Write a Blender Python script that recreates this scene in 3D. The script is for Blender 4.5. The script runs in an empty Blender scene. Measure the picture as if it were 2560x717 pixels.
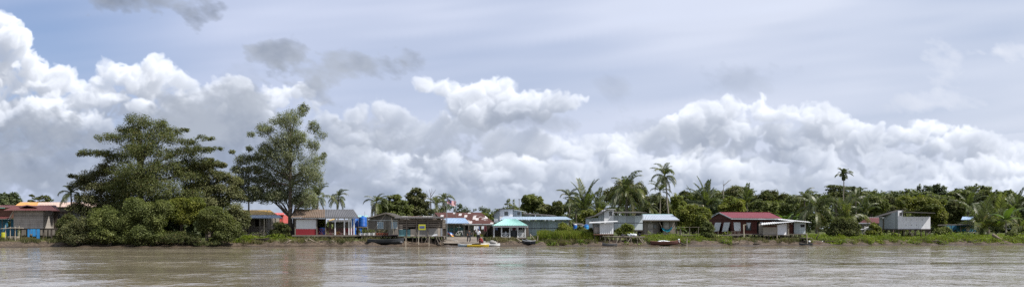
import bpy, math, random
import numpy as np
from mathutils import Vector, Matrix

# ---------------------------------------------------------------- camera frame
F_PX = 2217.0            # focal length of the photograph in its own pixels
CAM_H = 2.2              # eye height above the river
HORIZON = 571.0
SHORE = 110.0            # metres from the camera to the water's edge

SUN_DIR = (0.58, -0.255, 0.775)
SUN_ELEV = math.asin(SUN_DIR[2] / math.sqrt(sum(c * c for c in SUN_DIR)))
SUN_AZ = math.atan2(SUN_DIR[0], SUN_DIR[1])      # clockwise from +Y


class NT:
    """small expression helper for shader node trees"""
    def __init__(self, tree):
        self.t = tree

    def node(self, kind, **kw):
        n = self.t.nodes.new(kind)
        for k, v in kw.items():
            setattr(n, k, v)
        return n

    def put(self, sock, v):
        if isinstance(v, bpy.types.NodeSocket):
            self.t.links.new(v, sock)
        elif v is not None:
            if hasattr(sock.default_value, '__len__') and not hasattr(v, '__len__'):
                v = [v] * len(sock.default_value)
            if hasattr(sock.default_value, '__len__') and len(sock.default_value) == 4 and len(v) == 3:
                v = (*v, 1.0)
            sock.default_value = v

    def m(self, op, a, b=None, c=None, clamp=False):
        n = self.node('ShaderNodeMath', operation=op, use_clamp=clamp)
        for i, v in enumerate((a, b, c)):
            if v is not None:
                self.put(n.inputs[i], v)
        return n.outputs[0]

    def add(self, a, b): return self.m('ADD', a, b)
    def sub(self, a, b): return self.m('SUBTRACT', a, b)
    def mul(self, a, b): return self.m('MULTIPLY', a, b)
    def mx(self, a, b): return self.m('MAXIMUM', a, b)
    def mn(self, a, b): return self.m('MINIMUM', a, b)

    def smooth(self, v, lo, hi, t0=0.0, t1=1.0):
        n = self.node('ShaderNodeMapRange', interpolation_type='SMOOTHSTEP')
        self.put(n.inputs[0], v)
        self.put(n.inputs[1], lo); self.put(n.inputs[2], hi)
        self.put(n.inputs[3], t0); self.put(n.inputs[4], t1)
        return n.outputs[0]

    def lin(self, v, lo, hi, t0=0.0, t1=1.0):
        n = self.node('ShaderNodeMapRange', clamp=True)
        self.put(n.inputs[0], v)
        self.put(n.inputs[1], lo); self.put(n.inputs[2], hi)
        self.put(n.inputs[3], t0); self.put(n.inputs[4], t1)
        return n.outputs[0]

    def mix(self, f, a, b, blend='MIX'):
        n = self.node('ShaderNodeMix', data_type='RGBA', blend_type=blend)
        self.put(n.inputs[0], f)
        self.put(n.inputs[6], a)
        self.put(n.inputs[7], b)
        return n.outputs[2]

    def vec(self, x=0.0, y=0.0, z=0.0):
        n = self.node('ShaderNodeCombineXYZ')
        for i, v in enumerate((x, y, z)):
            self.put(n.inputs[i], v)
        return n.outputs[0]

    def sep(self, v):
        n = self.node('ShaderNodeSeparateXYZ')
        self.put(n.inputs[0], v)
        return n.outputs

    def vm(self, op, a, b=None):
        n = self.node('ShaderNodeVectorMath', operation=op)
        self.put(n.inputs[0], a)
        if b is not None:
            if op == 'SCALE':
                self.put(n.inputs[3], b)
            else:
                self.put(n.inputs[1], b)
        return n.outputs['Value'] if op in ('LENGTH', 'DOT_PRODUCT') else n.outputs[0]

    def noise(self, v, scale=1.0, detail=4.0, rough=0.5, lac=2.0, dist=0.0, color=False, dim='3D'):
        n = self.node('ShaderNodeTexNoise', noise_dimensions=dim)
        if v is not None:
            self.put(n.inputs['Vector'], v)
        self.put(n.inputs['Scale'], scale); self.put(n.inputs['Detail'], detail)
        self.put(n.inputs['Roughness'], rough); self.put(n.inputs['Lacunarity'], lac)
        self.put(n.inputs['Distortion'], dist)
        return n.outputs['Color'] if color else n.outputs[0]

    def voro(self, v, scale=1.0, detail=0.0, rough=0.5, lac=2.0, rnd=1.0, feature='F1', dim='3D', smooth=0.5):
        n = self.node('ShaderNodeTexVoronoi', voronoi_dimensions=dim, feature=feature)
        self.put(n.inputs['Vector'], v)
        self.put(n.inputs['Scale'], scale)
        if 'Detail' in n.inputs: self.put(n.inputs['Detail'], detail)
        if 'Roughness' in n.inputs: self.put(n.inputs['Roughness'], rough)
        if 'Lacunarity' in n.inputs: self.put(n.inputs['Lacunarity'], lac)
        if feature == 'SMOOTH_F1': self.put(n.inputs['Smoothness'], smooth)
        self.put(n.inputs['Randomness'], rnd)
        return n.outputs['Distance']

    def curve(self, v, pts, x0, x1):
        """piecewise curve through pts (x, y) as a Float Curve node"""
        ys = [p[1] for p in pts]
        lo, hi = min(ys), max(ys)
        n = self.node('ShaderNodeFloatCurve')
        self.put(n.inputs['Value'], self.lin(v, x0, x1))
        c = n.mapping.curves[0]
        pp = [((x - x0) / (x1 - x0), (y - lo) / (hi - lo)) for x, y in pts]
        while len(c.points) < len(pp):
            c.points.new(0.5, 0.5)
        for q, (x, y) in zip(c.points, pp):
            q.location = (x, y)
            q.handle_type = 'AUTO_CLAMPED'
        n.mapping.update()
        return self.add(self.mul(n.outputs[0], hi - lo), lo)


def build_world(scene):
    world = bpy.data.worlds.new('World')
    scene.world = world
    world.use_nodes = True
    t = world.node_tree
    t.nodes.clear()
    g = NT(t)
    STR = 0.1
    sky = g.node('ShaderNodeTexSky', sky_type='NISHITA', sun_disc=False)
    sky.sun_elevation = SUN_ELEV
    sky.sun_rotation = SUN_AZ
    sky.air_density = 1.0; sky.dust_density = 1.0; sky.ozone_density = 3.0
    pix, (x0, x1, yt, yb) = grow_sky()
    h, w = pix.shape[:2]
    im = bpy.data.images.new('cloud_field', w, h, alpha=True, float_buffer=True)
    im.colorspace_settings.name = 'Non-Color'
    im.alpha_mode = 'CHANNEL_PACKED'
    im.pixels.foreach_set(pix.reshape(-1))
    im.update()
    d = g.node('ShaderNodeTexCoord').outputs['Generated']
    dx, dy, dz = g.sep(d)
    fy = g.mx(dy, 0.02)
    px = g.add(g.mul(g.m('DIVIDE', dx, fy), F_PX), 1280.0)
    py = g.sub(HORIZON, g.mul(g.m('DIVIDE', dz, fy), F_PX))
    tex = g.node('ShaderNodeTexImage', image=im, interpolation='Cubic', extension='EXTEND')
    g.put(tex.inputs[0], g.vec(g.lin(px, x0, x1), g.lin(py, yb, yt), 0.0))
    clear = g.mix(0.55, sky.outputs[0], (1.6, 2.5, 4.9))
    cl = g.vm('SCALE', tex.outputs[0], 0.93 / STR)
    front = g.mix(1.0, g.vm('ADD', cl, g.vm('SCALE', clear, g.sub(1.0, tex.outputs[1]))), (1, 1, 1), 'MULTIPLY')
    # the rest of the sky: broken cloud over the same air
    dn = g.noise(g.vm('SCALE', d, 2.6), 1.0, 5, 0.6)
    dome = g.mix(g.smooth(dn, 0.38, 0.62, 0.15, 0.95), sky.outputs[0], (6.0, 6.2, 6.8))
    f = g.mx(g.smooth(py, yt + 55, yt, 0, 1), g.mx(g.smooth(px, x0 + 45, x0, 0, 1), g.smooth(px, x1 - 45, x1, 0, 1)))
    f = g.mx(f, g.smooth(dy, 0.3, 0.1, 0, 1))
    base = g.mix(f, front, dome)
    base = g.mix(g.smooth(dz, 0.0, -0.02), base, (1.6, 1.5, 1.3))
    bg = g.node('ShaderNodeBackground')
    g.put(bg.inputs[0], base)
    bg.inputs[1].default_value = STR
    out = g.node('ShaderNodeOutputWorld')
    t.links.new(bg.outputs[0], out.inputs[0])
    world.cycles.sampling_method = 'MANUAL'
    world.cycles.sample_map_resolution = 512
    return world


def build_camera(scene):
    cam = bpy.data.cameras.new('camera')
    ob = bpy.data.objects.new('camera', cam)
    scene.collection.objects.link(ob)
    cam.sensor_fit = 'HORIZONTAL'
    cam.sensor_width = 36.0
    cam.lens = 36.0 * F_PX / 2560.0
    cam.shift_y = (HORIZON - 358.5) / 2560.0
    cam.clip_end = 20000.0
    cam.clip_start = 0.5
    ob.location = (0, 0, CAM_H)
    ob.rotation_euler = (math.radians(90), 0, 0)
    scene.camera = ob


def build_sun(scene):
    l = bpy.data.lights.new('sun', 'SUN')
    l.energy = 4.8
    l.angle = math.radians(0.5)
    l.color = (1.0, 0.955, 0.88)
    o = bpy.data.objects.new('sun', l)
    scene.collection.objects.link(o)
    o.rotation_euler = Vector(SUN_DIR).to_track_quat('Z', 'Y').to_euler()
    o.location = (60, -20, 80)


def build_render(scene):
    scene.render.engine = 'CYCLES'
    scene.view_settings.view_transform = 'Standard'
    scene.view_settings.look = 'None'
    scene.view_settings.exposure = 0.34
    scene.view_settings.gamma = 1.0
    scene.view_settings.use_curve_mapping = False
    scene.cycles.use_denoising = False
    scene.cycles.max_bounces = 6
    scene.cycles.diffuse_bounces = 3
    scene.cycles.glossy_bounces = 3
    scene.cycles.transmission_bounces = 4
    scene.cycles.transparent_max_bounces = 8
    scene.cycles.sample_clamp_indirect = 4.0
    scene.render.filter_size = 1.15
# ---------------------------------------------------------------- cloud field
# The clouds are grown as puffs in a voxel block, lit by marching the sun through it, and seen from the
# river as a sky at infinity (direction -> colour), like an HDRI.
def _upsample(a, n, axis, off=0.0):
    """cubic B-spline upsampling of lattice a to n samples along axis"""
    c = a.shape[axis] - 3
    t = (np.arange(n) + 0.5) / n * c + off
    i = np.clip(np.floor(t).astype(int), 0, c - 1)
    f = (t - i).astype(np.float32)
    w = ((1 - f) ** 3 / 6, (3 * f ** 3 - 6 * f ** 2 + 4) / 6, (-3 * f ** 3 + 3 * f ** 2 + 3 * f + 1) / 6, f ** 3 / 6)
    sh = [1] * a.ndim
    sh[axis] = n
    out = None
    for k in range(4):
        s = np.take(a, i + k, axis=axis) * w[k].reshape(sh).astype(np.float32)
        out = s if out is None else out + s
    return out


def _noise(rng, shape, cells):
    a = rng.standard_normal([max(1, int(round(c))) + 3 for c in cells]).astype(np.float32)
    order = sorted(range(len(shape)), key=lambda k: shape[k] / cells[k])
    for ax in order:
        a = _upsample(a, shape[ax], ax)
    return a / 0.45


def grow_sky(VOX=2.0, DV=4.0):
    rng = np.random.default_rng(11)
    X0, X1, YT, YB = -60.0, 2680.0, -70.0, 592.0        # photo pixels covered
    nx, nz, nd = int((X1 - X0) / VOX), int((YB - YT) / VOX), 64
    F = np.full((nz, nd, nx), -30.0, np.float32)         # row 0 = horizon side

    def stamp(px, py, dp, r, squash=1.0):
        cx, cz, cd = (px - X0) / VOX, (YB - py) / VOX, dp / DV
        rx, rz, rd = r / VOX, r / VOX * squash, r / DV
        x0, x1 = int(max(0, cx - rx * 1.25)), int(min(nx, cx + rx * 1.25 + 2))
        z0, z1 = int(max(0, cz - rz * 1.25)), int(min(nz, cz + rz * 1.25 + 2))
        d0, d1 = int(max(0, cd - rd * 1.25)), int(min(nd, cd + rd * 1.25 + 2))
        if x0 >= x1 or z0 >= z1 or d0 >= d1:
            return
        gx = ((np.arange(x0, x1, dtype=np.float32) - cx) / rx) ** 2
        gz = ((np.arange(z0, z1, dtype=np.float32) - cz) / rz) ** 2
        gd = ((np.arange(d0, d1, dtype=np.float32) - cd) / rd) ** 2
        q = (1 - np.sqrt(gz[:, None, None] + gd[None, :, None] + gx[None, None, :])) * r
        v = F[z0:z1, d0:d1, x0:x1]
        np.maximum(v, q, out=v)

    def puff(px, py, dp, r, levels, squash=None, n=9):
        if squash is None:
            squash = rng.uniform(0.6, 0.95)
        stamp(px, py, dp, r, squash)
        if levels <= 0 or r < 5:
            return
        for _ in range(n):
            th = rng.uniform(0, 2 * math.pi)
            up = rng.uniform(-0.55, 1.0)
            c = math.sqrt(max(0, 1 - up * up))
            k = rng.uniform(0.75, 1.0)
            puff(px + math.cos(th) * c * r * k, py - up * r * k * squash, dp + math.sin(th) * c * r * k * 0.8,
                 r * rng.uniform(0.26, 0.52), levels - 1, min(1.0, squash * 1.1), n - 3)

    def bank(tops, depth, spread, rmin, rmax, step, seed_levels=2, bottom=600, fill=0.8):
        xs = [p[0] for p in tops]; ys = [p[1] for p in tops]
        body = (YB - (np.arange(nz) + 0.5) * VOX)[:, None] - (np.interp(X0 + (np.arange(nx) + 0.5) * VOX, xs, ys) + 30)[None]
        d0, d1 = int((depth - spread * 0.5) / DV), int((depth + spread * 0.5) / DV)
        F[:, d0:d1] = np.maximum(F[:, d0:d1], np.clip(body * 0.4, -30, 3.5)[:, None, :].astype(np.float32))
        x = xs[0]
        while x < xs[-1]:
            top = np.interp(x, xs, ys)
            r = rng.uniform(rmin, rmax)
            r *= rng.choice((0.6, 1.0, 1.0, 1.35))
            puff(x, top + r * 0.95, depth + rng.uniform(-spread, spread), r, seed_levels)
            y = top + r * 2.0
            while y < bottom:
                rr = rng.uniform(rmin, rmax) * rng.choice((0.55, 0.9, 1.3))
                if rng.random() < fill * (0.55 + 0.45 * math.sin(x / 83.0 + y / 47.0 + depth)):
                    puff(x + rng.uniform(-35, 35), y + rr * 0.4, depth + rng.uniform(-spread, spread), rr, seed_levels - 1 + (rng.random() < 0.4), rng.uniform(0.45, 0.8))
                y += rr * 1.15
            x += step * r

    back = [(-120, 20), (-60, 15), (0, 36), (38, 70), (75, 138), (130, 168), (190, 214), (222, 218), (245, 195), (275, 152),
            (325, 166), (380, 138), (440, 162), (488, 214), (520, 290), (600, 268), (650, 215), (720, 208), (788, 216), (812, 300),
            (850, 312), (872, 276), (940, 248), (992, 270), (1030, 304), (1100, 296), (1200, 304), (1300, 326), (1430, 338),
            (1500, 345), (1560, 340), (1620, 316), (1660, 290), (1720, 280), (1780, 254), (1870, 244), (1990, 258), (2075, 266),
            (2110, 296), (2200, 330), (2290, 300), (2430, 306), (2455, 330), (2500, 352), (2560, 362), (2700, 384)]
    bank(back, 185, 24, 13, 36, 0.75, 2, 600, 0.75)
    mid = [(-120, 250), (0, 262), (100, 246), (170, 262), (260, 310), (330, 330), (430, 310), (480, 262), (540, 205), (590, 180),
           (640, 235), (700, 285), (800, 350), (900, 385), (1000, 380), (1100, 372), (1200, 385), (1300, 380), (1500, 400),
           (1650, 388), (1750, 400), (1850, 385), (1950, 400), (2030, 372), (2150, 362), (2250, 376), (2370, 392), (2500, 392), (2700, 410)]
    bank(mid, 110, 28, 13, 38, 0.9, 2, 600, 0.65)
    low = [(-120, 380), (0, 390), (200, 370), (330, 400), (480, 360), (600, 380), (740, 440), (900, 470), (1000, 450), (1160, 480),
           (1300, 455), (1420, 480), (1600, 440), (1800, 465), (1960, 455), (2100, 430), (2280, 450), (2440, 440), (2700, 450)]
    bank(low, 60, 28, 10, 30, 1.3, 2, 600, 0.5)
    for (px, py, r, s) in ((1070, 214, 26, .8), (1115, 222, 26, .8), (1050, 212, 14, .8), (1165, 246, 40, .9), (1215, 240, 36, .9), (1262, 254, 40, .8), (1310, 262, 42, .75),
                           (1360, 268, 42, .75), (1405, 278, 38, .7), (1430, 268, 26, .7), (1190, 280, 46, .7), (1280, 285, 50, .7), (1350, 292, 44, .6), (1150, 268, 34, .7), (1240, 262, 54, .8), (1310, 270, 54, .7), (1235, 300, 44, .6)):
        puff(px, py, 130 + rng.uniform(-12, 12), r, 2, s)
    # ragged noise eats into the puffs
    nzs = (nz, nd, nx)
    fb = np.zeros(nzs, np.float32)
    amp, size = 1.0, 52.0
    for o in range(5):
        n = _noise(rng, nzs, (nz * VOX / size, max(2, nd * DV / size), nx * VOX / size))
        fb += amp * (np.abs(n) * -1.0 + 0.62 if 0 < o < 3 else n * 0.8)
        amp *= 0.70
        size *= 0.5
    fb *= 9.0
    F += fb
    # turbulence: drag the field about
    wx = sum(a * _noise(rng, nzs, (nz * VOX / s_, max(2, nd * DV / s_), nx * VOX / s_)) for a, s_ in ((4.5, 42.0), (2.4, 16.0), (1.2, 8.0)))
    wz = sum(a * _noise(rng, nzs, (nz * VOX / s_, max(2, nd * DV / s_), nx * VOX / s_)) for a, s_ in ((3.4, 42.0), (2.2, 16.0), (1.2, 8.0)))
    jx = np.clip(np.arange(nx, dtype=np.int32)[None, None] + np.rint(wx).astype(np.int32), 0, nx - 1)
    jz = np.clip(np.arange(nz, dtype=np.int32)[:, None, None] + np.rint(wz).astype(np.int32), 0, nz - 1)
    F = np.take(F.reshape(-1), (jz * nd + np.arange(nd, dtype=np.int32)[None, :, None]) * nx + jx)
    del wx, wz, jx, jz
    soft = np.interp(np.arange(nz), [0, nz], [13.0, 4.5]).astype(np.float32)[:, None, None]
    D = np.clip(F / soft, 0, 1)
    D = D * D * (3 - 2 * D) * 0.07
    # ragged thin scud, close and dark, soft edged
    S = np.zeros_like(D)
    scud = ((385, 6, 150, 46, .9), (672, 126, 60, 24, .8), (900, 166, 92, 32, .75), (1036, 138, 46, 36, .5),
            (30, 345, 280, 56, .8), (590, 345, 190, 85, .75), (600, 205, 40, 40, .16), (330, 345, 170, 50, .5), (1850, 190, 100, 44, .16), (1540, 212, 44, 28, .16),
            (1290, 300, 130, 26, .45), (2400, 148, 85, 55, .34), (2520, 158, 80, 52, .38), (2330, 262, 130, 28, .35), (1720, 330, 120, 40, .3), (160, 440, 330, 60, .6), (900, 480, 300, 40, .6),
            (1500, 500, 700, 40, .5), (2200, 480, 500, 30, .35), (760, 400, 260, 70, .35))
    gx = X0 + (np.arange(nx) + 0.5) * VOX
    gy = YB - (np.arange(nz) + 0.5) * VOX
    n2 = _noise(rng, (nz, nx), (nz * VOX / 60, nx * VOX / 85)) * 0.5
    a_, s_ = 0.36, 34.0
    for o in range(5):
        n2 += a_ * _noise(rng, (nz, nx), (nz * VOX / s_, nx * VOX / s_ / 1.35))
        a_ *= 0.6; s_ *= 0.5
    # drawn out along the wind, down to the right
    dd = np.arange(nz)[:, None] * 0.55
    n3 = np.take_along_axis(n2, np.clip((np.arange(nx)[None] + dd - 70).astype(int), 0, nx - 1), 1)
    for k, (cx, cy, rx, ry, st) in enumerate(scud):
        e = 1 - np.sqrt(((gx[None] - cx) / rx) ** 2 + ((gy[:, None] - cy) / ry) ** 2)
        f = np.clip(e * 1.0 + n3 * 0.62 - 0.02, 0, 1)
        d_ = 4 + (k * 7) % 6
        S[:, d_, :] = np.maximum(S[:, d_, :], (f * st * 2.5).astype(np.float32))
    # ---- sunlight: march down from the top along the sun's slant
    sx = SUN_DIR[0] / SUN_DIR[2]                     # voxels per row, to the right
    sd = -SUN_DIR[1] / SUN_DIR[2] * VOX / DV         # towards the eye
    tau = np.zeros_like(D)
    ix = np.arange(nx) + sx
    i0 = np.clip(np.floor(ix).astype(int), 0, nx - 1); i1 = np.clip(i0 + 1, 0, nx - 1)
    fx = (ix - np.floor(ix)).astype(np.float32)
    step = VOX * math.sqrt(1 + sx * sx + (SUN_DIR[1] / SUN_DIR[2]) ** 2)
    upt = np.zeros_like(D)
    for z in range(nz - 2, -1, -1):
        a = tau[z + 1] + D[z + 1] * step
        b = a[:, i0] * (1 - fx) + a[:, i1] * fx
        b[1:] = b[1:] * (1 - sd) + b[:-1] * sd
        tau[z] = b
        upt[z] = upt[z + 1] * 0.985 + D[z + 1] * VOX
    shade = 0.96 + 0.11 * _noise(rng, (nz, nx), (4, 16)) + 0.10 * _noise(rng, (nz, nx), (10, 34)) + 0.07 * _noise(rng, (nz, nx), (24, 80))      # shadows of cloud higher up
    for (cx, cy, rx, ry, k) in ((60, 375, 330, 72, .85), (620, 350, 250, 120, .85), (330, 400, 300, 80, .55), (100, 480, 300, 60, .45),
                                (1290, 312, 170, 34, .6), (1330, 268, 110, 36, .35), (1850, 350, 180, 40, .35), (1250, 420, 330, 40, .3), (1050, 490, 330, 45, .75), (700, 480, 160, 60, .6),
                                (1780, 470, 160, 30, .5), (2150, 480, 220, 30, .4), (1460, 495, 300, 28, .5), (2300, 370, 130, 30, .35), (950, 350, 120, 40, .2)):
        q = ((gx[None] - cx) / rx) ** 2 + ((gy[:, None] - cy) / ry) ** 2
        shade = shade * (1 - 0.85 * k * np.exp(-q * 0.9 - 0.35 * n2))
    shade = np.clip(shade, 0.08, 1.1)[:, None, :]
    sun = 0.54 * np.exp(-tau * 0.7) + 0.32 * np.exp(-tau * 0.16) + 0.20 * np.exp(-tau * 0.03)
    del tau
    amb = 0.5 + 0.5 * np.exp(-upt * 0.12)
    del upt
    Isun = sun * shade
    # ---- see it from the river: front to back
    T = np.ones((nz, nx), np.float32)
    A_sun = np.zeros((nz, nx), np.float32); A_amb = np.zeros_like(A_sun); A_sc = np.zeros_like(A_sun); A_dep = np.zeros_like(A_sun)
    for d in range(nd):
        if S[:, d].any():
            a = 1 - np.exp(-S[:, d])
            A_sc += T * a
            T *= 1 - a
        a = 1 - np.exp(-D[:, d] * DV)
        w = T * a
        A_sun += w * Isun[:, d]; A_amb += w * amb[:, d]; A_dep += w * (d / nd)
        T *= 1 - a
    del D, S, Isun, amb, F, fb
    lin = lambda r, g, b: np.array([((c / 255 + 0.055) / 1.055) ** 2.4 for c in (r, g, b)], np.float32)
    c_sun = np.array([0.745, 0.73, 0.70], np.float32)
    c_amb = lin(130, 143, 166)
    gxn = np.clip((gx - 0) / 2560, 0, 1).astype(np.float32)
    scn = np.clip(0.5 + 0.35 * n2, 0, 1)[..., None]
    c_sc = (lin(122, 132, 150) * (1 - scn) + lin(165, 172, 184) * scn) * (0.92 + 0.25 * gxn[None, :, None])
    c_sc = c_sc + (lin(222, 226, 236) - c_sc) * np.clip((gx - 1950) / 350, 0, 1)[None, :, None].astype(np.float32)
    rgb = A_sun[..., None] * c_sun + A_amb[..., None] * c_amb + A_sc[..., None] * c_sc
    # ---- high thin veil behind, streaky, whiter to the right
    ky, kx = np.meshgrid(np.arange(nz), np.arange(nx), indexing='ij')
    v = _noise(rng, (nz, nx), (3, 4)) * 0.6 + _noise(rng, (nz, nx), (9, 7)) * 0.4 + _noise(rng, (nz, nx), (26, 14)) * 0.2 + _noise(rng, (nz, nx), (60, 30)) * 0.1
    shy = (np.arange(nx) * 0.10).astype(int)                   # the streaks lean
    v = np.stack([np.roll(v[:, i], shy[i]) for i in range(nx)], 1)
    elv = np.linspace(0, 1, nz, dtype=np.float32)[:, None]
    va = 0.70 + 0.28 * np.clip(gxn[None] * 1.5, 0, 1) + 0.17 * v + 0.35 * np.clip(0.5 - elv, 0, 1)
    va -= 0.34 * np.exp(-((gx[None] - 140) / 210) ** 2 - ((gy[:, None] - 110) / 110) ** 2)
    pat = _noise(rng, (nz, nx), (2.2, 7))
    va -= 0.24 * np.clip(pat, 0, 1.2) * np.clip(elv * 1.6 - 0.5, 0, 1)
    va = np.clip(va, 0.03, 0.97)
    cv = lin(187, 196, 221) * (1 - gxn[None, :, None]) + lin(207, 213, 227) * gxn[None, :, None]
    cv = cv * (1 + 0.05 * v[..., None])
    alpha = 1 - T * (1 - va)
    rgb = rgb + (T * va)[..., None] * cv                       # premultiplied over the clear sky
    # aerial: everything near the horizon sinks into pale blue air
    hz = (np.exp(-(HORIZON - gy) / 200.0) * 0.5)[:, None, None].astype(np.float32)
    hz = np.clip(hz, 0, 0.5)
    rgb = rgb * (1 - hz) + hz * lin(178, 190, 211)
    alpha = alpha * (1 - hz[..., 0]) + hz[..., 0]
    out = np.concatenate([rgb, alpha[..., None]], 2).astype(np.float32)
    return out, (X0, X1, YT, YB)
# ---------------------------------------------------------------- geometry helpers
SC = bpy.context.scene
COL = SC.collection


def X(px, Y): return (px - 1280.0) * Y / F_PX
def Z(py, Y): return CAM_H - (py - HORIZON) * Y / F_PX


def shore(x):
    """distance of the water's edge from the camera's row; the bank runs away to the right"""
    return 111.0 + 14.0 * math.tanh(x * 0.105 / 14.0)


def depth(px, off):
    """depth of the point 'off' metres behind the water's edge along a column of the photograph"""
    u = (px - 1280.0) / F_PX
    Y = 111.0 + off
    for _ in range(6):
        Y = shore(u * Y) + off
    return Y


def ground_z(x, y):
    t = y - shore(x)
    if t < 0: return max(-1.6, t * 0.14)
    if t < 3.2:
        k = t / 3.2
        return 0.60 * (0.55 * k + 0.45 * k * k)
    if t < 8: return 0.60 + 0.42 * (t - 3.2) / 4.8
    return min(1.02 + (t - 8) * 0.008, 2.0)


class MB:
    """collects shapes into one mesh"""
    def __init__(self):
        self.v = []; self.f = []

    def face(self, *pts):
        n = len(self.v)
        self.v.extend(tuple(p) for p in pts)
        self.f.append(tuple(range(n, n + len(pts))))
        return self

    def hexa(self, a, b):
        """two quads (same winding, seen from outside a) joined to a closed block"""
        n = len(self.v)
        self.v.extend(tuple(p) for p in a); self.v.extend(tuple(p) for p in b)
        self.f.append((n, n + 1, n + 2, n + 3)); self.f.append((n + 7, n + 6, n + 5, n + 4))
        for i in range(4):
            j = (i + 1) % 4
            self.f.append((n + j, n + i, n + 4 + i, n + 4 + j))
        return self

    def box(self, x0, x1, y0, y1, z0, z1):
        return self.hexa([(x0, y0, z0), (x1, y0, z0), (x1, y0, z1), (x0, y0, z1)], [(x0, y1, z0), (x1, y1, z0), (x1, y1, z1), (x0, y1, z1)])

    def slab(self, p0, p1, p2, p3, t=0.04):
        """quad with thickness t below its normal"""
        p0, p1, p2, p3 = map(Vector, (p0, p1, p2, p3))
        n = (p1 - p0).cross(p3 - p0).normalized() * t
        return self.hexa([p0, p1, p2, p3], [p0 - n, p1 - n, p2 - n, p3 - n])

    def bar(self, p, q, w=0.08, h=None):
        p, q = Vector(p), Vector(q)
        d = (q - p).normalized()
        up = Vector((0, 0, 1)) if abs(d.z) < 0.95 else Vector((0, 1, 0))
        s = d.cross(up).normalized() * (w / 2)
        u = s.cross(d).normalized() * ((h or w) / 2)
        return self.hexa([p - s - u, p + s - u, p + s + u, p - s + u], [q - s - u, q + s - u, q + s + u, q - s + u])

    def tube(self, pts, rs, n=7, caps=True):
        pts = [Vector(p) for p in pts]
        if not hasattr(rs, '__len__'): rs = [rs] * len(pts)
        base = len(self.v)
        for i, p in enumerate(pts):
            d = (pts[min(i + 1, len(pts) - 1)] - pts[max(i - 1, 0)]).normalized()
            up = Vector((0, 0, 1)) if abs(d.z) < 0.9 else Vector((1, 0, 0))
            s = d.cross(up).normalized(); u = s.cross(d)
            for k in range(n):
                a = 2 * math.pi * k / n
                self.v.append(tuple(p + (s * math.cos(a) + u * math.sin(a)) * rs[i]))
        for i in range(len(pts) - 1):
            for k in range(n):
                a, b = base + i * n + k, base + i * n + (k + 1) % n
                self.f.append((a, b, b + n, a + n))
        if caps:
            self.f.append(tuple(base + k for k in reversed(range(n))))
            self.f.append(tuple(base + (len(pts) - 1) * n + k for k in range(n)))
        return self

    def lathe(self, c, prof, n=16):
        """prof: (radius, z) from bottom to top"""
        c = Vector(c)
        return self.tube([c + Vector((0, 0, z)) for r, z in prof], [max(r, 0.002) for r, z in prof], n) if False else self._lathe(c, prof, n)

    def _lathe(self, c, prof, n):
        base = len(self.v)
        for r, z in prof:
            for k in range(n):
                a = 2 * math.pi * k / n
                self.v.append((c.x + r * math.cos(a), c.y + r * math.sin(a), c.z + z))
        for i in range(len(prof) - 1):
            for k in range(n):
                a, b = base + i * n + k, base + i * n + (k + 1) % n
                self.f.append((a, b, b + n, a + n))
        self.f.append(tuple(base + k for k in reversed(range(n))))
        self.f.append(tuple(base + (len(prof) - 1) * n + k for k in range(n)))
        return self

    def ell(self, c, r, n=10, m=7):
        if not hasattr(r, '__len__'): r = (r, r, r)
        base = len(self.v)
        for i in range(1, m):
            t = math.pi * i / m
            for k in range(n):
                a = 2 * math.pi * k / n
                self.v.append((c[0] + r[0] * math.sin(t) * math.cos(a), c[1] + r[1] * math.sin(t) * math.sin(a), c[2] - r[2] * math.cos(t)))
        for i in range(m - 2):
            for k in range(n):
                a, b = base + i * n + k, base + i * n + (k + 1) % n
                self.f.append((a, b, b + n, a + n))
        self.v.append((c[0], c[1], c[2] - r[2])); self.v.append((c[0], c[1], c[2] + r[2]))
        s, t = len(self.v) - 2, len(self.v) - 1
        for k in range(n):
            self.f.append((s, base + (k + 1) % n, base + k))
            self.f.append((t, base + (m - 2) * n + k, base + (m - 2) * n + (k + 1) % n))
        return self

    def corr(self, e0, e1, r1, r0, pitch=0.22, amp=0.035, t=0.012, sag=0.0, seed=0):
        """ribbed metal sheet: e0-e1 the eave, r0-r1 the ridge above it; the ribs run up the slope"""
        e0, e1, r1, r0 = map(Vector, (e0, e1, r1, r0))
        nrm = (e1 - e0).cross(r0 - e0).normalized()
        if nrm.z < 0: nrm = -nrm
        n = max(4, int((e1 - e0).length / pitch) * 4)
        rg = random.Random(seed + n)
        base = len(self.v)
        for i in range(n + 1):
            k = i / n
            h = (0, 1, 1, 0)[i % 4] * amp
            a = e0.lerp(e1, k); b = r0.lerp(r1, k)
            j = Vector((0, 0, 0)) if not sag else (e0 - r0).normalized() * (rg.choice((0, 0, .03, .08)) if i % 16 < 1 else 0)
            mid = a.lerp(b, 0.5) - Vector((0, 0, sag * math.sin(k * 9 + seed)))
            for q in (a + j, mid, b):
                self.v.append(tuple(q + nrm * (h + t))); self.v.append(tuple(q + nrm * h))
        for i in range(n):
            o, p = base + i * 6, base + (i + 1) * 6
            for s in (0, 2):
                self.f.append((o + s, p + s, p + s + 2, o + s + 2))
                self.f.append((o + s + 1, o + s + 3, p + s + 3, p + s + 1))
            self.f.append((o, o + 1, p + 1, p)); self.f.append((o + 4, p + 4, p + 5, o + 5))
        o = base
        for o, fl in ((base, False), (base + n * 6, True)):
            for s in (0, 2):
                q = (o + s, o + s + 2, o + s + 3, o + s + 1)
                self.f.append(q[::-1] if fl else q)
        return self

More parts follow.
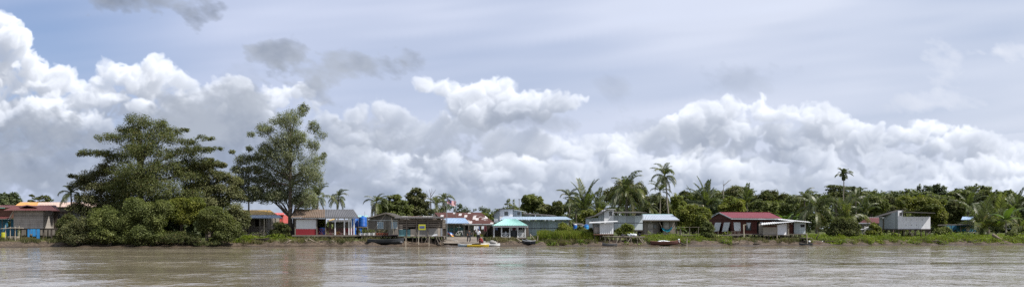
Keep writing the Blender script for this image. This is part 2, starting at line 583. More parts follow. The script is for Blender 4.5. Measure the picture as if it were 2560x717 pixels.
    def wall(self, x0, x1, z0, z1, y, holes=(), t=0.08, top=None):
        """wall in the x-z plane at y (front), with rectangular openings (hx0, hx1, hz0, hz1)"""
        xs = sorted({x0, x1, *[min(max(h[0], x0), x1) for h in holes], *[min(max(h[1], x0), x1) for h in holes]})
        for a, b in zip(xs, xs[1:]):
            if b - a < 1e-4: continue
            m = (a + b) / 2
            zs = z0
            for h in sorted((h for h in holes if h[0] - 1e-4 <= m <= h[1] + 1e-4), key=lambda h: h[2]):
                if h[2] - zs > 1e-3: self.box(a, b, y, y + t, zs, h[2])
                zs = h[3]
            if z1 - zs > 1e-3: self.box(a, b, y, y + t, zs, z1)
        return self

    def build(self, name, material, parent=None, loc=None, smooth=False):
        me = bpy.data.meshes.new(name)
        o = Vector(parent['_o'] if parent is not None else (loc if loc is not None else (0, 0, 0)))
        me.from_pydata([(v[0] - o.x, v[1] - o.y, v[2] - o.z) for v in self.v], [], self.f)
        me.materials.append(material)
        if smooth:
            me.polygons.foreach_set('use_smooth', [True] * len(me.polygons))
        ob = bpy.data.objects.new(name, me)
        COL.objects.link(ob)
        if parent is not None:
            ob.parent = parent
            ob['_o'] = tuple(o)
        else:
            ob.location = o
            ob['_o'] = tuple(o)
        return ob


def tag(o, label=None, cat=None, group=None, kind=None):
    if label: o['label'] = label
    if cat: o['category'] = cat
    if group: o['group'] = group
    if kind: o['kind'] = kind
    return o


def thing(name, label, cat, loc, group=None):
    o = bpy.data.objects.new(name, None)
    o.empty_display_size = 0.3
    COL.objects.link(o)
    o.location = loc
    o['_o'] = tuple(loc)
    return tag(o, label, cat, group)


def copy_tree(o, loc=None, rz=None, s=None, label=None, parent=None):
    c = o.copy()
    COL.objects.link(c)
    if parent is not None: c.parent = parent
    for ch in list(o.children):
        copy_tree(ch, parent=c)
    if loc is not None: c.location = loc
    if rz is not None: c.rotation_euler = (0, 0, rz)
    if s is not None: c.scale = (s, s, s) if not hasattr(s, '__len__') else s
    if label: c['label'] = label
    return c


def posts(root, name, material, spots, w=0.14, lean=0.04, round_=True, seed=1):
    """one mesh object per post: spots = (x, y, z0, z1)"""
    rg = random.Random(seed)
    for (x, y, z0, z1) in spots:
        m = MB()
        dx, dy = rg.uniform(-lean, lean), rg.uniform(-lean, lean)
        k = rg.uniform(0.85, 1.15)
        if round_: m.tube([(x + dx, y + dy, z0), (x, y, z1)], [w * 0.5 * k, w * 0.45 * k], 7)
        else: m.bar((x, y, z0), (x, y, z1), w * k)
        m.build(name, material, root)


# ---------------------------------------------------------------- materials
MATS = {}


def material(name, col, rough=0.8, col2=None, scale=1.2, var=0.5, streak=0.0, planks=None, metal=0.0, bump=0.0, spec=0.3, dirt=0.0,
             dirtcol=(0.10, 0.075, 0.05)):
    """weathered surface: col..col2 by noise, streaks down the surface, boards = (axis, pitch)"""
    m = bpy.data.materials.new(name)
    m.use_nodes = True
    t = m.node_tree
    t.nodes.clear()
    g = NT(t)
    P = g.node('ShaderNodeTexCoord').outputs['Object']
    col2 = col2 or tuple(c * 0.72 for c in col)
    n = g.noise(P, scale, 5, 0.6)
    c = g.mix(g.smooth(n, 0.5 - 0.5 * var, 0.5 + 0.5 * var), col, col2)
    if streak:
        q = g.vm('MULTIPLY', P, (3.2, 3.2, 0.22))
        s = g.noise(q, 1.6, 4, 0.6)
        c = g.mix(g.smooth(s, 0.48, 0.75, 0.0, streak), c, dirtcol)
    if planks:
        ax, pitch = planks
        x = g.sep(P)[ax]
        u = g.m('DIVIDE', x, pitch)
        wn = g.node('ShaderNodeTexWhiteNoise', noise_dimensions='1D')
        g.put(wn.inputs['W'], g.m('FLOOR', u))
        c = g.mix(1.0, c, g.vm('SCALE', (1, 1, 1), g.lin(wn.outputs[0], 0, 1, 0.72, 1.18)), 'MULTIPLY')
        fr = g.m('ABSOLUTE', g.sub(g.m('FRACT', u), 0.5))
        c = g.mix(g.smooth(fr, 0.5 - min(0.08, 0.035 / pitch), 0.5, 0.0, 0.75), c, tuple(k * 0.25 for k in col))
    if dirt:
        d = g.noise(P, scale * 0.45, 6, 0.65)
        c = g.mix(g.smooth(d, 0.5, 0.72, 0.0, dirt), c, dirtcol)
    b = g.node('ShaderNodeBsdfPrincipled')
    g.put(b.inputs['Base Color'], c)
    b.inputs['Roughness'].default_value = rough
    b.inputs['Metallic'].default_value = metal
    b.inputs['Specular IOR Level'].default_value = spec
    if bump:
        bn = g.node('ShaderNodeBump')
        bn.inputs['Strength'].default_value = bump
        bn.inputs['Distance'].default_value = 0.05
        g.put(bn.inputs['Height'], g.noise(P, 9.0, 4, 0.6))
        t.links.new(bn.outputs[0], b.inputs['Normal'])
    o = g.node('ShaderNodeOutputMaterial')
    t.links.new(b.outputs[0], o.inputs[0])
    MATS[name] = m
    return m


def leaf_material(name, col, col2, tip=None, trans=0.35, scale=0.45, rough=0.55, gloss=0.25):
    m = bpy.data.materials.new(name)
    m.use_nodes = True
    t = m.node_tree
    t.nodes.clear()
    g = NT(t)
    P = g.node('ShaderNodeTexCoord').outputs['Object']
    oi = g.node('ShaderNodeObjectInfo')
    geo = g.node('ShaderNodeNewGeometry')
    rnd = geo.outputs['Random Per Island']
    n = g.noise(g.vm('ADD', P, g.vm('SCALE', (37.0, 11.0, 5.0), oi.outputs['Random'])), scale, 3, 0.55)
    c = g.mix(g.smooth(n, 0.35, 0.65), col, col2)
    k = g.mul(g.lin(rnd, 0, 1, 0.62, 1.45), g.lin(oi.outputs['Random'], 0, 1, 0.85, 1.15))
    c = g.mix(1.0, c, g.vm('SCALE', (1, 1, 1), k), 'MULTIPLY')
    if tip:
        c = g.mix(g.smooth(rnd, 0.90, 0.94), c, tip)
    b = g.node('ShaderNodeBsdfPrincipled')
    g.put(b.inputs['Base Color'], c)
    b.inputs['Roughness'].default_value = rough
    b.inputs['Specular IOR Level'].default_value = gloss
    tr = g.node('ShaderNodeBsdfTranslucent')
    g.put(tr.inputs[0], g.mix(1.0, c, (1.15, 1.3, 0.55), 'MULTIPLY'))
    ms = g.node('ShaderNodeMixShader')
    ms.inputs[0].default_value = trans
    t.links.new(b.outputs[0], ms.inputs[1]); t.links.new(tr.outputs[0], ms.inputs[2])
    o = g.node('ShaderNodeOutputMaterial')
    t.links.new(ms.outputs[0], o.inputs[0])
    MATS[name] = m
    return m


def rust_roof_material(name, zinc, rust, px=0.78, py=2.1, share=0.3, rough=0.65):
    """roof laid of sheets of different age: some bare zinc, most rusted"""
    m = bpy.data.materials.new(name)
    m.use_nodes = True
    t = m.node_tree
    t.nodes.clear()
    g = NT(t)
    P = g.node('ShaderNodeTexCoord').outputs['Object']
    x, y, z = g.sep(P)
    cx = g.m('FLOOR', g.m('DIVIDE', x, px))
    wn = g.node('ShaderNodeTexWhiteNoise', noise_dimensions='2D')
    g.put(wn.inputs['Vector'], g.vec(cx, g.m('FLOOR', g.add(g.m('DIVIDE', y, py), g.mul(cx, 0.37))), 0))
    n = g.noise(P, 0.8, 6, 0.65)
    v = g.add(wn.outputs[0], g.mul(g.sub(n, 0.5), 0.9))
    n2 = g.noise(P, 5.0, 4, 0.6)
    rustc = g.mix(n2, rust, tuple(c * 0.5 for c in rust))
    zc = g.mix(n2, zinc, tuple(c * 0.8 for c in zinc))
    c = g.mix(g.smooth(v, 1 - share - 0.06, 1 - share + 0.06), rustc, zc)
    b = g.node('ShaderNodeBsdfPrincipled')
    g.put(b.inputs['Base Color'], c)
    b.inputs['Roughness'].default_value = rough
    b.inputs['Specular IOR Level'].default_value = 0.3
    o = g.node('ShaderNodeOutputMaterial')
    t.links.new(b.outputs[0], o.inputs[0])
    return m


M = MATS
material('weathered_wood', (0.20, 0.175, 0.15), 0.9, (0.11, 0.095, 0.08), 2.0, 0.6, streak=0.3)
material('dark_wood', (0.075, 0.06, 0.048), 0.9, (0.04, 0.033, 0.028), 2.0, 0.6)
material('pale_pole', (0.42, 0.38, 0.31), 0.85, (0.28, 0.24, 0.19), 3.0, 0.6)
material('plank_grey', (0.40, 0.37, 0.34), 0.9, (0.28, 0.25, 0.23), 1.2, 0.6, streak=0.35, planks=(2, 0.24))
material('plank_deck', (0.30, 0.26, 0.22), 0.9, (0.18, 0.155, 0.13), 1.0, 0.6, planks=(1, 0.22))
material('white_paint', (0.74, 0.75, 0.76), 0.6, (0.62, 0.63, 0.65), 0.6, 0.7, streak=0.25, dirtcol=(0.35, 0.31, 0.26))
material('white_metal', (0.66, 0.68, 0.70), 0.45, (0.52, 0.55, 0.58), 0.8, 0.7, streak=0.22, dirtcol=(0.3, 0.26, 0.22))
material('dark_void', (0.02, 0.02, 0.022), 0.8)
material('glass', (0.10, 0.13, 0.15), 0.12, (0.06, 0.08, 0.09), 1.0, 0.5, spec=0.6)
material('rope', (0.25, 0.22, 0.18), 0.9)
material('steel', (0.32, 0.33, 0.34), 0.5, (0.2, 0.2, 0.2), 2.0, 0.6, metal=0.4)
material('plastic_blue', (0.015, 0.14, 0.52), 0.38, (0.02, 0.10, 0.40), 1.0, 0.6, spec=0.5, streak=0.1)
material('plastic_white', (0.72, 0.73, 0.74), 0.4, (0.6, 0.6, 0.6), 2.0)
material('plastic_red', (0.32, 0.02, 0.03), 0.4, (0.24, 0.015, 0.02), 2.0)
material('tarp_blue', (0.05, 0.30, 0.62), 0.5, (0.03, 0.2, 0.5), 1.5)
material('bark', (0.13, 0.105, 0.085), 0.95, (0.06, 0.05, 0.042), 2.5, 0.6, bump=0.5)
material('bark_pale', (0.27, 0.245, 0.21), 0.95, (0.16, 0.14, 0.12), 1.8, 0.6, bump=0.5)
material('driftwood', (0.27, 0.225, 0.175), 0.95, (0.15, 0.12, 0.095), 3.0, 0.6, bump=0.4)
# ---------------------------------------------------------------- the setting: ground, river, grass
rgen = np.random.default_rng(5)


def sgrid(lo, hi, dense_lo, dense_hi, step, grow=1.25):
    a = list(np.arange(dense_lo, dense_hi + 1e-6, step))
    s, v = step, dense_lo
    left = []
    while v > lo:
        s *= grow; v -= s; left.append(max(v, lo))
    s, v = step, a[-1]
    right = []
    while v < hi:
        s *= grow; v += s; right.append(min(v, hi))
    return np.array(left[::-1] + a + right)


def grid_mesh(name, Xg, Yg, Zg, mat):
    ny, nx = Xg.shape
    me = bpy.data.meshes.new(name)
    v = np.stack([Xg, Yg, Zg], 2).reshape(-1, 3).astype(np.float32)
    idx = np.arange(ny * nx).reshape(ny, nx)
    q = np.stack([idx[:-1, :-1], idx[:-1, 1:], idx[1:, 1:], idx[1:, :-1]], 2).reshape(-1, 4)
    me.vertices.add(len(v)); me.vertices.foreach_set('co', v.reshape(-1))
    me.loops.add(q.size); me.loops.foreach_set('vertex_index', q.reshape(-1).astype(np.int32))
    me.polygons.add(len(q)); me.polygons.foreach_set('loop_start', np.arange(0, q.size, 4, dtype=np.int32))
    me.polygons.foreach_set('use_smooth', np.ones(len(q), bool))
    me.update(calc_edges=True)
    me.materials.append(mat)
    o = bpy.data.objects.new(name, me)
    COL.objects.link(o)
    return o


def noise2(rng, n, m, cells):
    return _noise(rng, (n, m), cells)


def ground_material():
    m = bpy.data.materials.new('river_bank')
    m.use_nodes = True
    t = m.node_tree; t.nodes.clear()
    g = NT(t)
    P = g.node('ShaderNodeTexCoord').outputs['Object']
    x, y, z = g.sep(P)
    n1 = g.noise(P, 0.35, 5, 0.6)
    n2 = g.noise(P, 3.5, 5, 0.65)
    wet = g.mix(n2, (0.04, 0.03, 0.022), (0.065, 0.048, 0.034))
    mud = g.mix(g.smooth(n2, .35, .65), (0.125, 0.093, 0.066), (0.04, 0.03, 0.023))
    mud = g.mix(g.smooth(g.add(z, g.mul(n1, 0.3)), 0.10, 0.42), wet, mud)
    turf = g.mix(n2, (0.055, 0.075, 0.02), (0.09, 0.10, 0.03))
    turf = g.mix(g.smooth(n1, 0.55, 0.7), turf, (0.12, 0.09, 0.055))
    c = g.mix(g.smooth(g.add(z, g.mul(g.sub(n1, 0.5), 0.5)), 0.60, 0.80), mud, turf)
    b = g.node('ShaderNodeBsdfPrincipled')
    g.put(b.inputs['Base Color'], c)
    g.put(b.inputs['Roughness'], g.smooth(z, 0.02, 0.35, 0.35, 0.9))
    b.inputs['Specular IOR Level'].default_value = 0.3
    bn = g.node('ShaderNodeBump')
    bn.inputs['Strength'].default_value = 0.8; bn.inputs['Distance'].default_value = 0.12
    g.put(bn.inputs['Height'], g.noise(P, 2.6, 5, 0.65))
    t.links.new(bn.outputs[0], b.inputs['Normal'])
    o = g.node('ShaderNodeOutputMaterial'); t.links.new(b.outputs[0], o.inputs[0])
    return m


def build_ground():
    xs = sgrid(-4500, 4500, -82, 90, 0.3)
    ts = np.concatenate([[-14, -9, -6, -4, -2.5, -1.6, -1.0, -0.6], np.arange(-0.3, 9.0, 0.2), sgrid(8.9, 8000, 9.1, 40, 1.0)[1:]])
    ts = np.unique(np.round(ts, 3))
    nx, ny = len(xs), len(ts)
    sh = 111.0 + 14.0 * np.tanh(xs * 0.105 / 14.0)
    T = np.repeat(ts[:, None], nx, 1)
    Xg = np.repeat(xs[None], ny, 0)
    wig = 0.55 * np.interp(np.arange(nx), np.linspace(0, nx, 70), rgen.standard_normal(70)) + 0.35 * np.interp(np.arange(nx), np.linspace(0, nx, 300), rgen.standard_normal(300))
    Te = T - wig[None] * np.exp(-np.maximum(T, 0) / 6)
    Zg = np.where(Te < 0, np.maximum(-1.6, Te * 0.14), np.where(Te < 3.2, 0.60 * (0.55 * Te / 3.2 + 0.45 * (Te / 3.2) ** 2),
                  np.where(Te < 8, 0.60 + 0.42 * (Te - 3.2) / 4.8, np.minimum(1.02 + (Te - 8) * 0.008, 2.0))))
    bank = np.exp(-((T - 2.3) / 2.2) ** 2)
    clods = noise2(rgen, ny, nx, (ny / 6, nx / 2.5)) * 0.065 + noise2(rgen, ny, nx, (ny / 2.2, nx / 1.4)) * 0.085 + noise2(rgen, ny, nx, (ny / 12, nx / 8)) * 0.03
    Zg = Zg + clods * bank + 0.03 * noise2(rgen, ny, nx, (ny / 6, nx / 5))
    # dug away under the plank landing
    u = Xg / (sh[None] + T) * F_PX + 1280
    Zg = np.where((u > 1104) & (u < 1238) & (T > 0.3) & (T < 10.5), np.minimum(Zg, 0.04 + 0.05 * T), Zg)
    o = grid_mesh('ground', Xg, sh[None] + T, Zg, ground_material())
    tag(o, kind='structure')


# (distance, half width, from x, to x, softness)
SLICKS = ((44.5, 1.7, -23, -9, 3), (47.0, 0.8, -26, -16, 3), (54.5, 1.5, -7, 5, 3), (52.5, 1.3, 0, 16, 4), (56.0, 1.2, 14, 60, 5), (64, 1.0, -30, -12, 6), (80, 1.6, -20, 30, 10), (101, 3.5, -48, -18, 4), (72, 1.0, 20, 60, 8))


def water_material():
    m = bpy.data.materials.new('river_water')
    m.use_nodes = True
    t = m.node_tree; t.nodes.clear()
    g = NT(t)
    P = g.node('ShaderNodeTexCoord').outputs['Object']
    big = g.noise(g.vm('MULTIPLY', P, (0.02, 0.05, 1)), 1.0, 4, 0.55)
    c = g.mix(g.smooth(big, 0.35, 0.65), (0.25, 0.212, 0.162), (0.195, 0.162, 0.112))
    b = g.node('ShaderNodeBsdfPrincipled')
    g.put(b.inputs['Base Color'], c)
    b.inputs['Roughness'].default_value = 0.06
    b.inputs['IOR'].default_value = 1.33
    b.inputs['Specular IOR Level'].default_value = 0.5
    h1 = g.noise(g.vm('MULTIPLY', P, (1.25, 1.0, 1)), 1.0, 2, 0.5, dist=0.5)
    h2 = g.noise(g.vm('MULTIPLY', P, (3.4, 3.0, 1)), 1.0, 2, 0.6, dist=0.3)
    gust = g.noise(g.vm('MULTIPLY', P, (0.035, 0.16, 1)), 1.0, 3, 0.6)
    h = g.add(g.mul(h1, 0.55), g.mul(h2, 0.16))
    bn = g.node('ShaderNodeBump')
    # glassy slicks drifting along the current: the ripples die out in them
    x, y, _z = g.sep(P)
    wob = g.mul(g.sub(g.noise(g.vec(g.mul(x, 0.09), 0, 4.0), 1.0, 4, 0.6), 0.5), 5.0)
    brk = g.noise(g.vm('MULTIPLY', P, (0.16, 0.5, 1)), 1.0, 4, 0.65)
    slick = None
    for (yc, w, xa, xb, soft) in SLICKS:
        d = g.m('DIVIDE', g.sub(g.sub(y, yc), wob), w)
        s = g.mul(g.m('POWER', 2.718, g.mul(-1.0, g.mul(d, d))), g.mul(g.smooth(x, xa - soft, xa + soft), g.smooth(x, xb + soft, xb - soft)))
        slick = s if slick is None else g.mx(slick, s)
    slick = g.smooth(g.add(slick, g.mul(g.sub(brk, 0.5), 0.7)), 0.25, 0.75)
    g.put(bn.inputs['Strength'], g.mul(g.smooth(gust, 0.35, 0.65, 0.20, 0.62), g.sub(1.0, g.mul(slick, 0.93))))
    bn.inputs['Distance'].default_value = 0.30
    g.put(bn.inputs['Height'], h)
    t.links.new(bn.outputs[0], b.inputs['Normal'])
    o = g.node('ShaderNodeOutputMaterial'); t.links.new(b.outputs[0], o.inputs[0])
    return m


def build_water():
    xs = sgrid(-4500, 4500, -80, 84, 0.28)
    ys = sgrid(-400, 118, 24, 118, 0.2)
    ys = ys[ys <= 132]
    nx, ny = len(xs), len(ys)
    Xg = np.repeat(xs[None], ny, 0); Yg = np.repeat(ys[:, None], nx, 1)
    Zg = 0.015 * noise2(rgen, ny, nx, (ny / 9, nx / 12)) + 0.013 * noise2(rgen, ny, nx, (ny / 5, nx / 5)) + 0.006 * noise2(rgen, ny, nx, (ny / 3, nx / 3)) + 0.02 * noise2(rgen, ny, nx, (ny / 22, nx / 40))
    # long low swells of a passing boat
    wob = 1.0 * noise2(rgen, 1, nx, (1, 14))[0] + 0.5 * noise2(rgen, 1, nx, (1, 60))[0]
    for (yc, w, h, xa, xb, soft) in ((54.5, 0.75, 0.10, -4, 60, 9), (52.4, 0.6, 0.045, -10, 50, 9), (44.3, 0.8, 0.10, -22.5, -9.5, 2.5), (45.8, 0.7, 0.06, -21, -6, 3), (57.5, 0.6, 0.03, 10, 60, 8),
                                     (74, 1.2, 0.05, -50, 10, 10), (88, 1.5, 0.05, -30, 70, 15)):
        env = 1 / (1 + np.exp(-(xs - xa) / soft * 3)) / (1 + np.exp((xs - xb) / soft * 3))
        env = env * np.clip(0.75 + 0.5 * noise2(rgen, 1, nx, (1, 40))[0], 0.1, 1.4)
        Zg += 0.3 * h * env[None] * np.exp(-((Yg - yc - 0.35 * wob[None] - xs[None] * 0.012) / w) ** 2)
    calm = np.zeros_like(Zg)
    for (yc, w, xa, xb, soft) in SLICKS:
        calm = np.maximum(calm, np.exp(-((Yg - yc) / (w + 1.2)) ** 2) * ((Xg > xa - soft) & (Xg < xb + soft)))
    Zg *= 1 - 0.8 * calm
    o = grid_mesh('river', Xg, Yg, Zg, water_material())
    tag(o, kind='structure')


def blades(name, pts, h, w, mat, lean=0.35, seed=3, droop=0.25):
    """upright grass blades: two-segment ribbons"""
    r = np.random.default_rng(seed)
    n = len(pts)
    a = r.uniform(0, 2 * np.pi, n)
    hh = h * r.uniform(0.55, 1.2, n) if np.isscalar(h) else h * r.uniform(0.55, 1.2, n)
    s = np.stack([np.cos(a), np.sin(a), np.zeros(n)], 1) * (w / 2 * r.uniform(0.7, 1.3, n))[:, None]
    b = r.uniform(0, 2 * np.pi, n)
    l = np.stack([np.cos(b), np.sin(b), np.zeros(n)], 1) * (hh * lean * r.uniform(0.2, 1.0, n))[:, None]
    up = np.zeros((n, 3)); up[:, 2] = hh
    p0 = pts; p1 = pts + up * 0.6 + l * 0.35; p2 = pts + up * (1 - droop * r.uniform(0, 1, n))[:, None] + l
    v = np.stack([p0 - s, p0 + s, p1 + s * 0.7, p1 - s * 0.7, p2], 1).reshape(-1, 3)
    i = np.arange(n, dtype=np.int32)[:, None] * 5
    loops = np.concatenate([i + [0, 1, 2, 3], i + [3, 2, 4]], 1).reshape(-1)
    starts = (np.arange(n)[:, None] * 7 + [0, 4]).reshape(-1)
    return raw_mesh(name, v, loops, starts, mat)


def raw_mesh(name, v, loops, starts, mat):
    me = bpy.data.meshes.new(name)
    me.vertices.add(len(v)); me.vertices.foreach_set('co', np.ascontiguousarray(v, np.float32).reshape(-1))
    me.loops.add(len(loops)); me.loops.foreach_set('vertex_index', np.ascontiguousarray(loops, np.int32))
    me.polygons.add(len(starts)); me.polygons.foreach_set('loop_start', np.ascontiguousarray(starts, np.int32))
    me.update(calc_edges=True)
    me.materials.append(mat)
    return me


leaf_material('grass_lush', (0.19, 0.22, 0.03), (0.105, 0.145, 0.024), tip=(0.26, 0.22, 0.06), trans=0.4)
leaf_material('grass_dry', (0.15, 0.125, 0.06), (0.075, 0.085, 0.032), trans=0.3)
leaf_material('creeper_leaf', (0.18, 0.22, 0.035), (0.10, 0.14, 0.025), trans=0.4)


def field(n, pa, pb, o0, o1, seed, thin=None):
    """points on the bank between photo columns pa..pb, o0..o1 metres behind the water's edge"""
    r = np.random.default_rng(seed)
    px = r.uniform(pa, pb, n)
    off = r.uniform(o0, o1, n)
    cl = np.sin(px * 0.071 + seed) + np.sin(px * 0.173 + off * 1.3) + np.sin(px * 0.031 - off * 0.9 + seed * 2)
    keep = cl + r.normal(0, 0.8, n) > (thin if thin is not None else -9)
    px, off = px[keep], off[keep]
    u = (px - 1280) / F_PX
    Y = 111.0 + off
    for _ in range(6):
        Y = 111.0 + 14.0 * np.tanh(u * Y * 0.105 / 14.0) + off
    x = u * Y
    z = np.where(off < 3.2, 0.6 * (0.55 * off / 3.2 + 0.45 * (off / 3.2) ** 2), np.where(off < 8, 0.6 + 0.42 * (off - 3.2) / 4.8, np.minimum(1.02 + (off - 8) * 0.008, 2)))
    return np.stack([x, Y, z - 0.03], 1)


def put_mesh(name, me, loc=(0, 0, 0)):
    o = bpy.data.objects.new(name, me)
    COL.objects.link(o)
    o.location = loc
    return o


def build_grass():
    parts = [
        (blades('bank_grass', np.concatenate([field(2600, -40, 900, 3.6, 13, 1, 0.0), field(4500, 1330, 2600, 3.0, 13, 21, 0.0), field(9000, 560, 760, 2.6, 9, 2, -0.6), field(15000, 1600, 1830, 1.9, 13, 3, -1.0),
                                              field(26000, 2010, 2580, 1.7, 12, 4, -0.9), field(2500, 1172, 1240, 15, 18, 6, -1)]), 0.42, 0.05, M['grass_lush']),
         'grass', 'green grass growing along the top of the river bank', 'grass'),
        (blades('tall_reeds', np.concatenate([field(15000, 1345, 1505, 3.4, 9, 7, -1.0), field(5000, 1440, 1500, 3, 7, 8, -2)]), 1.15, 0.07, M['grass_lush'], 0.4),
         'reeds', 'tall yellow green reeds on the bank beside the grey long building', 'reeds'),
        (blades('dry_grass', np.concatenate([field(9000, -60, 180, 2.8, 8, 9, -0.4), field(7000, 740, 1010, 2.3, 6, 10, -0.3), field(6000, 1330, 1520, 1.5, 4.0, 11, -0.4), field(7000, 1560, 2010, 2.1, 4.5, 12, -0.2), field(3500, 1215, 1345, 2.4, 6, 31, 0.0), field(3000, 560, 740, 2.0, 3.6, 32, 0.2),
                                             field(3500, 2030, 2580, 1.8, 3.6, 13, 0.2)]), 0.5, 0.05, M['grass_dry'], 0.6),
         'dry_grass', 'straw coloured dry grass at the top of the mud', 'grass'),
    ]
    for me, name, label, cat in parts:
        tag(put_mesh(name, me), label, cat, kind='stuff')
    # creeping low leaves on the right bank
    pts = np.concatenate([field(20000, 2010, 2580, 2.2, 12, 14, -0.5), field(5000, 580, 760, 3.0, 8, 15, -0.2), field(8000, 1620, 1830, 1.6, 11, 16, 0.0), field(5000, 2010, 2580, 0.9, 2.4, 41, 0.6), field(2500, 1560, 1830, 0.9, 2.2, 42, 0.5), field(1500, 1335, 1500, 0.9, 2.4, 43, 0.4), field(3000, 1320, 1500, 3, 6, 17, 0.4)])
    r = np.random.default_rng(8)
    hump = 0.28 + 0.28 * np.sin(pts[:, 0] * 1.1) * np.sin(pts[:, 1] * 0.9 + pts[:, 0] * 0.31)
    pts[:, 2] += np.abs(hump) * r.uniform(0.0, 1.6, len(pts))
    tag(put_mesh('creepers', leaf_mesh('creepers', pts, 0.24, M['creeper_leaf'], seed=4, flat=0.7)), 'low leafy creepers spreading over the bank', 'ground cover', kind='stuff')


def leaf_mesh(name, pts, size, mat, seed=1, flat=0.35, aspect=0.5, out=None, outw=0.6):
    """one small pointed leaf (two triangles' worth of quad) per point"""
    r = np.random.default_rng(seed)
    n = len(pts)
    nrm = r.normal(0, 1, (n, 3))
    nrm[:, 2] = np.abs(nrm[:, 2]) + flat * 2
    if out is not None:
        nrm = nrm + out * outw * 2
    nrm /= np.linalg.norm(nrm, axis=1)[:, None] + 1e-9
    a = np.cross(nrm, r.normal(0, 1, (n, 3)))
    a /= np.linalg.norm(a, axis=1)[:, None] + 1e-9
    b = np.cross(nrm, a)
    L = (size * r.uniform(0.6, 1.35, n))[:, None]
    a = a * L * 0.5; b = b * L * 0.5 * aspect
    v = np.stack([pts - a, pts + b - a * 0.1, pts + a - nrm * L * 0.12, pts - b - a * 0.1], 1).reshape(-1, 3)
    return raw_mesh(name, v, np.arange(n * 4), np.arange(0, n * 4, 4), mat)
# ---------------------------------------------------------------- vegetation
leaf_material('leaf_dark', (0.125, 0.138, 0.058), (0.08, 0.094, 0.04), tip=(0.15, 0.12, 0.05), trans=0.4, gloss=0.1, rough=0.7)
leaf_material('leaf_olive', (0.16, 0.165, 0.072), (0.105, 0.115, 0.05), tip=(0.14, 0.12, 0.05), trans=0.32)
leaf_material('leaf_mid', (0.155, 0.172, 0.055), (0.095, 0.115, 0.038), trans=0.35)
leaf_material('leaf_bright', (0.19, 0.2, 0.04), (0.12, 0.145, 0.034), tip=(0.20, 0.19, 0.03), trans=0.4)
leaf_material('leaf_airy', (0.175, 0.19, 0.11), (0.12, 0.135, 0.075), tip=(0.17, 0.16, 0.09), trans=0.35)
leaf_material('leaf_far', (0.13, 0.145, 0.062), (0.06, 0.08, 0.045), trans=0.38, scale=0.10)  # bluish tone paints haze into the distant leaves
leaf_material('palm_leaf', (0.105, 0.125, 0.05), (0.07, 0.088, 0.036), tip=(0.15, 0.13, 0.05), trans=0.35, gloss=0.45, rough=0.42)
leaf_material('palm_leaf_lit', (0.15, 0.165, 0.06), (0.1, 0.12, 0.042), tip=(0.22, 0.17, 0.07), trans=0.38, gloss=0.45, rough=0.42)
leaf_material('banana_leaf', (0.10, 0.15, 0.03), (0.075, 0.115, 0.025), trans=0.4, gloss=0.4, rough=0.4)


def crown_points(r, clumps, n, sub=0.30, per=16, low=-0.35):
    """clumps: (x, y, z, rx, ry, rz[, weight]) -> leaf positions and outward directions"""
    vol = np.array([(c[3] * c[4] * c[5]) ** 0.62 * (c[6] if len(c) > 6 else 1.0) for c in clumps])
    cnt = np.maximum(8, (n * vol / vol.sum()).astype(int))
    P, O = [], []
    for c, k in zip(clumps, cnt):
        ns = max(3, int(per * (0.5 + 0.5 * min(2.0, k / 1500))))
        d = r.normal(0, 1, (ns * 3, 3))
        d /= np.linalg.norm(d, axis=1)[:, None]
        d = d[(d[:, 2] > low + r.uniform(-0.5, 0.2, len(d)))][:ns]
        ns = len(d)
        rad = r.uniform(0.45, 0.95, ns)[:, None]
        R = np.array(c[3:6])[None]
        ctr = np.array(c[:3])[None] + d * rad * R
        size = r.uniform(0.55, 1.25, ns)
        w = size ** 2; w /= w.sum()
        pick = r.choice(ns, k, p=w)
        e = r.normal(0, 1, (k, 3))
        e /= np.linalg.norm(e, axis=1)[:, None]
        e *= (r.uniform(0, 1, k) ** 0.45)[:, None]
        rs = max(min(R[0]), 0.25) * 0.4 + 0.6 * (R[0].prod() ** (1 / 3))
        p = ctr[pick] + e * (size[pick] * sub * rs)[:, None] * 1.75 * np.array([1.0, 1.0, 0.8])
        far = r.random(k) < 0.3                       # loose sprays between the clumps
        q = r.normal(0, 1, (k, 3)); q /= np.linalg.norm(q, axis=1)[:, None]
        q *= (r.uniform(0.2, 1.12, k) ** 0.6)[:, None]
        p = np.where(far[:, None], np.array(c[:3])[None] + q * R, p)
        P.append(p)
        o = (p - np.array(c[:3])[None]) / R
        o = o / (np.linalg.norm(o, axis=1)[:, None] + 1e-6) * 0.6 + e * 0.6
        O.append(o)
    return np.concatenate(P), np.concatenate(O)


def limb_path(r, p, q, k=5, bend=0.12):
    p, q = Vector(p), Vector(q)
    d = (q - p).length
    pts = []
    for i in range(k + 1):
        t = i / k
        b = p.lerp(q, t)
        b.z += math.sin(t * math.pi) * d * bend * 0.5
        if 0 < i < k:
            b += Vector((r.normal(0, 1), r.normal(0, 1), r.normal(0, 0.5))) * d * 0.03
        pts.append(b)
    return pts


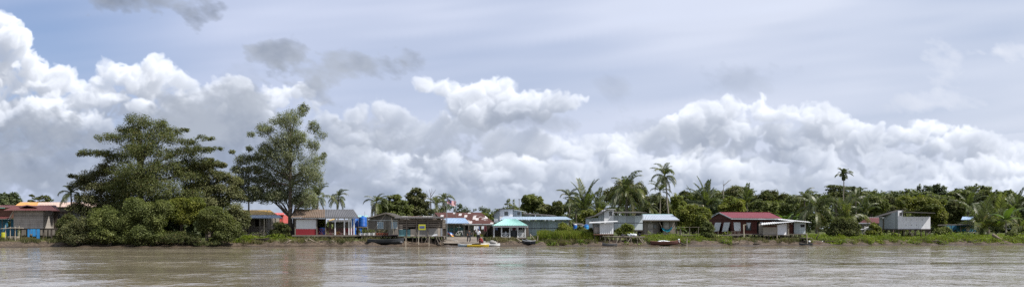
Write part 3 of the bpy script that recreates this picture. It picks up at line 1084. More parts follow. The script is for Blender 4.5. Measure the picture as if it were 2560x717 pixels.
def make_tree(name, label, cat, loc, clumps, n, leaf, mat, trunk_r, fork, bark='bark', seed=1, limbs=9, sub=0.30, per=16, lean=(0, 0), group=None, flat=0.35, stems=1, aspect=0.5):
    """clumps are relative to loc; fork = height of the first limbs"""
    r = np.random.default_rng(seed)
    root = thing(name, label, cat, loc, group)
    ox, oy, oz = loc
    pts, out = crown_points(r, clumps, n, sub, per)
    me = leaf_mesh('crown', pts, leaf, M[mat], seed=seed, flat=flat, out=out, aspect=aspect)
    c = put_mesh('crown', me)
    c.parent = root
    c['_o'] = tuple(loc)
    top = max(q[2] for q in clumps)
    mb = MB()
    for s in range(stems):
        bx, by = (0, 0) if stems == 1 else (r.uniform(-1, 1) * trunk_r * 5, r.uniform(-1, 1) * trunk_r * 4)
        f = Vector((lean[0] * fork + bx * 1.3, lean[1] * fork + by, fork))
        apex = Vector((lean[0] * top, lean[1] * top, top * 0.93))
        tr = [Vector((bx, by, -0.35)), Vector((bx, by, 0.0)), Vector((bx, by, 0)).lerp(f, 0.5) + Vector((r.normal(0, trunk_r * 0.5), 0, 0)), f,
              f.lerp(apex, 0.5) + Vector((r.normal(0, trunk_r), r.normal(0, trunk_r), 0)), apex]
        mb.tube([q + Vector(loc) for q in tr], [trunk_r * 1.6, trunk_r * 1.25, trunk_r, trunk_r * 0.85, trunk_r * 0.5, trunk_r * 0.15], 9)
        cs = sorted(clumps, key=lambda q: -(q[3] * q[5]))[:limbs]
        for q in cs:
            t = min(0.92, max(0.0, (q[2] - fork) / max(0.1, top - fork) * 0.55))
            st = f.lerp(apex, t)
            if q[2] < fork: st = Vector((bx, by, q[2] * 0.5))
            pth = limb_path(r, st, Vector(q[:3]))
            rr = trunk_r * (0.55 - 0.35 * t)
            mb.tube([p + Vector(loc) for p in pth], [rr * (1 - 0.16 * i) for i in range(len(pth))], 6)
            for _ in range(3):
                e = Vector((q[0] + r.uniform(-.6, .6) * q[3], q[1] + r.uniform(-.6, .6) * q[4], q[2] + r.uniform(0, .6) * q[5]))
                pt2 = limb_path(r, pth[3], e, 3)
                mb.tube([p + Vector(loc) for p in pt2], [rr * 0.4, rr * 0.3, rr * 0.2, rr * 0.08], 5)
    mb.build('trunk', M[bark], root, smooth=True)
    return root


def px_clumps(spec, px0, Y, z0):
    """(px, py, rx, ry[, dy, weight]) read against the photograph at depth Y -> metres relative to the tree's foot"""
    k = Y / F_PX
    out = []
    for c in spec:
        px, py, rx, ry = c[:4]
        dy = c[4] if len(c) > 4 else 0
        w = c[5] if len(c) > 5 else 1
        out.append((X(px, Y) - X(px0, Y), dy, Z(py, Y) - z0, rx * k, max(rx * k * 0.8, 0.5), ry * k, w))
    return out


def foot(px, off):
    Y = depth(px, off)
    x = X(px, Y)
    return (x, Y, ground_z(x, Y))


def spot_tree(name, label, cat, px, off, spec, n, leaf, mat, trunk_r, fork_py, **kw):
    loc = foot(px, off)
    return make_tree(name, label, cat, loc, px_clumps(spec, px, loc[1], loc[2]), n, leaf, mat, trunk_r, max(0.3, Z(fork_py, loc[1]) - loc[2]), **kw)


# ---- palms
def frond_mesh(name, L, elev, droop, leaflet, mat, n=34, hang=0.5, seed=1, twist=0.0, width=0.055):
    r = np.random.default_rng(seed)
    K = 14
    P = [np.zeros(3)]
    th = []
    side = r.normal(0, 0.05)
    for i in range(K):
        t = (i + 0.5) / K
        a = math.radians(elev - droop * t ** 1.4)
        P.append(P[-1] + np.array([math.cos(a), side * t, math.sin(a)]) * L / K)
    P = np.array(P)
    mb = MB()
    mb.tube([tuple(p) for p in P], [0.045 * L / 4 * (1 - 0.85 * i / K) for i in range(K + 1)], 5)
    v = list(mb.v); f = list(mb.f)
    for s in (-1, 1):
        for j in range(n):
            t = 0.14 + 0.86 * (j + r.uniform(-0.3, 0.3)) / n
            t = min(max(t, 0.1), 0.999)
            u = t * K; i = int(u); q = P[i] * (1 - u + i) + P[min(i + 1, K)] * (u - i)
            d = P[min(i + 1, K)] - P[i]; d = d / (np.linalg.norm(d) + 1e-9)
            nn = np.cross(d, [0, 1, 0]); nn /= np.linalg.norm(nn) + 1e-9
            if nn[2] < 0: nn = -nn
            l = leaflet * (0.35 + 0.65 * math.sin(math.pi * (0.16 + 0.74 * t))) * r.uniform(0.8, 1.1)
            sd = np.array([0, s, 0]) * 0.8 + d * (0.45 + 0.5 * t) + nn * 0.22
            sd /= np.linalg.norm(sd)
            m1 = q + sd * l * 0.5
            tip = q + sd * l * 0.85 + np.array([0, 0, -1]) * l * hang * r.uniform(0.6, 1.2)
            w = d * width * L / 4 * r.uniform(0.8, 1.3)
            b = len(v)
            v += [tuple(q - w * 0.5), tuple(q + w * 0.5), tuple(m1 + w), tuple(m1 - w), tuple(tip)]
            f += [(b, b + 1, b + 2, b + 3), (b + 3, b + 2, b + 4)]
    me = bpy.data.meshes.new(name)
    me.from_pydata(v, [], f)
    me.materials.append(M[mat])
    return me


FRONDS = {}


def frond_set(kind):
    if kind in FRONDS: return FRONDS[kind]
    S = []
    if kind == 'coconut':
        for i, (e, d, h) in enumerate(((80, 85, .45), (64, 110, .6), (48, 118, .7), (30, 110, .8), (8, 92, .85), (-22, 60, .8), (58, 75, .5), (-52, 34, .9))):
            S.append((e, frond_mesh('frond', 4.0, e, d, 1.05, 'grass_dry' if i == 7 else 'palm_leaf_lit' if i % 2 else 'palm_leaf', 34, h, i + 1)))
    elif kind == 'upright':
        for i, (e, d, h) in enumerate(((86, 30, .15), (80, 45, .2), (72, 60, .3), (62, 75, .4), (48, 80, .5), (30, 80, .6))):
            S.append((e, frond_mesh('frond', 4.0, e, d, 0.95, 'palm_leaf', 38, h, i + 11)))
    elif kind == 'nipa':
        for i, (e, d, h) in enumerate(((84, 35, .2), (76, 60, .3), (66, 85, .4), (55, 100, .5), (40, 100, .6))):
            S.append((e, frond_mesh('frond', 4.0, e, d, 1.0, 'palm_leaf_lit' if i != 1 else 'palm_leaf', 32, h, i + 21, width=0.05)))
    elif kind == 'areca':
        for i, (e, d, h) in enumerate(((80, 60, .3), (55, 90, .4), (30, 90, .5), (5, 80, .55))):
            S.append((e, frond_mesh('frond', 4.0, e, d, 1.7, 'palm_leaf', 22, h, i + 31, width=0.13)))
    FRONDS[kind] = S
    return S


def palm(name, label, px, off, top_py, R, kind='coconut', n=18, trunk_r=0.13, lean_px=0, group=None, seed=1, bark='bark_pale', shaft=False, base_py=None, nuts=0):
    """top_py: where the fronds spring from; R: frond length in metres"""
    r = random.Random(seed)
    loc = foot(px, off)
    root = thing(name, label, 'palm tree', loc, group)
    h = Z(top_py, loc[1]) - loc[2]
    lx = lean_px * loc[1] / F_PX
    if h > 0.5:
        mb = MB()
        k = 9
        pts = [(loc[0] + lx * (i / k) ** 1.6 + 0.05 * math.sin(i * 1.7 + seed), loc[1], loc[2] - 0.3 + (h + 0.3) * i / k) for i in range(k + 1)]
        mb.tube(pts, [trunk_r * (1.5 if i == 0 else 1.1 - 0.35 * i / k) for i in range(k + 1)], 8)
        mb.build('trunk', M[bark], root, smooth=True)
        if shaft:
            MB().tube([(loc[0] + lx, loc[1], loc[2] + h - 0.9), (loc[0] + lx, loc[1], loc[2] + h - 0.45), (loc[0] + lx, loc[1], loc[2] + h + 0.1)], [0.28, 0.34, 0.12], 8).build('crown_shaft', M['leaf_dark'], root, smooth=True)
    if nuts:
        mb = MB()
        for i in range(nuts):
            a = i * 2.4
            mb.ell((loc[0] + lx + 0.3 * math.cos(a), loc[1] + 0.3 * math.sin(a), loc[2] + h - 0.25 - 0.1 * (i % 3)), 0.15, 7, 5)
        mb.build('coconuts', M['nut'], root)
    S = frond_set(kind)
    for i in range(n):
        e, me = S[int((i / n) * len(S)) % len(S)] if r.random() < 0.75 else r.choice(S)
        o = bpy.data.objects.new('frond', me)
        COL.objects.link(o)
        o.parent = root
        sp = 0.05 if kind in ('coconut', 'areca') else 0.35
        o.location = (lx + r.uniform(-sp, sp), r.uniform(-sp, sp), h + r.uniform(-0.12, 0.08))
        o.rotation_euler = (r.uniform(-0.12, 0.12), r.uniform(-0.1, 0.1), i * 2.39996 + r.uniform(-0.55, 0.55))
        s = R / 4.0 * r.uniform(0.7, 1.15)
        o.scale = (s, s, s)
    return root


material('nut', (0.12, 0.11, 0.03), 0.6)


def banana(name, label, px, off, h, n=6, group=None, seed=1, mat='banana_leaf'):
    r = random.Random(seed)
    loc = foot(px, off)
    root = thing(name, label, 'banana plant', loc, group)
    MB().tube([(loc[0], loc[1], loc[2] - 0.2), (loc[0], loc[1], loc[2] + h * 0.35), (loc[0], loc[1], loc[2] + h * 0.5)], [0.14, 0.11, 0.07], 7).build('stem', M['bark_pale'], root)
    for i in range(n):
        a = i * 2.4 + r.uniform(-0.4, 0.4)
        L = h * r.uniform(0.5, 0.75); el = math.radians(r.uniform(50, 86) if i < n - 2 else r.uniform(20, 45)); W = L * 0.13
        mb = MB()
        prev = None
        p = Vector((loc[0], loc[1], loc[2] + h * 0.45))
        K = 7
        for k in range(K + 1):
            t = k / K
            w = W * (math.sin(math.pi * min(1, 0.08 + t * 0.92)) ** 0.6) if t < 1 else 0.02
            sd = Vector((-math.sin(a), math.cos(a), 0)) * w
            row = (p - sd + Vector((0, 0, -w * 0.35)), p.copy(), p + sd + Vector((0, 0, -w * 0.35)))
            if prev:
                mb.face(prev[0], prev[1], row[1], row[0]); mb.face(prev[1], prev[2], row[2], row[1])
            prev = row
            e = el - t * 1.5
            p = p + Vector((math.cos(a) * math.cos(e), math.sin(a) * math.cos(e), math.sin(e))) * (L / K)
        mb.build('leaf', M[mat], root, smooth=True)
    return root


def dome(r, px, py, rx, ry, Y, k=6):
    """clumps of one rounded crown whose outline reaches py"""
    out = []
    for i in range(k):
        a = r.uniform(0, 2 * math.pi); q = r.uniform(0.25, 0.75)
        out.append((px + math.cos(a) * rx * q, py + ry - math.sin(a) * ry * q * (0.95), rx * r.uniform(0.35, 0.55), ry * r.uniform(0.35, 0.5), r.uniform(-2, 1)))
    out.append((px, py + ry * 0.5, rx * 0.5, ry * 0.48, 0))
    out.append((px, py + ry * 1.3, rx * 0.7, ry * 0.5, 0))
    return out


def build_left_trees():
    # the big tiered tree on the point
    spec = [(345, 302, 34, 20), (312, 322, 30, 15, 1), (385, 312, 40, 16), (430, 328, 34, 10), (462, 322, 14, 6), (285, 345, 34, 13, -1), (345, 338, 50, 20), (410, 345, 50, 18, -1), (470, 352, 34, 8),
            (512, 343, 26, 7), (255, 382, 40, 9), (222, 378, 24, 8), (205, 383, 14, 6), (490, 372, 44, 9), (535, 369, 26, 6), (440, 378, 50, 16, 2), (330, 372, 60, 20, 1), (385, 380, 60, 22, -2), (290, 395, 36, 16, 1),
            (420, 415, 60, 20, -1), (480, 400, 40, 12, 1), (520, 398, 26, 8), (370, 430, 70, 26, -3), (310, 430, 30, 18, 2), (460, 440, 50, 20), (350, 470, 60, 24, -2), (420, 475, 60, 26, -3), (340, 510, 50, 26, -1), (400, 510, 50, 26), (470, 490, 40, 26), (300, 470, 40, 24)]
    spec = [(c[0], c[1] + 3, c[2] * 1.05, c[3] * (1.12 if c[2] > 28 else 1.0), *c[4:]) for c in spec] + [(345, 455, 60, 34, 3.0, 1.2), (400, 500, 60, 30, 3.0), (330, 525, 60, 26, 3.2), (430, 535, 60, 26, 3.2), (480, 545, 40, 24, 3.2), (290, 540, 50, 24, 3.0)]
    spot_tree('tiered_tree', 'tallest broad dark green tree with flat tiered branches on the river point', 'tree', 350, 6.5, spec, 100000, 0.20, 'leaf_dark', 0.42, 480, seed=3, limbs=26, sub=0.30, per=20)
    spec = [(225, 442, 36, 16), (265, 425, 36, 18), (205, 462, 30, 14), (245, 468, 40, 18), (285, 460, 34, 22), (180, 440, 14, 6), (218, 495, 34, 18), (268, 505, 40, 24), (300, 490, 30, 20), (235, 525, 40, 20), (290, 525, 36, 20), (190, 520, 22, 16)]
    spot_tree('shore_tree', 'loose grey green tree leaning out beside the small coconut palm', 'tree', 255, 8, spec, 36000, 0.21, 'leaf_olive', 0.2, 500, seed=4, limbs=9)
    spec = [(500, 418, 34, 12), (540, 412, 28, 10), (470, 430, 40, 16), (530, 440, 44, 18), (565, 440, 26, 12), (585, 455, 24, 12), (500, 468, 50, 20), (555, 475, 44, 20), (590, 490, 26, 18), (520, 505, 54, 22), (465, 500, 40, 20), (548, 510, 30, 20), (500, 530, 46, 20)]
    spot_tree('spreading_tree', 'brownish olive tree with spreading branches between the tallest tree and the yellow roof', 'tree', 520, 8.5, spec, 56000, 0.21, 'leaf_olive', 0.26, 500, seed=6, limbs=11)
    bushes = [('low dark shrub at the water below the small coconut palm', 200, 1.6, [(185, 575, 30, 24), (215, 565, 32, 26), (200, 595, 40, 14), (240, 585, 30, 20), (165, 592, 22, 14)], 'leaf_olive', 14000),
              ('dark low bush overgrowing the porch of the maroon roofed plank house', 160, 4.2, [(156, 560, 16, 16), (172, 552, 18, 20), (165, 580, 24, 16), (150, 590, 14, 10)], 'leaf_dark', 8000),
              ('dark shrub at the foot of the tall airy tree', 702, 6.5, [(698, 565, 14, 12), (712, 572, 14, 14), (690, 580, 16, 10), (705, 586, 18, 9)], 'leaf_dark', 7000),
              ('olive mangrove bush below the grey green leaning tree', 275, 1.3, [(262, 548, 40, 28), (300, 555, 36, 30), (240, 560, 26, 22), (275, 585, 44, 22), (310, 592, 30, 16)], 'leaf_mid', 22000),
              ('widest light green mangrove bush under the tallest tree', 355, 0.7, [(345, 528, 40, 26), (385, 545, 34, 30), (322, 556, 32, 26), (352, 584, 46, 22), (392, 592, 26, 16), (335, 508, 26, 16), (408, 520, 28, 22), (375, 570, 30, 20)], 'leaf_mid', 34000),
              ('bright yellow green bush growing right of the widest mangrove bush', 450, 3.0, [(445, 515, 34, 20), (482, 512, 28, 20), (458, 540, 34, 20), (492, 538, 24, 18)], 'leaf_bright', 24000),
              ('rounded green mangrove bush overhanging the water at the edge of the mud', 520, 0.9, [(530, 540, 34, 24), (556, 556, 26, 26), (516, 560, 24, 22), (560, 588, 26, 18), (580, 572, 20, 24)], 'leaf_mid', 26000),
              ('dark shrub under the trees at the waterline', 445, 0.8, [(440, 598, 46, 12), (300, 604, 40, 8), (350, 606, 50, 7), (520, 606, 40, 7), (245, 604, 30, 8), (440, 590, 46, 14), (480, 596, 30, 12), (410, 598, 30, 10)], 'leaf_dark', 9000),
              ('twiggy olive bush in front of the yellow roofed house', 590, 4.5, [(585, 530, 26, 24), (600, 555, 26, 22), (580, 580, 28, 20), (612, 540, 18, 14)], 'leaf_olive', 9000)]
    for i, (lab, px, off, spec, mat, n) in enumerate(bushes):
        spot_tree('mangrove_bush', lab, 'bush', px, off, spec, int(n * 1.3), 0.19, mat, 0.07, 600, seed=20 + i, limbs=6, stems=4, sub=0.28, group='bushes on the river point')
    spec = [(625, 372, 10, 10), (610, 400, 22, 14), (640, 395, 18, 12), (595, 425, 20, 14), (630, 425, 26, 14), (610, 450, 30, 14), (650, 450, 20, 14), (600, 472, 24, 14), (640, 474, 24, 14), (618, 494, 28, 13), (580, 380, 8, 6)]
    spot_tree('slender_tree', 'sparse slender tree just beside the tall airy tree', 'tree', 622, 10, spec, 17000, 0.20, 'leaf_airy', 0.11, 500, seed=7, limbs=11, sub=0.34, per=22)
    spec = [(752, 266, 14, 13), (735, 285, 22, 14), (765, 290, 18, 12), (690, 295, 26, 14), (715, 310, 34, 18), (775, 312, 26, 14), (655, 310, 22, 12), (670, 335, 34, 18), (740, 335, 40, 18), (795, 335, 22, 14),
            (700, 362, 44, 20), (765, 362, 36, 18), (655, 365, 26, 16), (800, 365, 18, 16), (680, 392, 36, 18), (735, 395, 46, 20), (785, 392, 26, 18), (660, 420, 30, 18), (715, 425, 50, 20), (770, 425, 34, 20),
            (680, 455, 40, 20), (740, 460, 44, 22), (785, 455, 26, 18), (700, 490, 44, 22), (760, 495, 34, 20), (660, 490, 26, 18), (645, 335, 14, 8), (812, 385, 10, 8), (690, 490, 32, 14), (756, 502, 34, 16), (650, 484, 26, 14), (735, 508, 22, 12), (780, 490, 22, 18)]
    jr = random.Random(5)
    spec += [(660, 456, 36, 32, -1, .8), (640, 486, 30, 18, 7, .8), (690, 494, 36, 16, 7, .8), (715, 370, 70, 60, 0, .9), (728, 300, 44, 34, 0, .8), (690, 440, 60, 40, 1, .8), (770, 420, 44, 50, 0, .8), (720, 480, 70, 34, 1, .8)]
    spec = [(c[0] + jr.uniform(-9, 9), c[1] + jr.uniform(-7, 7), c[2] * jr.uniform(.6, 1.0), c[3] * jr.uniform(.9, 1.35), jr.uniform(-2.5, 2.5), jr.uniform(.6, 1.3)) for c in spec]
    spot_tree('tall_airy_tree', 'tall airy tree with a thin see-through crown beside the white and red shed', 'tree', 726, 9, spec, 66000, 0.19, 'leaf_airy', 0.27, 470, bark='bark', seed=8, limbs=28, sub=0.33, per=26)
    palm('coconut_palm', 'thin young coconut palm beside the maroon roofed plank house', 178, 8.5, 484, 2.1, n=13, trunk_r=0.12, seed=2, bark='bark')
    spec = [(80, 489, 8, 3), (95, 496, 14, 3), (112, 492, 14, 4), (122, 500, 12, 5), (78, 502, 10, 3), (110, 505, 16, 4)]
    spot_tree('flat_topped_tree', 'small flat tiered tree showing above the orange roof', 'tree', 105, 50, spec, 2600, 0.30, 'leaf_dark', 0.12, 520, seed=9, limbs=6, sub=0.22)
    spec = dome(random.Random(3), 12, 480, 34, 28, 0) + [(35, 500, 20, 14), (-10, 500, 30, 18), (40, 510, 14, 10)]
    spot_tree('round_tree', 'rounded dark far tree above the teal roof edge', 'tree', 10, 95, spec, 9000, 0.55, 'leaf_far', 0.3, 530, seed=10, limbs=4)
    # behind the veranda shed
    palm('coconut_palm', 'drooping coconut palm behind the ridge of the rusty veranda shed', 795, 22, 494, 3.0, n=18, seed=5)
    palm('coconut_palm', 'small coconut palm standing against open sky behind the veranda shed', 845, 34, 493, 2.3, n=17, trunk_r=0.12, seed=6)
    spot_tree('citrus_bush', 'bright yellow green leafy bush beyond the open veranda of the shed', 'bush', 804, 11, [(804, 556, 10, 10), (800, 566, 8, 8), (810, 568, 8, 8)], 2600, 0.2, 'leaf_bright', 0.05, 575, seed=31, limbs=3)
    # trees behind the grey gable house and the slatted hut
    palm('coconut_palm', 'coconut palm leaning behind the grey gable house, beside the leafy trees', 935, 28, 506, 2.4, n=16, trunk_r=0.14, lean_px=6, seed=7)
    spec = [(985, 493, 20, 7), (965, 503, 16, 6), (1000, 505, 20, 7), (978, 516, 34, 12), (1008, 522, 24, 12), (960, 528, 24, 14), (990, 538, 34, 14), (1015, 540, 20, 12)]
    spot_tree('layered_tree', 'layered bright green tree behind the grey gable house', 'tree', 985, 34, spec, 16000, 0.32, 'leaf_mid', 0.2, 535, seed=11, limbs=8, sub=0.26)
    spec = [(1040, 476, 14, 9), (1025, 490, 14, 9), (1055, 490, 14, 10), (1040, 500, 22, 12), (1022, 512, 18, 10), (1060, 512, 16, 12), (1040, 525, 28, 14), (1065, 530, 16, 12), (1020, 535, 22, 12)]
    spot_tree('oval_tree', 'tall oval olive tree with gaps in its crown behind the slatted hut', 'tree', 1042, 36, spec, 13000, 0.32, 'leaf_olive', 0.22, 530, seed=12, limbs=9, sub=0.27)
    dead = MB()
    loc = foot(1078, 40); Y = loc[1]
    pp = lambda px, py: (X(px, Y), Y, Z(py, Y))
    dead.tube([(loc[0], Y, loc[2] - .3), pp(1077, 510), pp(1077, 488), pp(1073, 472)], [.14, .1, .06, .015], 6)
    dead.tube([pp(1077, 492), pp(1084, 482), pp(1090, 473)], [.06, .04, .012], 5)
    dead.tube([pp(1077, 500), pp(1070, 490), pp(1066, 476)], [.05, .035, .012], 5)
    dead.tube([pp(1077, 485), pp(1080, 478), pp(1079, 470)], [.04, .03, .012], 5)
    tag(dead.build('dead_tree', M['bark'], loc=loc), 'bare dead tree with forked twigs between the oval tree and the flag', 'dead tree')
    palm('coconut_palm', 'shorter coconut palm behind the gable of the rusty patched roof', 1092, 36, 512, 2.4, n=14, seed=8)
    palm('coconut_palm', 'coconut palm rising just behind the red and white striped flag', 1110, 40, 500, 2.2, n=15, trunk_r=0.12, seed=9)
    spot_tree('lime_bush', 'small lime green bush between the rusty patched roof and the white tower house', 'bush', 1215, 34, [(1210, 538, 10, 8), (1222, 543, 10, 9), (1205, 548, 9, 8), (1215, 552, 12, 9)], 3500, 0.26, 'leaf_bright', 0.08, 555, seed=13, limbs=4)


def build_right_trees():
    T = spot_tree
    R = random.Random(4)
    T('bushy_tree', 'dark bushy tree beside the lamp mast behind the long grey building', 'tree', 1332, 40, dome(R, 1332, 484, 27, 26, 0) + [(1318, 515, 16, 14), (1348, 518, 16, 14)], 14000, 0.34, 'leaf_mid', 0.25, 535, seed=40, limbs=7)
    T('bushy_tree', 'low olive tree right of the dark bushy tree by the lamp mast', 'tree', 1368, 36, dome(R, 1366, 510, 26, 16, 0) + [(1390, 525, 18, 12)], 9000, 0.32, 'leaf_olive', 0.2, 545, seed=41, limbs=6)
    T('bushy_tree', 'small dark tree filling the gap left of the first palm behind the grey building', 'tree', 1398, 48, dome(R, 1396, 500, 20, 22, 0), 7000, 0.36, 'leaf_dark', 0.2, 545, seed=42, limbs=5)
    palm('coconut_palm', 'slim coconut palm above the right end of the long grey building', 1423, 34, 492, 2.4, n=15, trunk_r=0.12, seed=11)
    palm('sago_palm', 'stout feathery palm with upright fronds left of the other upright one', 1462, 30, 528, 5.0, kind='upright', n=17, trunk_r=0.3, seed=12, bark='bark')
    palm('sago_palm', 'second feathery upright palm standing between its twin and the big drooping palm', 1497, 34, 532, 4.2, kind='upright', n=14, trunk_r=0.25, seed=13, bark='bark')
    T('brown_green_tree', 'broad brownish tree rising behind the big drooping coconut palm', 'tree', 1568, 52, dome(R, 1562, 447, 50, 40, 0) + [(1530, 490, 24, 20), (1600, 470, 14, 14), (1598, 500, 20, 24), (1610, 480, 8, 6)], 20000, 0.36, 'leaf_olive', 0.3, 525, seed=43, limbs=8)
    palm('coconut_palm', 'big drooping coconut palm behind the grey white tower house', 1566, 24, 483, 4.1, n=24, trunk_r=0.22, seed=14, nuts=8)
    T('yellow_green_tree', 'yellow green small tree behind the sloping roof of the grey white tower house', 'bush', 1470, 22, [(1470, 535, 16, 12), (1490, 540, 16, 12), (1455, 548, 14, 12), (1475, 555, 22, 12), (1500, 530, 12, 10)], 7000, 0.28, 'leaf_bright', 0.12, 560, seed=44, limbs=5)
    palm('coconut_palm', 'tallest coconut palm on a thin pale leaning trunk behind the silver roof', 1673, 22, 440, 2.75, n=20, trunk_r=0.13, lean_px=-11, seed=15, nuts=6)
    palm('coconut_palm', 'half hidden coconut palm just left of the tallest leaning one', 1650, 40, 478, 2.6, n=13, trunk_r=0.11, seed=16)
    T('olive_tree', 'olive tree filling the space between the two coconut palms and the silver roof', 'tree', 1640, 44, [(1625, 500, 24, 16), (1650, 505, 24, 18), (1615, 520, 24, 16), (1660, 525, 24, 16), (1640, 530, 24, 16)], 9000, 0.34, 'leaf_olive', 0.2, 545, seed=45, limbs=5)
    T('lime_tree', 'yellow green tree with drooping sprays right of the tallest palm trunk', 'tree', 1692, 30, [(1690, 500, 14, 16), (1700, 515, 18, 16), (1684, 530, 16, 14), (1706, 538, 18, 14)], 7000, 0.3, 'leaf_bright', 0.15, 550, seed=46, limbs=5)
    T('dark_tree', 'dark rounded tree right of the tallest coconut palm', 'tree', 1715, 46, dome(R, 1712, 476, 30, 32, 0) + [(1735, 495, 18, 16)], 12000, 0.36, 'leaf_dark', 0.25, 530, seed=47, limbs=6)
    palm('sago_palm', 'group of tall feathery fronds rising above the round glossy tree', 1765, 40, 520, 5.2, kind='upright', n=20, trunk_r=0.3, seed=17, bark='bark')
    palm('sago_palm', 'shorter feathery palm left of the tall feathery fronds', 1738, 44, 515, 3.6, kind='upright', n=12, trunk_r=0.25, seed=18, bark='bark')
    T('round_glossy_tree', 'big round glossy tree with sunlit top between the silver roof and the red house', 'tree', 1736, 13, dome(R, 1736, 508, 34, 36, 0) + [(1710, 535, 18, 18), (1762, 535, 16, 18), (1736, 560, 32, 22), (1710, 565, 18, 16), (1756, 562, 16, 18)], 30000, 0.27, 'leaf_bright', 0.25, 570, seed=48, limbs=9)
    T('conical_shrub', 'fresh green conical shrub beside the walkway in front of the red house', 'bush', 1772, 5.5, [(1768, 560, 9, 8), (1763, 570, 12, 9), (1776, 573, 12, 10), (1768, 585, 18, 10), (1780, 590, 12, 8), (1758, 592, 12, 8)], 8000, 0.2, 'leaf_mid', 0.05, 595, seed=49, limbs=4, stems=3)
    T('round_green_tree', 'round bright tree directly behind the red roof', 'tree', 1825, 24, dome(R, 1826, 491, 34, 24, 0), 14000, 0.3, 'leaf_bright', 0.2, 540, seed=50, limbs=6)
    T('dark_tree', 'tall dark tree behind the round bright one over the red roof', 'tree', 1840, 50, dome(R, 1840, 463, 40, 34, 0) + [(1870, 490, 20, 18)], 15000, 0.36, 'leaf_olive', 0.3, 530, seed=51, limbs=7)
    dead = MB(); loc = foot(1812, 46); Y = loc[1]
    pp = lambda px, py: (X(px, Y), Y, Z(py, Y))
    dead.tube([(loc[0], Y, loc[2]), pp(1808, 480), pp(1810, 462), pp(1828, 448)], [.16, .12, .08, .015], 6)
    dead.tube([pp(1810, 468), pp(1808, 458), pp(1809, 450)], [.06, .03, .012], 5)
    dead.tube([pp(1818, 456), pp(1821, 451), pp(1829, 451)], [.04, .025, .01], 5)
    tag(dead.build('dead_branch_tree', M['bark_pale'], loc=loc), 'bare dead limb sticking up beside the feathery fronds', 'dead tree')
    T('dark_tree', 'broad dark tree between the red roof and the big coconut palm by the shed', 'tree', 1925, 48, dome(R, 1925, 473, 44, 36, 0) + [(1900, 505, 24, 20), (1960, 500, 24, 20)], 16000, 0.36, 'leaf_dark', 0.3, 535, seed=52, limbs=7)
    T('mid_green_tree', 'mid green tree over the right end of the red roof', 'tree', 1900, 30, dome(R, 1895, 500, 30, 24, 0) + [(1925, 520, 20, 18)], 11000, 0.32, 'leaf_mid', 0.2, 545, seed=53, limbs=6)
    T('mid_green_tree', 'bushy green tree behind the clump of banana plants', 'tree', 1985, 42, dome(R, 1985, 485, 36, 30, 0) + [(1960, 520, 24, 18)], 13000, 0.34, 'leaf_mid', 0.25, 540, seed=54, limbs=6)
    for i, (px, off, h, lab) in enumerate(((1962, 17, 4.2, 'banana plant nearest the red roof, behind the yellowish lean-to roof'), (1982, 19, 4.0, 'banana plant in the middle of the clump behind the shed'),
                                           (2000, 16, 3.6, 'banana plant at the edge of the clump next to the big coconut palm'))):
        banana('banana_plant', lab, px, off, h, 8, 'banana plants behind the shed', seed=i + 3)
    banana('banana_plant', 'pale young banana plant beside the wooden house with the silver roof', 1702, 11, 2.2, 6, seed=9)
    palm('coconut_palm', 'big coconut palm with arching fronds right of the grey shed', 2042, 14, 525, 4.0, n=24, trunk_r=0.2, seed=19)
    T('flat_crowned_tree', 'flat crowned layered tree behind the slender areca palm', 'tree', 2090, 60, [(2085, 466, 22, 4), (2110, 470, 30, 5), (2078, 474, 14, 3), (2140, 474, 16, 4), (2100, 482, 40, 6), (2150, 470, 4, 3), (2090, 495, 34, 10), (2130, 495, 30, 10)], 9000, 0.4, 'leaf_far', 0.2, 515, seed=55, limbs=8, sub=0.2)
    palm('areca_palm', 'slender areca palm on a thin pale stem against the sky', 2109, 26, 437, 1.45, kind='areca', n=17, trunk_r=0.10, seed=20, shaft=True)
    palm('coconut_palm', 'young coconut palm with tall fronds standing in the vine covered shrub', 2116, 11, 556, 4.4, kind='nipa', n=17, trunk_r=0.2, seed=21, bark='bark')
    palm('coconut_palm', 'coconut palm behind the areca stem, half hidden by the forest', 2140, 30, 500, 3.0, n=15, seed=22)
    T('vine_shrub', 'dark vine covered shrub below the young coconut palm', 'bush', 2108, 8, [(2100, 560, 22, 16), (2125, 562, 20, 18), (2090, 578, 22, 14), (2118, 582, 26, 14), (2140, 570, 12, 18)], 15000, 0.22, 'leaf_dark', 0.08, 590, seed=56, limbs=5, stems=3)
    T('leafy_shrub', 'light green shrub growing between the small maroon roofed house and the white stilt house', 'bush', 2185, 8, [(2183, 565, 9, 8), (2175, 580, 12, 8), (2190, 582, 14, 9), (2195, 570, 8, 6)], 5000, 0.2, 'leaf_bright', 0.05, 592, seed=57, limbs=4, stems=2)
    T('yellow_crowned_tree', 'large yellow green tree behind the white stilt house', 'tree', 2320, 19, dome(R, 2300, 488, 50, 28, 0) + dome(R, 2335, 500, 30, 30, 0) + [(2262, 505, 24, 16), (2345, 540, 22, 22), (2352, 558, 16, 14), (2320, 530, 30, 20)], 34000, 0.28, 'leaf_bright', 0.3, 560, seed=58, limbs=12)
    T('rounded_tree', 'rounded tree behind the small maroon roofed house', 'tree', 2180, 40, dome(R, 2178, 487, 34, 26, 0) + [(2160, 520, 20, 16), (2205, 515, 22, 18)], 14000, 0.34, 'leaf_mid', 0.25, 540, seed=59, limbs=6)
    T('rounded_tree', 'rounded tree between the maroon roofed house and the large yellow green tree', 'tree', 2232, 44, dome(R, 2232, 492, 32, 24, 0) + [(2225, 525, 20, 16)], 12000, 0.36, 'leaf_olive', 0.25, 540, seed=60, limbs=6)
    T('dark_tree', 'dark tree between the large yellow green tree and the blue hut', 'tree', 2385, 34, dome(R, 2385, 500, 34, 30, 0) + [(2370, 540, 20, 18), (2400, 545, 20, 16)], 15000, 0.34, 'leaf_dark', 0.25, 550, seed=61, limbs=6)
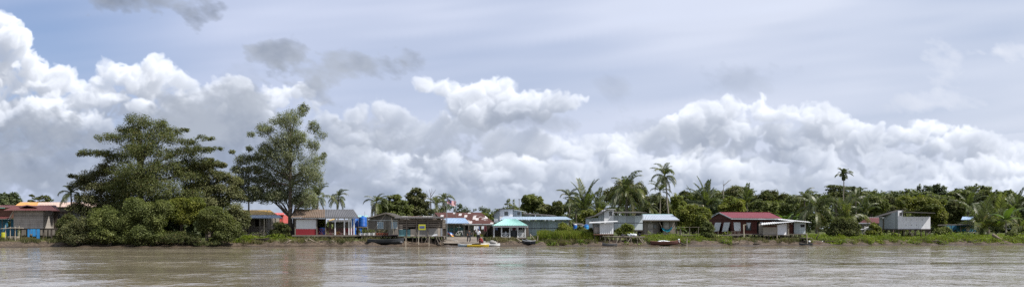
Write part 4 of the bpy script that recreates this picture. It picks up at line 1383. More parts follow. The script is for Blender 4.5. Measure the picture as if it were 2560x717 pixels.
    T('leafy_shrub', 'creeper covered shrub standing on the bank left of the blue hut', 'bush', 2360, 9, [(2350, 580, 16, 10), (2365, 575, 12, 9), (2372, 585, 12, 8)], 6000, 0.2, 'leaf_mid', 0.05, 592, seed=62, limbs=4, stems=2)
    palm('nipa_palm', 'nipa palm with arching fronds beside the blue hut', 2452, 12, 585, 5.6, kind='nipa', n=16, trunk_r=0.2, seed=23)
    palm('nipa_palm', 'nipa palm with a tall brown frond, behind the upright banana leaves', 2490, 16, 580, 6.2, kind='nipa', n=16, trunk_r=0.2, seed=24)
    palm('nipa_palm', 'nipa palm at the outer end of the bank with pale drooping fronds', 2556, 12, 580, 5.0, kind='nipa', n=14, trunk_r=0.2, seed=25)
    banana('banana_plant', 'upright banana plant with broad bright leaves between the nipa palms', 2515, 9.5, 5.0, 7, seed=12)
    T('dark_tree', 'dark tree rising behind the nipa palms', 'tree', 2470, 44, dome(R, 2460, 478, 40, 34, 0) + [(2440, 520, 26, 22), (2490, 515, 26, 22)], 16000, 0.36, 'leaf_dark', 0.3, 540, seed=63, limbs=7)
    T('round_shrub', 'dark rounded shrub beside the fallen log', 'bush', 2530, 6.5, [(2525, 588, 12, 10), (2538, 590, 10, 9), (2530, 600, 14, 6)], 4000, 0.2, 'leaf_dark', 0.05, 600, seed=64, limbs=3, stems=2)
    T('round_shrub', 'rounded yellow green bush at the corner of the long grey building', 'bush', 1410, 9, [(1410, 570, 16, 12), (1422, 578, 12, 12), (1398, 580, 12, 10), (1412, 588, 16, 9)], 8000, 0.2, 'leaf_bright', 0.06, 592, seed=65, limbs=4, stems=3)
    T('round_shrub', 'bright leafy bush growing behind the platform with white bags', 'bush', 1566, 7.5, [(1562, 566, 10, 8), (1575, 570, 12, 10), (1552, 578, 12, 9), (1570, 584, 16, 8)], 7000, 0.2, 'leaf_bright', 0.06, 592, seed=66, limbs=4, stems=3)
    T('round_shrub', 'weedy shrub half covering the two blue tanks among the reeds', 'bush', 1450, 7.5, [(1450, 572, 9, 8), (1460, 578, 9, 8), (1442, 580, 8, 8), (1470, 580, 8, 7)], 3600, 0.18, 'leaf_mid', 0.05, 592, seed=68, limbs=3, stems=3)
    T('round_shrub', 'tall weedy shrub left of the small white hut', 'bush', 1480, 5, [(1478, 578, 10, 9), (1490, 586, 10, 9), (1470, 590, 10, 8)], 4500, 0.2, 'leaf_mid', 0.05, 596, seed=67, limbs=3, stems=3)


def build_belt_palms():
    for i, (lab, px, off, top, R, kind, n) in enumerate((
            ('dark coconut palm in the gap just beyond the banana plants', 2012, 34, 498, 2.8, 'coconut', 15),
            ('feathery palm poking out of the dark tree above the red roof ridge', 1868, 40, 512, 3.6, 'upright', 13),
            ('feathery palm between the olive tree and the round glossy tree', 1700, 36, 528, 3.0, 'upright', 12),
            ('low coconut palm behind the silver ridge of the brown boarded house', 1622, 30, 520, 2.4, 'coconut', 14),
            ('feathery palm behind the roof of the small maroon roofed house', 2160, 28, 535, 3.2, 'upright', 13),
            ('coconut palm between the two rounded trees near the white stilt house', 2205, 46, 500, 2.8, 'coconut', 14),
            ('dark feathery palm rising above the blue hut', 2420, 30, 525, 4.0, 'upright', 14),
            ('feathery palm behind the end of the bank beside the last nipa palm', 2540, 26, 530, 3.8, 'upright', 13),
            ('low feathery palm behind the slim coconut palm and the grey building', 1440, 44, 522, 3.2, 'upright', 12))):
        palm('sago_palm' if kind == 'upright' else 'coconut_palm', lab, px, off, top, R, kind=kind, n=n, trunk_r=.15, seed=60 + i, bark='bark')


def build_forest():
    r = np.random.default_rng(77)
    pr = random.Random(9)
    P, O = [], []

    def row(pa, pb, off, tops, rx, n, step):
        px = pa
        while px < pb:
            loc = foot(px, off + pr.uniform(-12, 12))
            top = np.interp(px, [t[0] for t in tops], [t[1] for t in tops]) + pr.uniform(-13, 9)
            w = rx * pr.uniform(0.7, 1.25); hgt = pr.uniform(20, 30)
            sp = dome(pr, px, top, w, hgt, 0) + [(px, top + hgt * 2.1, w * 0.9, hgt * 0.8, 0), (px, top + hgt * 3.2, w * 0.9, hgt * 0.7, 0)]
            sp += [(px + pr.uniform(-1, 1) * w, top + pr.uniform(4, 13), w * pr.uniform(.2, .35), pr.uniform(5, 8), 0) for _ in range(3)]
            cl = px_clumps(sp, px, loc[1], loc[2])
            p, o = crown_points(r, cl, n, 0.3, 14)
            P.append(p + np.array(loc)[None]); O.append(o)
            px += step * w
    row(1560, 2640, 95, [(1560, 520), (1700, 490), (1850, 482), (1890, 492), (2000, 496), (2060, 485), (2180, 470), (2240, 478), (2290, 468), (2350, 466), (2430, 472), (2460, 462), (2500, 478), (2640, 470)], 26, 2600, 1.1)
    row(2150, 2660, 60, [(2150, 500), (2300, 490), (2440, 482), (2660, 488)], 30, 3200, 1.2)
    row(1420, 2640, 70, [(1420, 530), (1600, 520), (1800, 510), (2640, 500)], 30, 2200, 1.3)
    row(1090, 1460, 190, [(1090, 522), (1160, 520), (1200, 530), (1225, 516), (1285, 507), (1310, 514), (1340, 520), (1460, 515)], 20, 1800, 0.9)
    row(165, 600, 15, [(165, 545), (600, 550)], 14, 900, 1.1)
    row(-60, 560, 75, [(-60, 520), (560, 530)], 26, 1500, 1.5)
    row(560, 1340, 42, [(560, 558), (700, 566), (1340, 566)], 14, 900, 1.1)
    row(560, 1100, 230, [(560, 545), (820, 556), (900, 548), (1100, 530)], 18, 700, 1.2)
    p = np.concatenate(P); o = np.concatenate(O)
    me = leaf_mesh('forest', p, 0.62, M['leaf_far'], seed=3, out=o)
    tag(put_mesh('forest', me), 'dark green forest closing the view behind the village', 'forest', kind='stuff')
# ---------------------------------------------------------------- the village on the bank
material('maroon_tin', (0.135, 0.045, 0.042), 0.6, (0.085, 0.032, 0.03), 0.8, 0.7, dirt=0.3)
material('orange_tin', (0.62, 0.33, 0.10), 0.6, (0.52, 0.26, 0.09), 0.7, 0.7, dirt=0.15)
material('pink_tin', (0.58, 0.43, 0.36), 0.6, (0.48, 0.35, 0.29), 0.7, 0.7)
material('yellow_tin', (0.66, 0.43, 0.12), 0.6, (0.54, 0.34, 0.10), 0.9, 0.7, dirt=0.12)
material('teal_tin', (0.33, 0.58, 0.53), 0.5, (0.27, 0.50, 0.46), 0.8, 0.7, dirt=0.08)
material('green_tin', (0.10, 0.42, 0.31), 0.5, (0.08, 0.36, 0.27), 0.8)
material('blue_tin', (0.34, 0.45, 0.60), 0.45, (0.26, 0.36, 0.52), 0.8, 0.7, dirt=0.1)
material('pale_blue_tin', (0.34, 0.43, 0.52), 0.45, (0.27, 0.36, 0.45), 0.6, 0.7, dirt=0.12)
material('silver_tin', (0.47, 0.52, 0.60), 0.4, (0.37, 0.42, 0.50), 0.7, 0.7, metal=0.15, dirt=0.1)
material('red_tin', (0.23, 0.055, 0.072), 0.55, (0.17, 0.042, 0.055), 0.8, 0.7, dirt=0.1)
material('brown_tin', (0.19, 0.135, 0.10), 0.5, (0.11, 0.085, 0.07), 0.9, 0.8, dirt=0.35, dirtcol=(0.22, 0.12, 0.06))
material('grey_tin', (0.145, 0.145, 0.155), 0.45, (0.10, 0.10, 0.11), 0.8, 0.7, dirt=0.15)
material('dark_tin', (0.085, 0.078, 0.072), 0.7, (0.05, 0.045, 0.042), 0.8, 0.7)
material('white_tin', (0.62, 0.63, 0.64), 0.5, (0.5, 0.51, 0.52), 0.8, 0.7, dirt=0.25, dirtcol=(0.30, 0.22, 0.16))
material('red_paint', (0.26, 0.022, 0.032), 0.7, (0.20, 0.018, 0.026), 0.8, 0.7, streak=0.2)
material('salmon_paint', (0.58, 0.13, 0.12), 0.7, (0.5, 0.11, 0.10), 0.8)
material('red_house_board', (0.12, 0.036, 0.03), 0.8, (0.08, 0.026, 0.022), 0.8, 0.7, planks=(2, 0.2), streak=0.2)
material('gable_board', (0.25, 0.22, 0.205), 0.85, (0.19, 0.168, 0.155), 0.8, 0.7, planks=(0, 0.3), streak=0.2)
material('brown_board', (0.27, 0.235, 0.205), 0.85, (0.18, 0.155, 0.135), 0.9, 0.7, planks=(0, 0.28), streak=0.3)
material('grey_sheet', (0.36, 0.42, 0.47), 0.6, (0.30, 0.36, 0.41), 0.5, 0.8, streak=0.3, planks=(0, 1.15), dirtcol=(0.16, 0.15, 0.14))
material('grey_white_sheet', (0.50, 0.54, 0.58), 0.6, (0.42, 0.46, 0.50), 0.5, 0.8, streak=0.32, planks=(0, 1.15), dirtcol=(0.22, 0.20, 0.18))
material('lilac_white', (0.74, 0.74, 0.78), 0.6, (0.66, 0.66, 0.70), 0.5, 0.8, streak=0.3, dirtcol=(0.27, 0.25, 0.22))
material('teal_board', (0.12, 0.26, 0.28), 0.7, (0.09, 0.20, 0.22), 0.8, planks=(0, 0.3))
material('pale_green_wall', (0.36, 0.40, 0.37), 0.8, (0.28, 0.32, 0.30), 0.8, streak=0.2)
material('blue_wall', (0.06, 0.22, 0.34), 0.75, (0.05, 0.17, 0.27), 0.8, streak=0.2)
material('beige_tarp', (0.42, 0.375, 0.32), 0.8, (0.34, 0.30, 0.255), 1.2, 0.7, streak=0.25)
material('grey_tarp', (0.27, 0.265, 0.255), 0.8, (0.20, 0.195, 0.19), 1.5, 0.7, streak=0.3)
material('turquoise_tarp', (0.02, 0.30, 0.40), 0.5, (0.02, 0.22, 0.33), 2.0)
material('white_cloth', (0.72, 0.74, 0.78), 0.8, (0.6, 0.63, 0.68), 1.5)
material('dark_cloth', (0.03, 0.03, 0.04), 0.9, (0.06, 0.05, 0.06), 2)
material('blue_cloth', (0.10, 0.16, 0.36), 0.9, (0.2, 0.25, 0.4), 2)
material('maroon_cloth', (0.13, 0.035, 0.045), 0.9, (0.09, 0.025, 0.03), 2)
material('yellow_paint', (0.60, 0.44, 0.03), 0.5, (0.5, 0.36, 0.03), 1.0, streak=0.15)
material('lime_sign', (0.44, 0.44, 0.035), 0.6, (0.36, 0.37, 0.03), 3.0)
material('navy_sign', (0.035, 0.055, 0.20), 0.6, (0.025, 0.04, 0.15), 3.0)
material('pale_blue_print', (0.22, 0.27, 0.50), 0.6)
material('purple_board', (0.20, 0.13, 0.17), 0.8, (0.15, 0.10, 0.13), 1.5)
material('concrete', (0.42, 0.40, 0.36), 0.9, (0.33, 0.31, 0.28), 1.5)
material('skin_brown', (0.22, 0.11, 0.065), 0.6)
material('hair_black', (0.012, 0.011, 0.010), 0.5)
material('jeans_dark', (0.025, 0.03, 0.04), 0.9)
material('shirt_red', (0.33, 0.02, 0.025), 0.9)
material('shirt_dark', (0.045, 0.042, 0.045), 0.9)
material('boat_grey', (0.055, 0.062, 0.07), 0.5, (0.035, 0.04, 0.045), 2)
material('boat_white', (0.66, 0.68, 0.70), 0.35, (0.55, 0.57, 0.6), 2)
material('boat_brown', (0.115, 0.045, 0.038), 0.6, (0.075, 0.035, 0.03), 2, streak=0.2)
material('rust_crate', (0.20, 0.105, 0.075), 0.85, (0.14, 0.075, 0.055), 2)
material('plant_pot_leaf', (0.06, 0.10, 0.03), 0.7, (0.04, 0.07, 0.02), 3)
material('terracotta', (0.24, 0.085, 0.05), 0.8, (0.18, 0.06, 0.04), 3)
M['rusty_patch'] = rust_roof_material('rusty_patch', (0.56, 0.52, 0.52), (0.115, 0.045, 0.035), .42, 1.2, .22)
M['long_rusty'] = rust_roof_material('long_rusty', (0.58, 0.56, 0.54), (0.26, 0.14, 0.10), share=0.55)


def P3(px, py, Y): return (X(px, Y), Y, Z(py, Y))


def window(root, x0, x1, z0, z1, y, frame='white_paint', pane='glass', bars=1, label=None):
    w = MB(); f = 0.055
    w.box(x0, x1, y - 0.03, y + 0.05, z0, z0 + f).box(x0, x1, y - 0.03, y + 0.05, z1 - f, z1)
    w.box(x0, x0 + f, y - 0.03, y + 0.05, z0 + f, z1 - f).box(x1 - f, x1, y - 0.03, y + 0.05, z0 + f, z1 - f)
    for i in range(bars):
        xm = x0 + (x1 - x0) * (i + 1) / (bars + 1)
        w.box(xm - 0.02, xm + 0.02, y - 0.02, y + 0.04, z0 + f, z1 - f)
    o = w.build('window', M[frame], root)
    p = MB().box(x0 + 0.01, x1 - 0.01, y + 0.012, y + 0.028, z0 + 0.01, z1 - 0.01).build('pane', M[pane], o)
    if label: o['label'] = label
    return o


def slope(root, mat, eave, ridge, name='roof', pitch=0.22, amp=0.035, seed=0, sag=0.0):
    """eave / ridge = (px left, px right, py, Y)"""
    a = P3(eave[0], eave[2], eave[3]); b = P3(eave[1], eave[2], eave[3])
    c = P3(ridge[1], ridge[2], ridge[3]); d = P3(ridge[0], ridge[2], ridge[3])
    return MB().corr(a, b, c, d, pitch, amp, 0.015, sag, seed).build(name, M[mat], root)


def back_slope(root, mat, ridge, depth_, drop, name='roof', pitch=0.22):
    d = P3(ridge[0], ridge[2], ridge[3]); c = P3(ridge[1], ridge[2], ridge[3])
    a = (d[0], d[1] + depth_, d[2] - drop); b = (c[0], c[1] + depth_, c[2] - drop)
    return MB().corr(b, a, d, c, pitch, 0.03, 0.015).build(name, M[mat], root)


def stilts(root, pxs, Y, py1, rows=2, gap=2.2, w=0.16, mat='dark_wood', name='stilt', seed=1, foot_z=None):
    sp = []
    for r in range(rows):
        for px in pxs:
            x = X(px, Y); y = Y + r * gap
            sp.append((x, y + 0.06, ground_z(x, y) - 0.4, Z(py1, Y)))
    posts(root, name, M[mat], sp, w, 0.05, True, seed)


def floor_slab(root, pa, pb, Y, py, dep, t=0.12, mat='weathered_wood', name='floor'):
    z = Z(py, Y)
    m = MB().box(X(pa, Y), X(pb, Y), Y, Y + dep, z - t, z)
    return m.build(name, M[mat], root)


def root_at(name, label, cat, px, Y, group=None):
    x = X(px, Y)
    return thing(name, label, cat, (x, Y, ground_z(x, Y)), group)


def x_rail(root, pa, pb, Y, py0, py1, mat='plastic_red', n=1, w=0.06, name='railing'):
    m = MB()
    z0, z1 = Z(py0, Y), Z(py1, Y)
    xa, xb = X(pa, Y), X(pb, Y)
    m.bar((xa, Y, z1), (xb, Y, z1), w).bar((xa, Y, z0), (xb, Y, z0), w)
    for i in range(n):
        a = xa + (xb - xa) * i / n; b = xa + (xb - xa) * (i + 1) / n
        m.bar((a, Y - 0.02, z0), (b, Y - 0.02, z1), w * 0.8).bar((a, Y + 0.03, z1), (b, Y + 0.03, z0), w * 0.8)
        m.bar((a, Y, z0 + w / 2), (a, Y, z1 - w / 2), w * 0.9)
    return m.build(name, M[mat], root)


# ---------------------------------------------------------------- left end
def houses_left():
    # maroon roofed plank house on stilts
    Y = depth(85, 6.0)
    r = root_at('plank_house', 'grey plank house on stilts under a low maroon tin roof', 'house', 85, Y)
    xa, xb, xc = X(34, Y), X(108, Y), X(152, Y)
    zf, zt = Z(570, Y), Z(526, Y)
    w = MB().wall(xa, xb, zf, zt, Y).box(xa, xa + .08, Y + .08, Y + 5, zf, zt).box(xb - .08, xb, Y + .08, Y + 2.5, zf, zt).box(xa, xc, Y + 5, Y + 5.1, zf, zt).box(xc - .08, xc, Y + 2.5, Y + 5, zf, zt)
    w.build('wall', M['plank_grey'], r)
    MB().wall(xb, xc - .08, zf, zt, Y + 2.5, [(X(118, Y), X(132, Y), zf, zt - 0.4)]).build('wall', M['dark_wood'], r)['label'] = 'recessed porch wall with its shadow put into the dark colour'  # the porch recess lies in shadow; dark wood colour paints that shadow
    slope(r, 'maroon_tin', (8, 142, 526, Y - 0.9), (40, 128, 514, Y + 2.4), seed=3)
    back_slope(r, 'maroon_tin', (40, 128, 514, Y + 2.4), 3.4, 0.9)
    MB().slab(P3(52, 517.5, Y + .4), P3(68, 513, Y + .2), P3(68, 511.5, Y + 2.6), P3(42, 515, Y + 2.6), .04).slab(P3(68, 513, Y + .2), P3(92, 517.5, Y + .4), P3(96, 515, Y + 2.6), P3(68, 511.5, Y + 2.6), .04).build('porch_gable', M['maroon_tin'], r)
    slope(r, 'maroon_tin', (100, 150, 527, Y + 1.2), (96, 140, 513, Y + 4), 'roof', seed=5)
    floor_slab(r, 33, 153, Y - .02, 570.5, 5, .16, 'dark_wood')
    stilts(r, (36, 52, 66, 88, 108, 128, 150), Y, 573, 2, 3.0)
    MB().bar(P3(24, 545, Y - .3), P3(33, 528, Y - .3), .12).build('brace', M['pale_pole'], r)
    # what hangs and stands below
    t = MB()
    for i, (p0, p1, q0, q1) in enumerate(((69, 74, 571, 592), (76, 81, 571, 584), (82, 90, 571, 590), (92, 100, 571, 596))):
        a, b = X(p0, Y - .12), X(p1, Y - .12)
        t.box(a, b, Y - .14 - .02 * i, Y - .12 - .02 * i, Z(q1, Y), Z(q0, Y) - .04)
    tag(t.build('hanging_tarp', M['tarp_blue'], loc=P3(85, 592, Y)), 'torn blue tarpaulin strips hanging under the maroon roofed plank house', 'tarpaulin')
    loc = (X(35, Y - 1.2), Y - 1.2, ground_z(X(35, Y - 1.2), Y - 1.2))
    c = MB().box(loc[0] - .55, loc[0] + .55, loc[1] - .35, loc[1] + .35, loc[2] - .02, loc[2] + .5)
    for k in range(4): c.box(loc[0] - .58, loc[0] + .58, loc[1] - .38, loc[1] - .352, loc[2] + .04 + k * .12, loc[2] + .11 + k * .12)
    tag(c.build('crate', M['pale_pole'], loc=loc), 'pale slatted wooden crate standing behind the pole fence', 'crate')
    loc = (X(9, Y - .5), Y - .5, ground_z(X(9, Y), Y))
    d = MB().lathe(loc, [(.26, -.02), (.28, .1), (.29, .3), (.28, .32), (.29, .34), (.28, .6), (.29, .62), (.27, .85), (.1, .87)], 14)
    tag(d.build('plastic_drum', M['lime_sign'], loc=loc, smooth=False), 'dull yellow drum beside the pole fence', 'drum')
    # pole fence
    Yf = Y - 2.0
    f = root_at('pole_fence', 'thin crooked pole fence with one rail before the plank house', 'fence', 35, Yf)
    posts(f, 'post', M['pale_pole'], [(X(p, Yf), Yf, ground_z(X(p, Yf), Yf) - .3, Z(q, Yf)) for p, q in ((14, 562), (26, 566), (38, 566), (48, 564))], .09, .06)
    MB().tube([P3(2, 571, Yf - .08), P3(30, 569, Yf - .08), P3(59, 569.5, Yf - .08)], .05, 6).build('rail', M['pale_pole'], f)
    # long orange and pink roof behind
    Yb = depth(100, 20)
    r = root_at('long_house', 'long house behind with a sunlit orange and pink roof', 'house', 150, Yb)
    slope(r, 'orange_tin', (33, 92, 517, Yb), (50, 96, 505.5, Yb + 4.5))['label'] = 'orange half of the roof'
    slope(r, 'pink_tin', (92, 290, 517, Yb), (96, 285, 505.5, Yb + 4.5))['label'] = 'pink half of the roof'
    back_slope(r, 'pink_tin', (50, 285, 505.5, Yb + 4.5), 4.5, .9)
    MB().wall(X(45, Yb), X(285, Yb), ground_z(X(160, Yb), Yb), Z(518, Yb), Yb + .6, [(X(p, Yb), X(p + 16, Yb), Z(556, Yb), Z(530, Yb)) for p in (60, 110, 160, 210, 250)]).build('wall', M['brown_board'], r)
    MB().box(X(45, Yb), X(285, Yb), Yb + 8.5, Yb + 8.6, 1, Z(519, Yb)).build('wall', M['brown_board'], r)
    # red brown shed and green roofed house at the edge
    Ys = depth(5, 9)
    r = root_at('brown_shed', 'small red brown shed with a sagging maroon lean-to at the picture edge', 'shed', 0, Ys)
    MB().wall(X(-40, Ys), X(27, Ys), Z(545, Ys), Z(519, Ys), Ys + 1).build('wall', M['rust_crate'], r)
    slope(r, 'maroon_tin', (-40, 28, 547, Ys - .8), (-40, 24, 540, Ys + 1), 'lean_to_roof')
    slope(r, 'maroon_tin', (-40, 36, 519, Ys + .2), (-36, 40, 513, Ys + 3))
    MB().wall(X(-40, Ys), X(30, Ys), ground_z(X(0, Ys), Ys), Z(547, Ys), Ys + 1.2, [(X(6, Ys), X(14, Ys), Z(568, Ys), Z(552, Ys))]).build('wall', M['blue_wall'], r)['label'] = 'dark blue lower wall'
    stilts(r, (-20, 5, 26), Ys - .6, 547, 1, 2, .1, 'weathered_wood', 'post')
    Yg = depth(0, 26)
    r = root_at('green_roofed_house', 'house with a teal green roof edge at the picture edge', 'house', -10, Yg)
    slope(r, 'green_tin', (-60, 13, 521, Yg), (-60, 9, 514.5, Yg + 3))
    MB().wall(X(-60, Yg), X(12, Yg), 1, Z(521.5, Yg), Yg + .6, [(X(-20, Yg), X(-8, Yg), Z(545, Yg), Z(530, Yg))]).build('wall', M['pale_green_wall'], r)


def yellow_house():
    Y = depth(635, 11)
    r = root_at('yellow_roofed_house', 'stilt house with a mottled yellow roof and blue grey porch roof', 'house', 635, Y)
    slope(r, 'yellow_tin', (556, 694, 537, Y + 1.2), (562, 676, 525, Y + 4.2), seed=2)
    back_slope(r, 'yellow_tin', (562, 676, 525, Y + 4.2), 3.2, .7)
    slope(r, 'blue_tin', (558, 708, 545, Y - 1.4), (560, 698, 537.6, Y + 1.1), 'porch_roof', seed=4)
    xa, xb = X(572, Y), X(664, Y)
    zf, zt = Z(580, Y), Z(538, Y)
    MB().wall(xa, xb, zf, zt, Y + 1.0, [(X(590, Y), X(600, Y), zf + .9, zt - .5), (X(612, Y), X(620, Y), zf + .02, zt - .5), (X(632, Y), X(642, Y), zf + .8, zt - .5)]).box(xa, xa + .1, Y + 1.08, Y + 7, zf, zt).box(xb - .1, xb, Y + 1.08, Y + 7, zf, zt).box(xa, xb, Y + 7, Y + 7.1, zf, zt).build('wall', M['brown_board'], r)
    MB().box(xa + .1, xb - .1, Y + 3, Y + 3.05, zf, zt).build('partition', M['dark_wood'], r)
    floor_slab(r, 588, 665, Y - 1.3, 584, 8.2, .18, 'pale_pole')
    for p in (650, 661, 667, 676, 688):
        MB().bar(P3(p, 584 if p < 668 else 588, Y - 1.15), P3(p, 545, Y - 1.15), .13).build('post', M['pale_pole' if p in (661, 688) else 'weathered_wood'], r)
    st = MB()
    for i in range(5):
        st.bar(P3(648 + i * 2.6, 582 - i * 3.4, Y - 1.5 + i * .3), P3(656 + i * 2.6, 582 - i * 3.4, Y - 1.5 + i * .3), .3, .05)
    st.bar(P3(648, 585, Y - 1.5), P3(661, 566, Y - .3), .06, .2).bar(P3(656, 585, Y - 1.5), P3(669, 566, Y - .3), .06, .2)
    st.build('steps', M['pale_pole'], r)
    stilts(r, (590, 608, 628, 648, 664), Y - 1.2, 586, 2, 3.5)
    MB().bar(P3(664, 566, Y - 1.15), P3(690, 566, Y - 1.15), .07).bar(P3(664, 575, Y - 1.15), P3(690, 575, Y - 1.15), .07).build('railing', M['weathered_wood'], r)
    # salmon hut behind
    Yh = depth(700, 18)
    r = root_at('salmon_hut', 'small salmon red hut partly hidden behind the tall airy tree', 'hut', 698, Yh)
    MB().wall(X(686, Yh), X(708, Yh), Z(557, Yh), Z(536, Yh), Yh, [(X(699, Yh), X(703, Yh), Z(552, Yh), Z(543, Yh))]).box(X(686, Yh), X(708, Yh), Yh + 3, Yh + 3.1, Z(557, Yh), Z(536, Yh)).box(X(686, Yh), X(686, Yh) + .1, Yh + .08, Yh + 3, Z(557, Yh), Z(536, Yh)).box(X(708, Yh) - .1, X(708, Yh), Yh + .08, Yh + 3, Z(557, Yh), Z(536, Yh)).build('wall', M['salmon_paint'], r)
    MB().box(X(686, Yh), X(708, Yh), Yh + .5, Yh + 3, Z(558.5, Yh), Z(557.2, Yh)).build('floor', M['dark_wood'], r)
    posts(r, 'stilt', M['dark_wood'], [(X(p, Yh), Yh + dy, .8, Z(558, Yh)) for p in (688, 697, 706) for dy in (.6, 2.8)], .16)
    slope(r, 'salmon_paint', (683, 711, 537, Yh - .3), (684, 710, 532, Yh + 3.2))
    # heap of bright baskets below the porch
    for i, (p, q, m, lab) in enumerate(((672, 577, 'white_cloth', 'white bucket under the blue grey porch roof'), (680, 578, 'yellow_paint', 'yellow bucket under the blue grey porch roof'))):
        loc = P3(p, 584, Y - .6)
        b = MB().lathe(loc, [(.16, 0), (.2, .32), (.22, .34), (.2, .36)], 12)
        o = b.build('bucket', M[m], loc=loc)
        MB().tube([(loc[0] - .2, loc[1], loc[2] + .34), (loc[0], loc[1], loc[2] + .52), (loc[0] + .2, loc[1], loc[2] + .34)], .012, 5).build('handle', M['steel'], o)
        tag(o, lab, 'bucket')


# ---------------------------------------------------------------- white and red shed with veranda
def veranda_shed():
    Y = depth(810, 6.0)
    r = root_at('veranda_shed', 'long open veranda shed with rusty ribbed roof and white and red end panel', 'shed', 815, Y)
    slope(r, 'brown_tin', (726, 812, 543.5, Y - .5), (742, 812, 523.5, Y + 3.0), pitch=.24, amp=.05, seed=7)['label'] = 'brown rusty half of the roof'
    slope(r, 'grey_tin', (812, 898, 543.5, Y - .5), (812, 884, 523.5, Y + 3.0), pitch=.24, amp=.05, seed=8)['label'] = 'dark grey half of the roof'
    back_slope(r, 'grey_tin', (742, 884, 523.5, Y + 3.0), 3.4, 1.1)
    z = lambda p: Z(p, Y)
    MB().wall(X(740, Y), X(791, Y), z(571.5), z(547.5), Y).build('end_panel', M['white_paint'], r)['label'] = 'white upper panel'
    MB().wall(X(740, Y), X(791, Y), z(587), z(571.5), Y - .015, t=.095).build('end_panel', M['red_paint'], r)['label'] = 'dark red lower panel'
    MB().box(X(740, Y), X(740, Y) + .08, Y + .1, Y + 5.6, z(587), z(545)).box(X(740, Y), X(791, Y), Y + 5.6, Y + 5.7, z(587), z(545)).build('wall', M['weathered_wood'], r)
    MB().wall(X(721, Y), X(740, Y) - .01, z(588), z(543), Y + 2.2).build('side_wall', M['dark_wood'], r)
    b = MB()
    for i in range(14):
        p = 744 + i * 3.2
        b.face(P3(p, 545, Y - .03), P3(p + 2.4, 545, Y - .03), P3(p + 1.2, 548.5, Y - .035))
    tag(b.build('bunting', M['plastic_red'], loc=P3(766, 547, Y)), 'row of little red pennants along the eave above the white panel', 'bunting')
    MB().bar(P3(728, 544.8, Y - .35), P3(896, 544.8, Y - .35), .1).build('eave_beam', M['white_tin'], r)
    for p in (738, 792):
        MB().bar(P3(p, 588, Y - .06), P3(p, 545, Y - .06), .12).build('post', M['weathered_wood'], r)
    for p in (814, 838, 861, 872.5, 878.5, 885):
        MB().bar(P3(p, 587, Y), P3(p, 545, Y), .13 if p > 830 else .1).build('post', M['white_paint' if p > 815 else 'weathered_wood'], r)
    x_rail(r, 793, 838, Y + .1, 585.5, 571, 'maroon_cloth', 4)
    x_rail(r, 838, 888, Y + .1, 585.5, 571, 'maroon_cloth', 4)
    floor_slab(r, 730, 900, Y - .4, 586.5, 6, .18, 'plank_deck')
    stilts(r, (738, 752, 764, 776, 790, 806, 822, 838, 860, 884), Y - .3, 589, 2, 3.2, .18, seed=3)
    for a, c in ((756, 766), (806, 792), (842, 858)):
        MB().bar(P3(a, 604, Y - .45), P3(c, 590, Y - .45), .07).build('brace', M['weathered_wood'], r)
    # things on the veranda
    loc = P3(806, 586.4, Y + 1.2)
    tag(MB().lathe(loc, [(.36, 0), (.38, .05), (.36, .1), (.38, .4), (.36, .45), (.38, .5), (.36, .9), (.3, .95), (.05, .96)], 18).build('plastic_drum', M['plastic_blue'], loc=loc), 'blue plastic drum on the veranda beside the white panel', 'drum')
    seat = None
    for i, p in enumerate((860.5, 866, 871.5, 877)):
        loc = P3(p, 586.4, Y + .65)
        if seat is None:
            seat = thing('plastic_chair', '', 'chair', loc, 'red plastic chairs on the veranda')
            s = Vector(loc)
            MB().box(s.x - .2, s.x + .2, s.y - .2, s.y + .2, s.z + .42, s.z + .46).build('seat', M['plastic_red'], seat)
            MB().box(s.x - .2, s.x + .2, s.y + .18, s.y + .21, s.z + .46, s.z + .86).build('backrest', M['plastic_red'], seat)
            for a in (-.17, .17):
                for c in (-.17, .17):
                    MB().bar((s.x + a * 1.1, s.y + c * 1.1, s.z), (s.x + a, s.y + c, s.z + .42), .045).build('leg', M['plastic_red'], seat)
            o = seat
        else:
            o = copy_tree(seat, loc=loc)
        o['label'] = ('red plastic chair in the row behind the maroon railing, nearest the middle', 'second red plastic chair of the row behind the maroon railing',
                      'third red plastic chair of the row behind the maroon railing', 'last red plastic chair of the row, next to the blue tanks')[i]
    g = MB()
    for k in range(7):
        a = k * 2.4
        q = P3(843, 586.4, Y + .45)
        g.ell((q[0] + .28 * math.cos(a) * (k > 0), q[1] + .12 * math.sin(a), q[2] + .12 + .1 * (k % 3)), (.17, .15, .13), 8, 5)
    tag(g.build('sack_heap', M['yellow_tin'], loc=P3(843, 586.4, Y + .45)), 'heap of pale yellow sacks on the deck behind the maroon railing', 'sacks')
    # hut seen through the veranda
    Yh = depth(855, 14)
    r = root_at('back_hut', 'low grey board hut seen through the open veranda', 'hut', 855, Yh)
    MB().wall(X(822, Yh), X(893, Yh), ground_z(X(855, Yh), Yh), Z(554, Yh), Yh, [(X(828, Yh), X(836, Yh), Z(572, Yh), Z(559, Yh))]).box(X(822, Yh), X(893, Yh), Yh + 3, Yh + 3.1, 1, Z(554, Yh)).build('wall', M['brown_board'], r)
    slope(r, 'dark_tin', (818, 896, 554, Yh - .5), (818, 896, 549.5, Yh + 3.4))
    MB().face(P3(822, 551, Yh - .6), P3(836, 548, Yh - .6), P3(837, 545, Yh - .4), P3(824, 549, Yh - .4)).build('tarp_scrap', M['yellow_tin'], r)


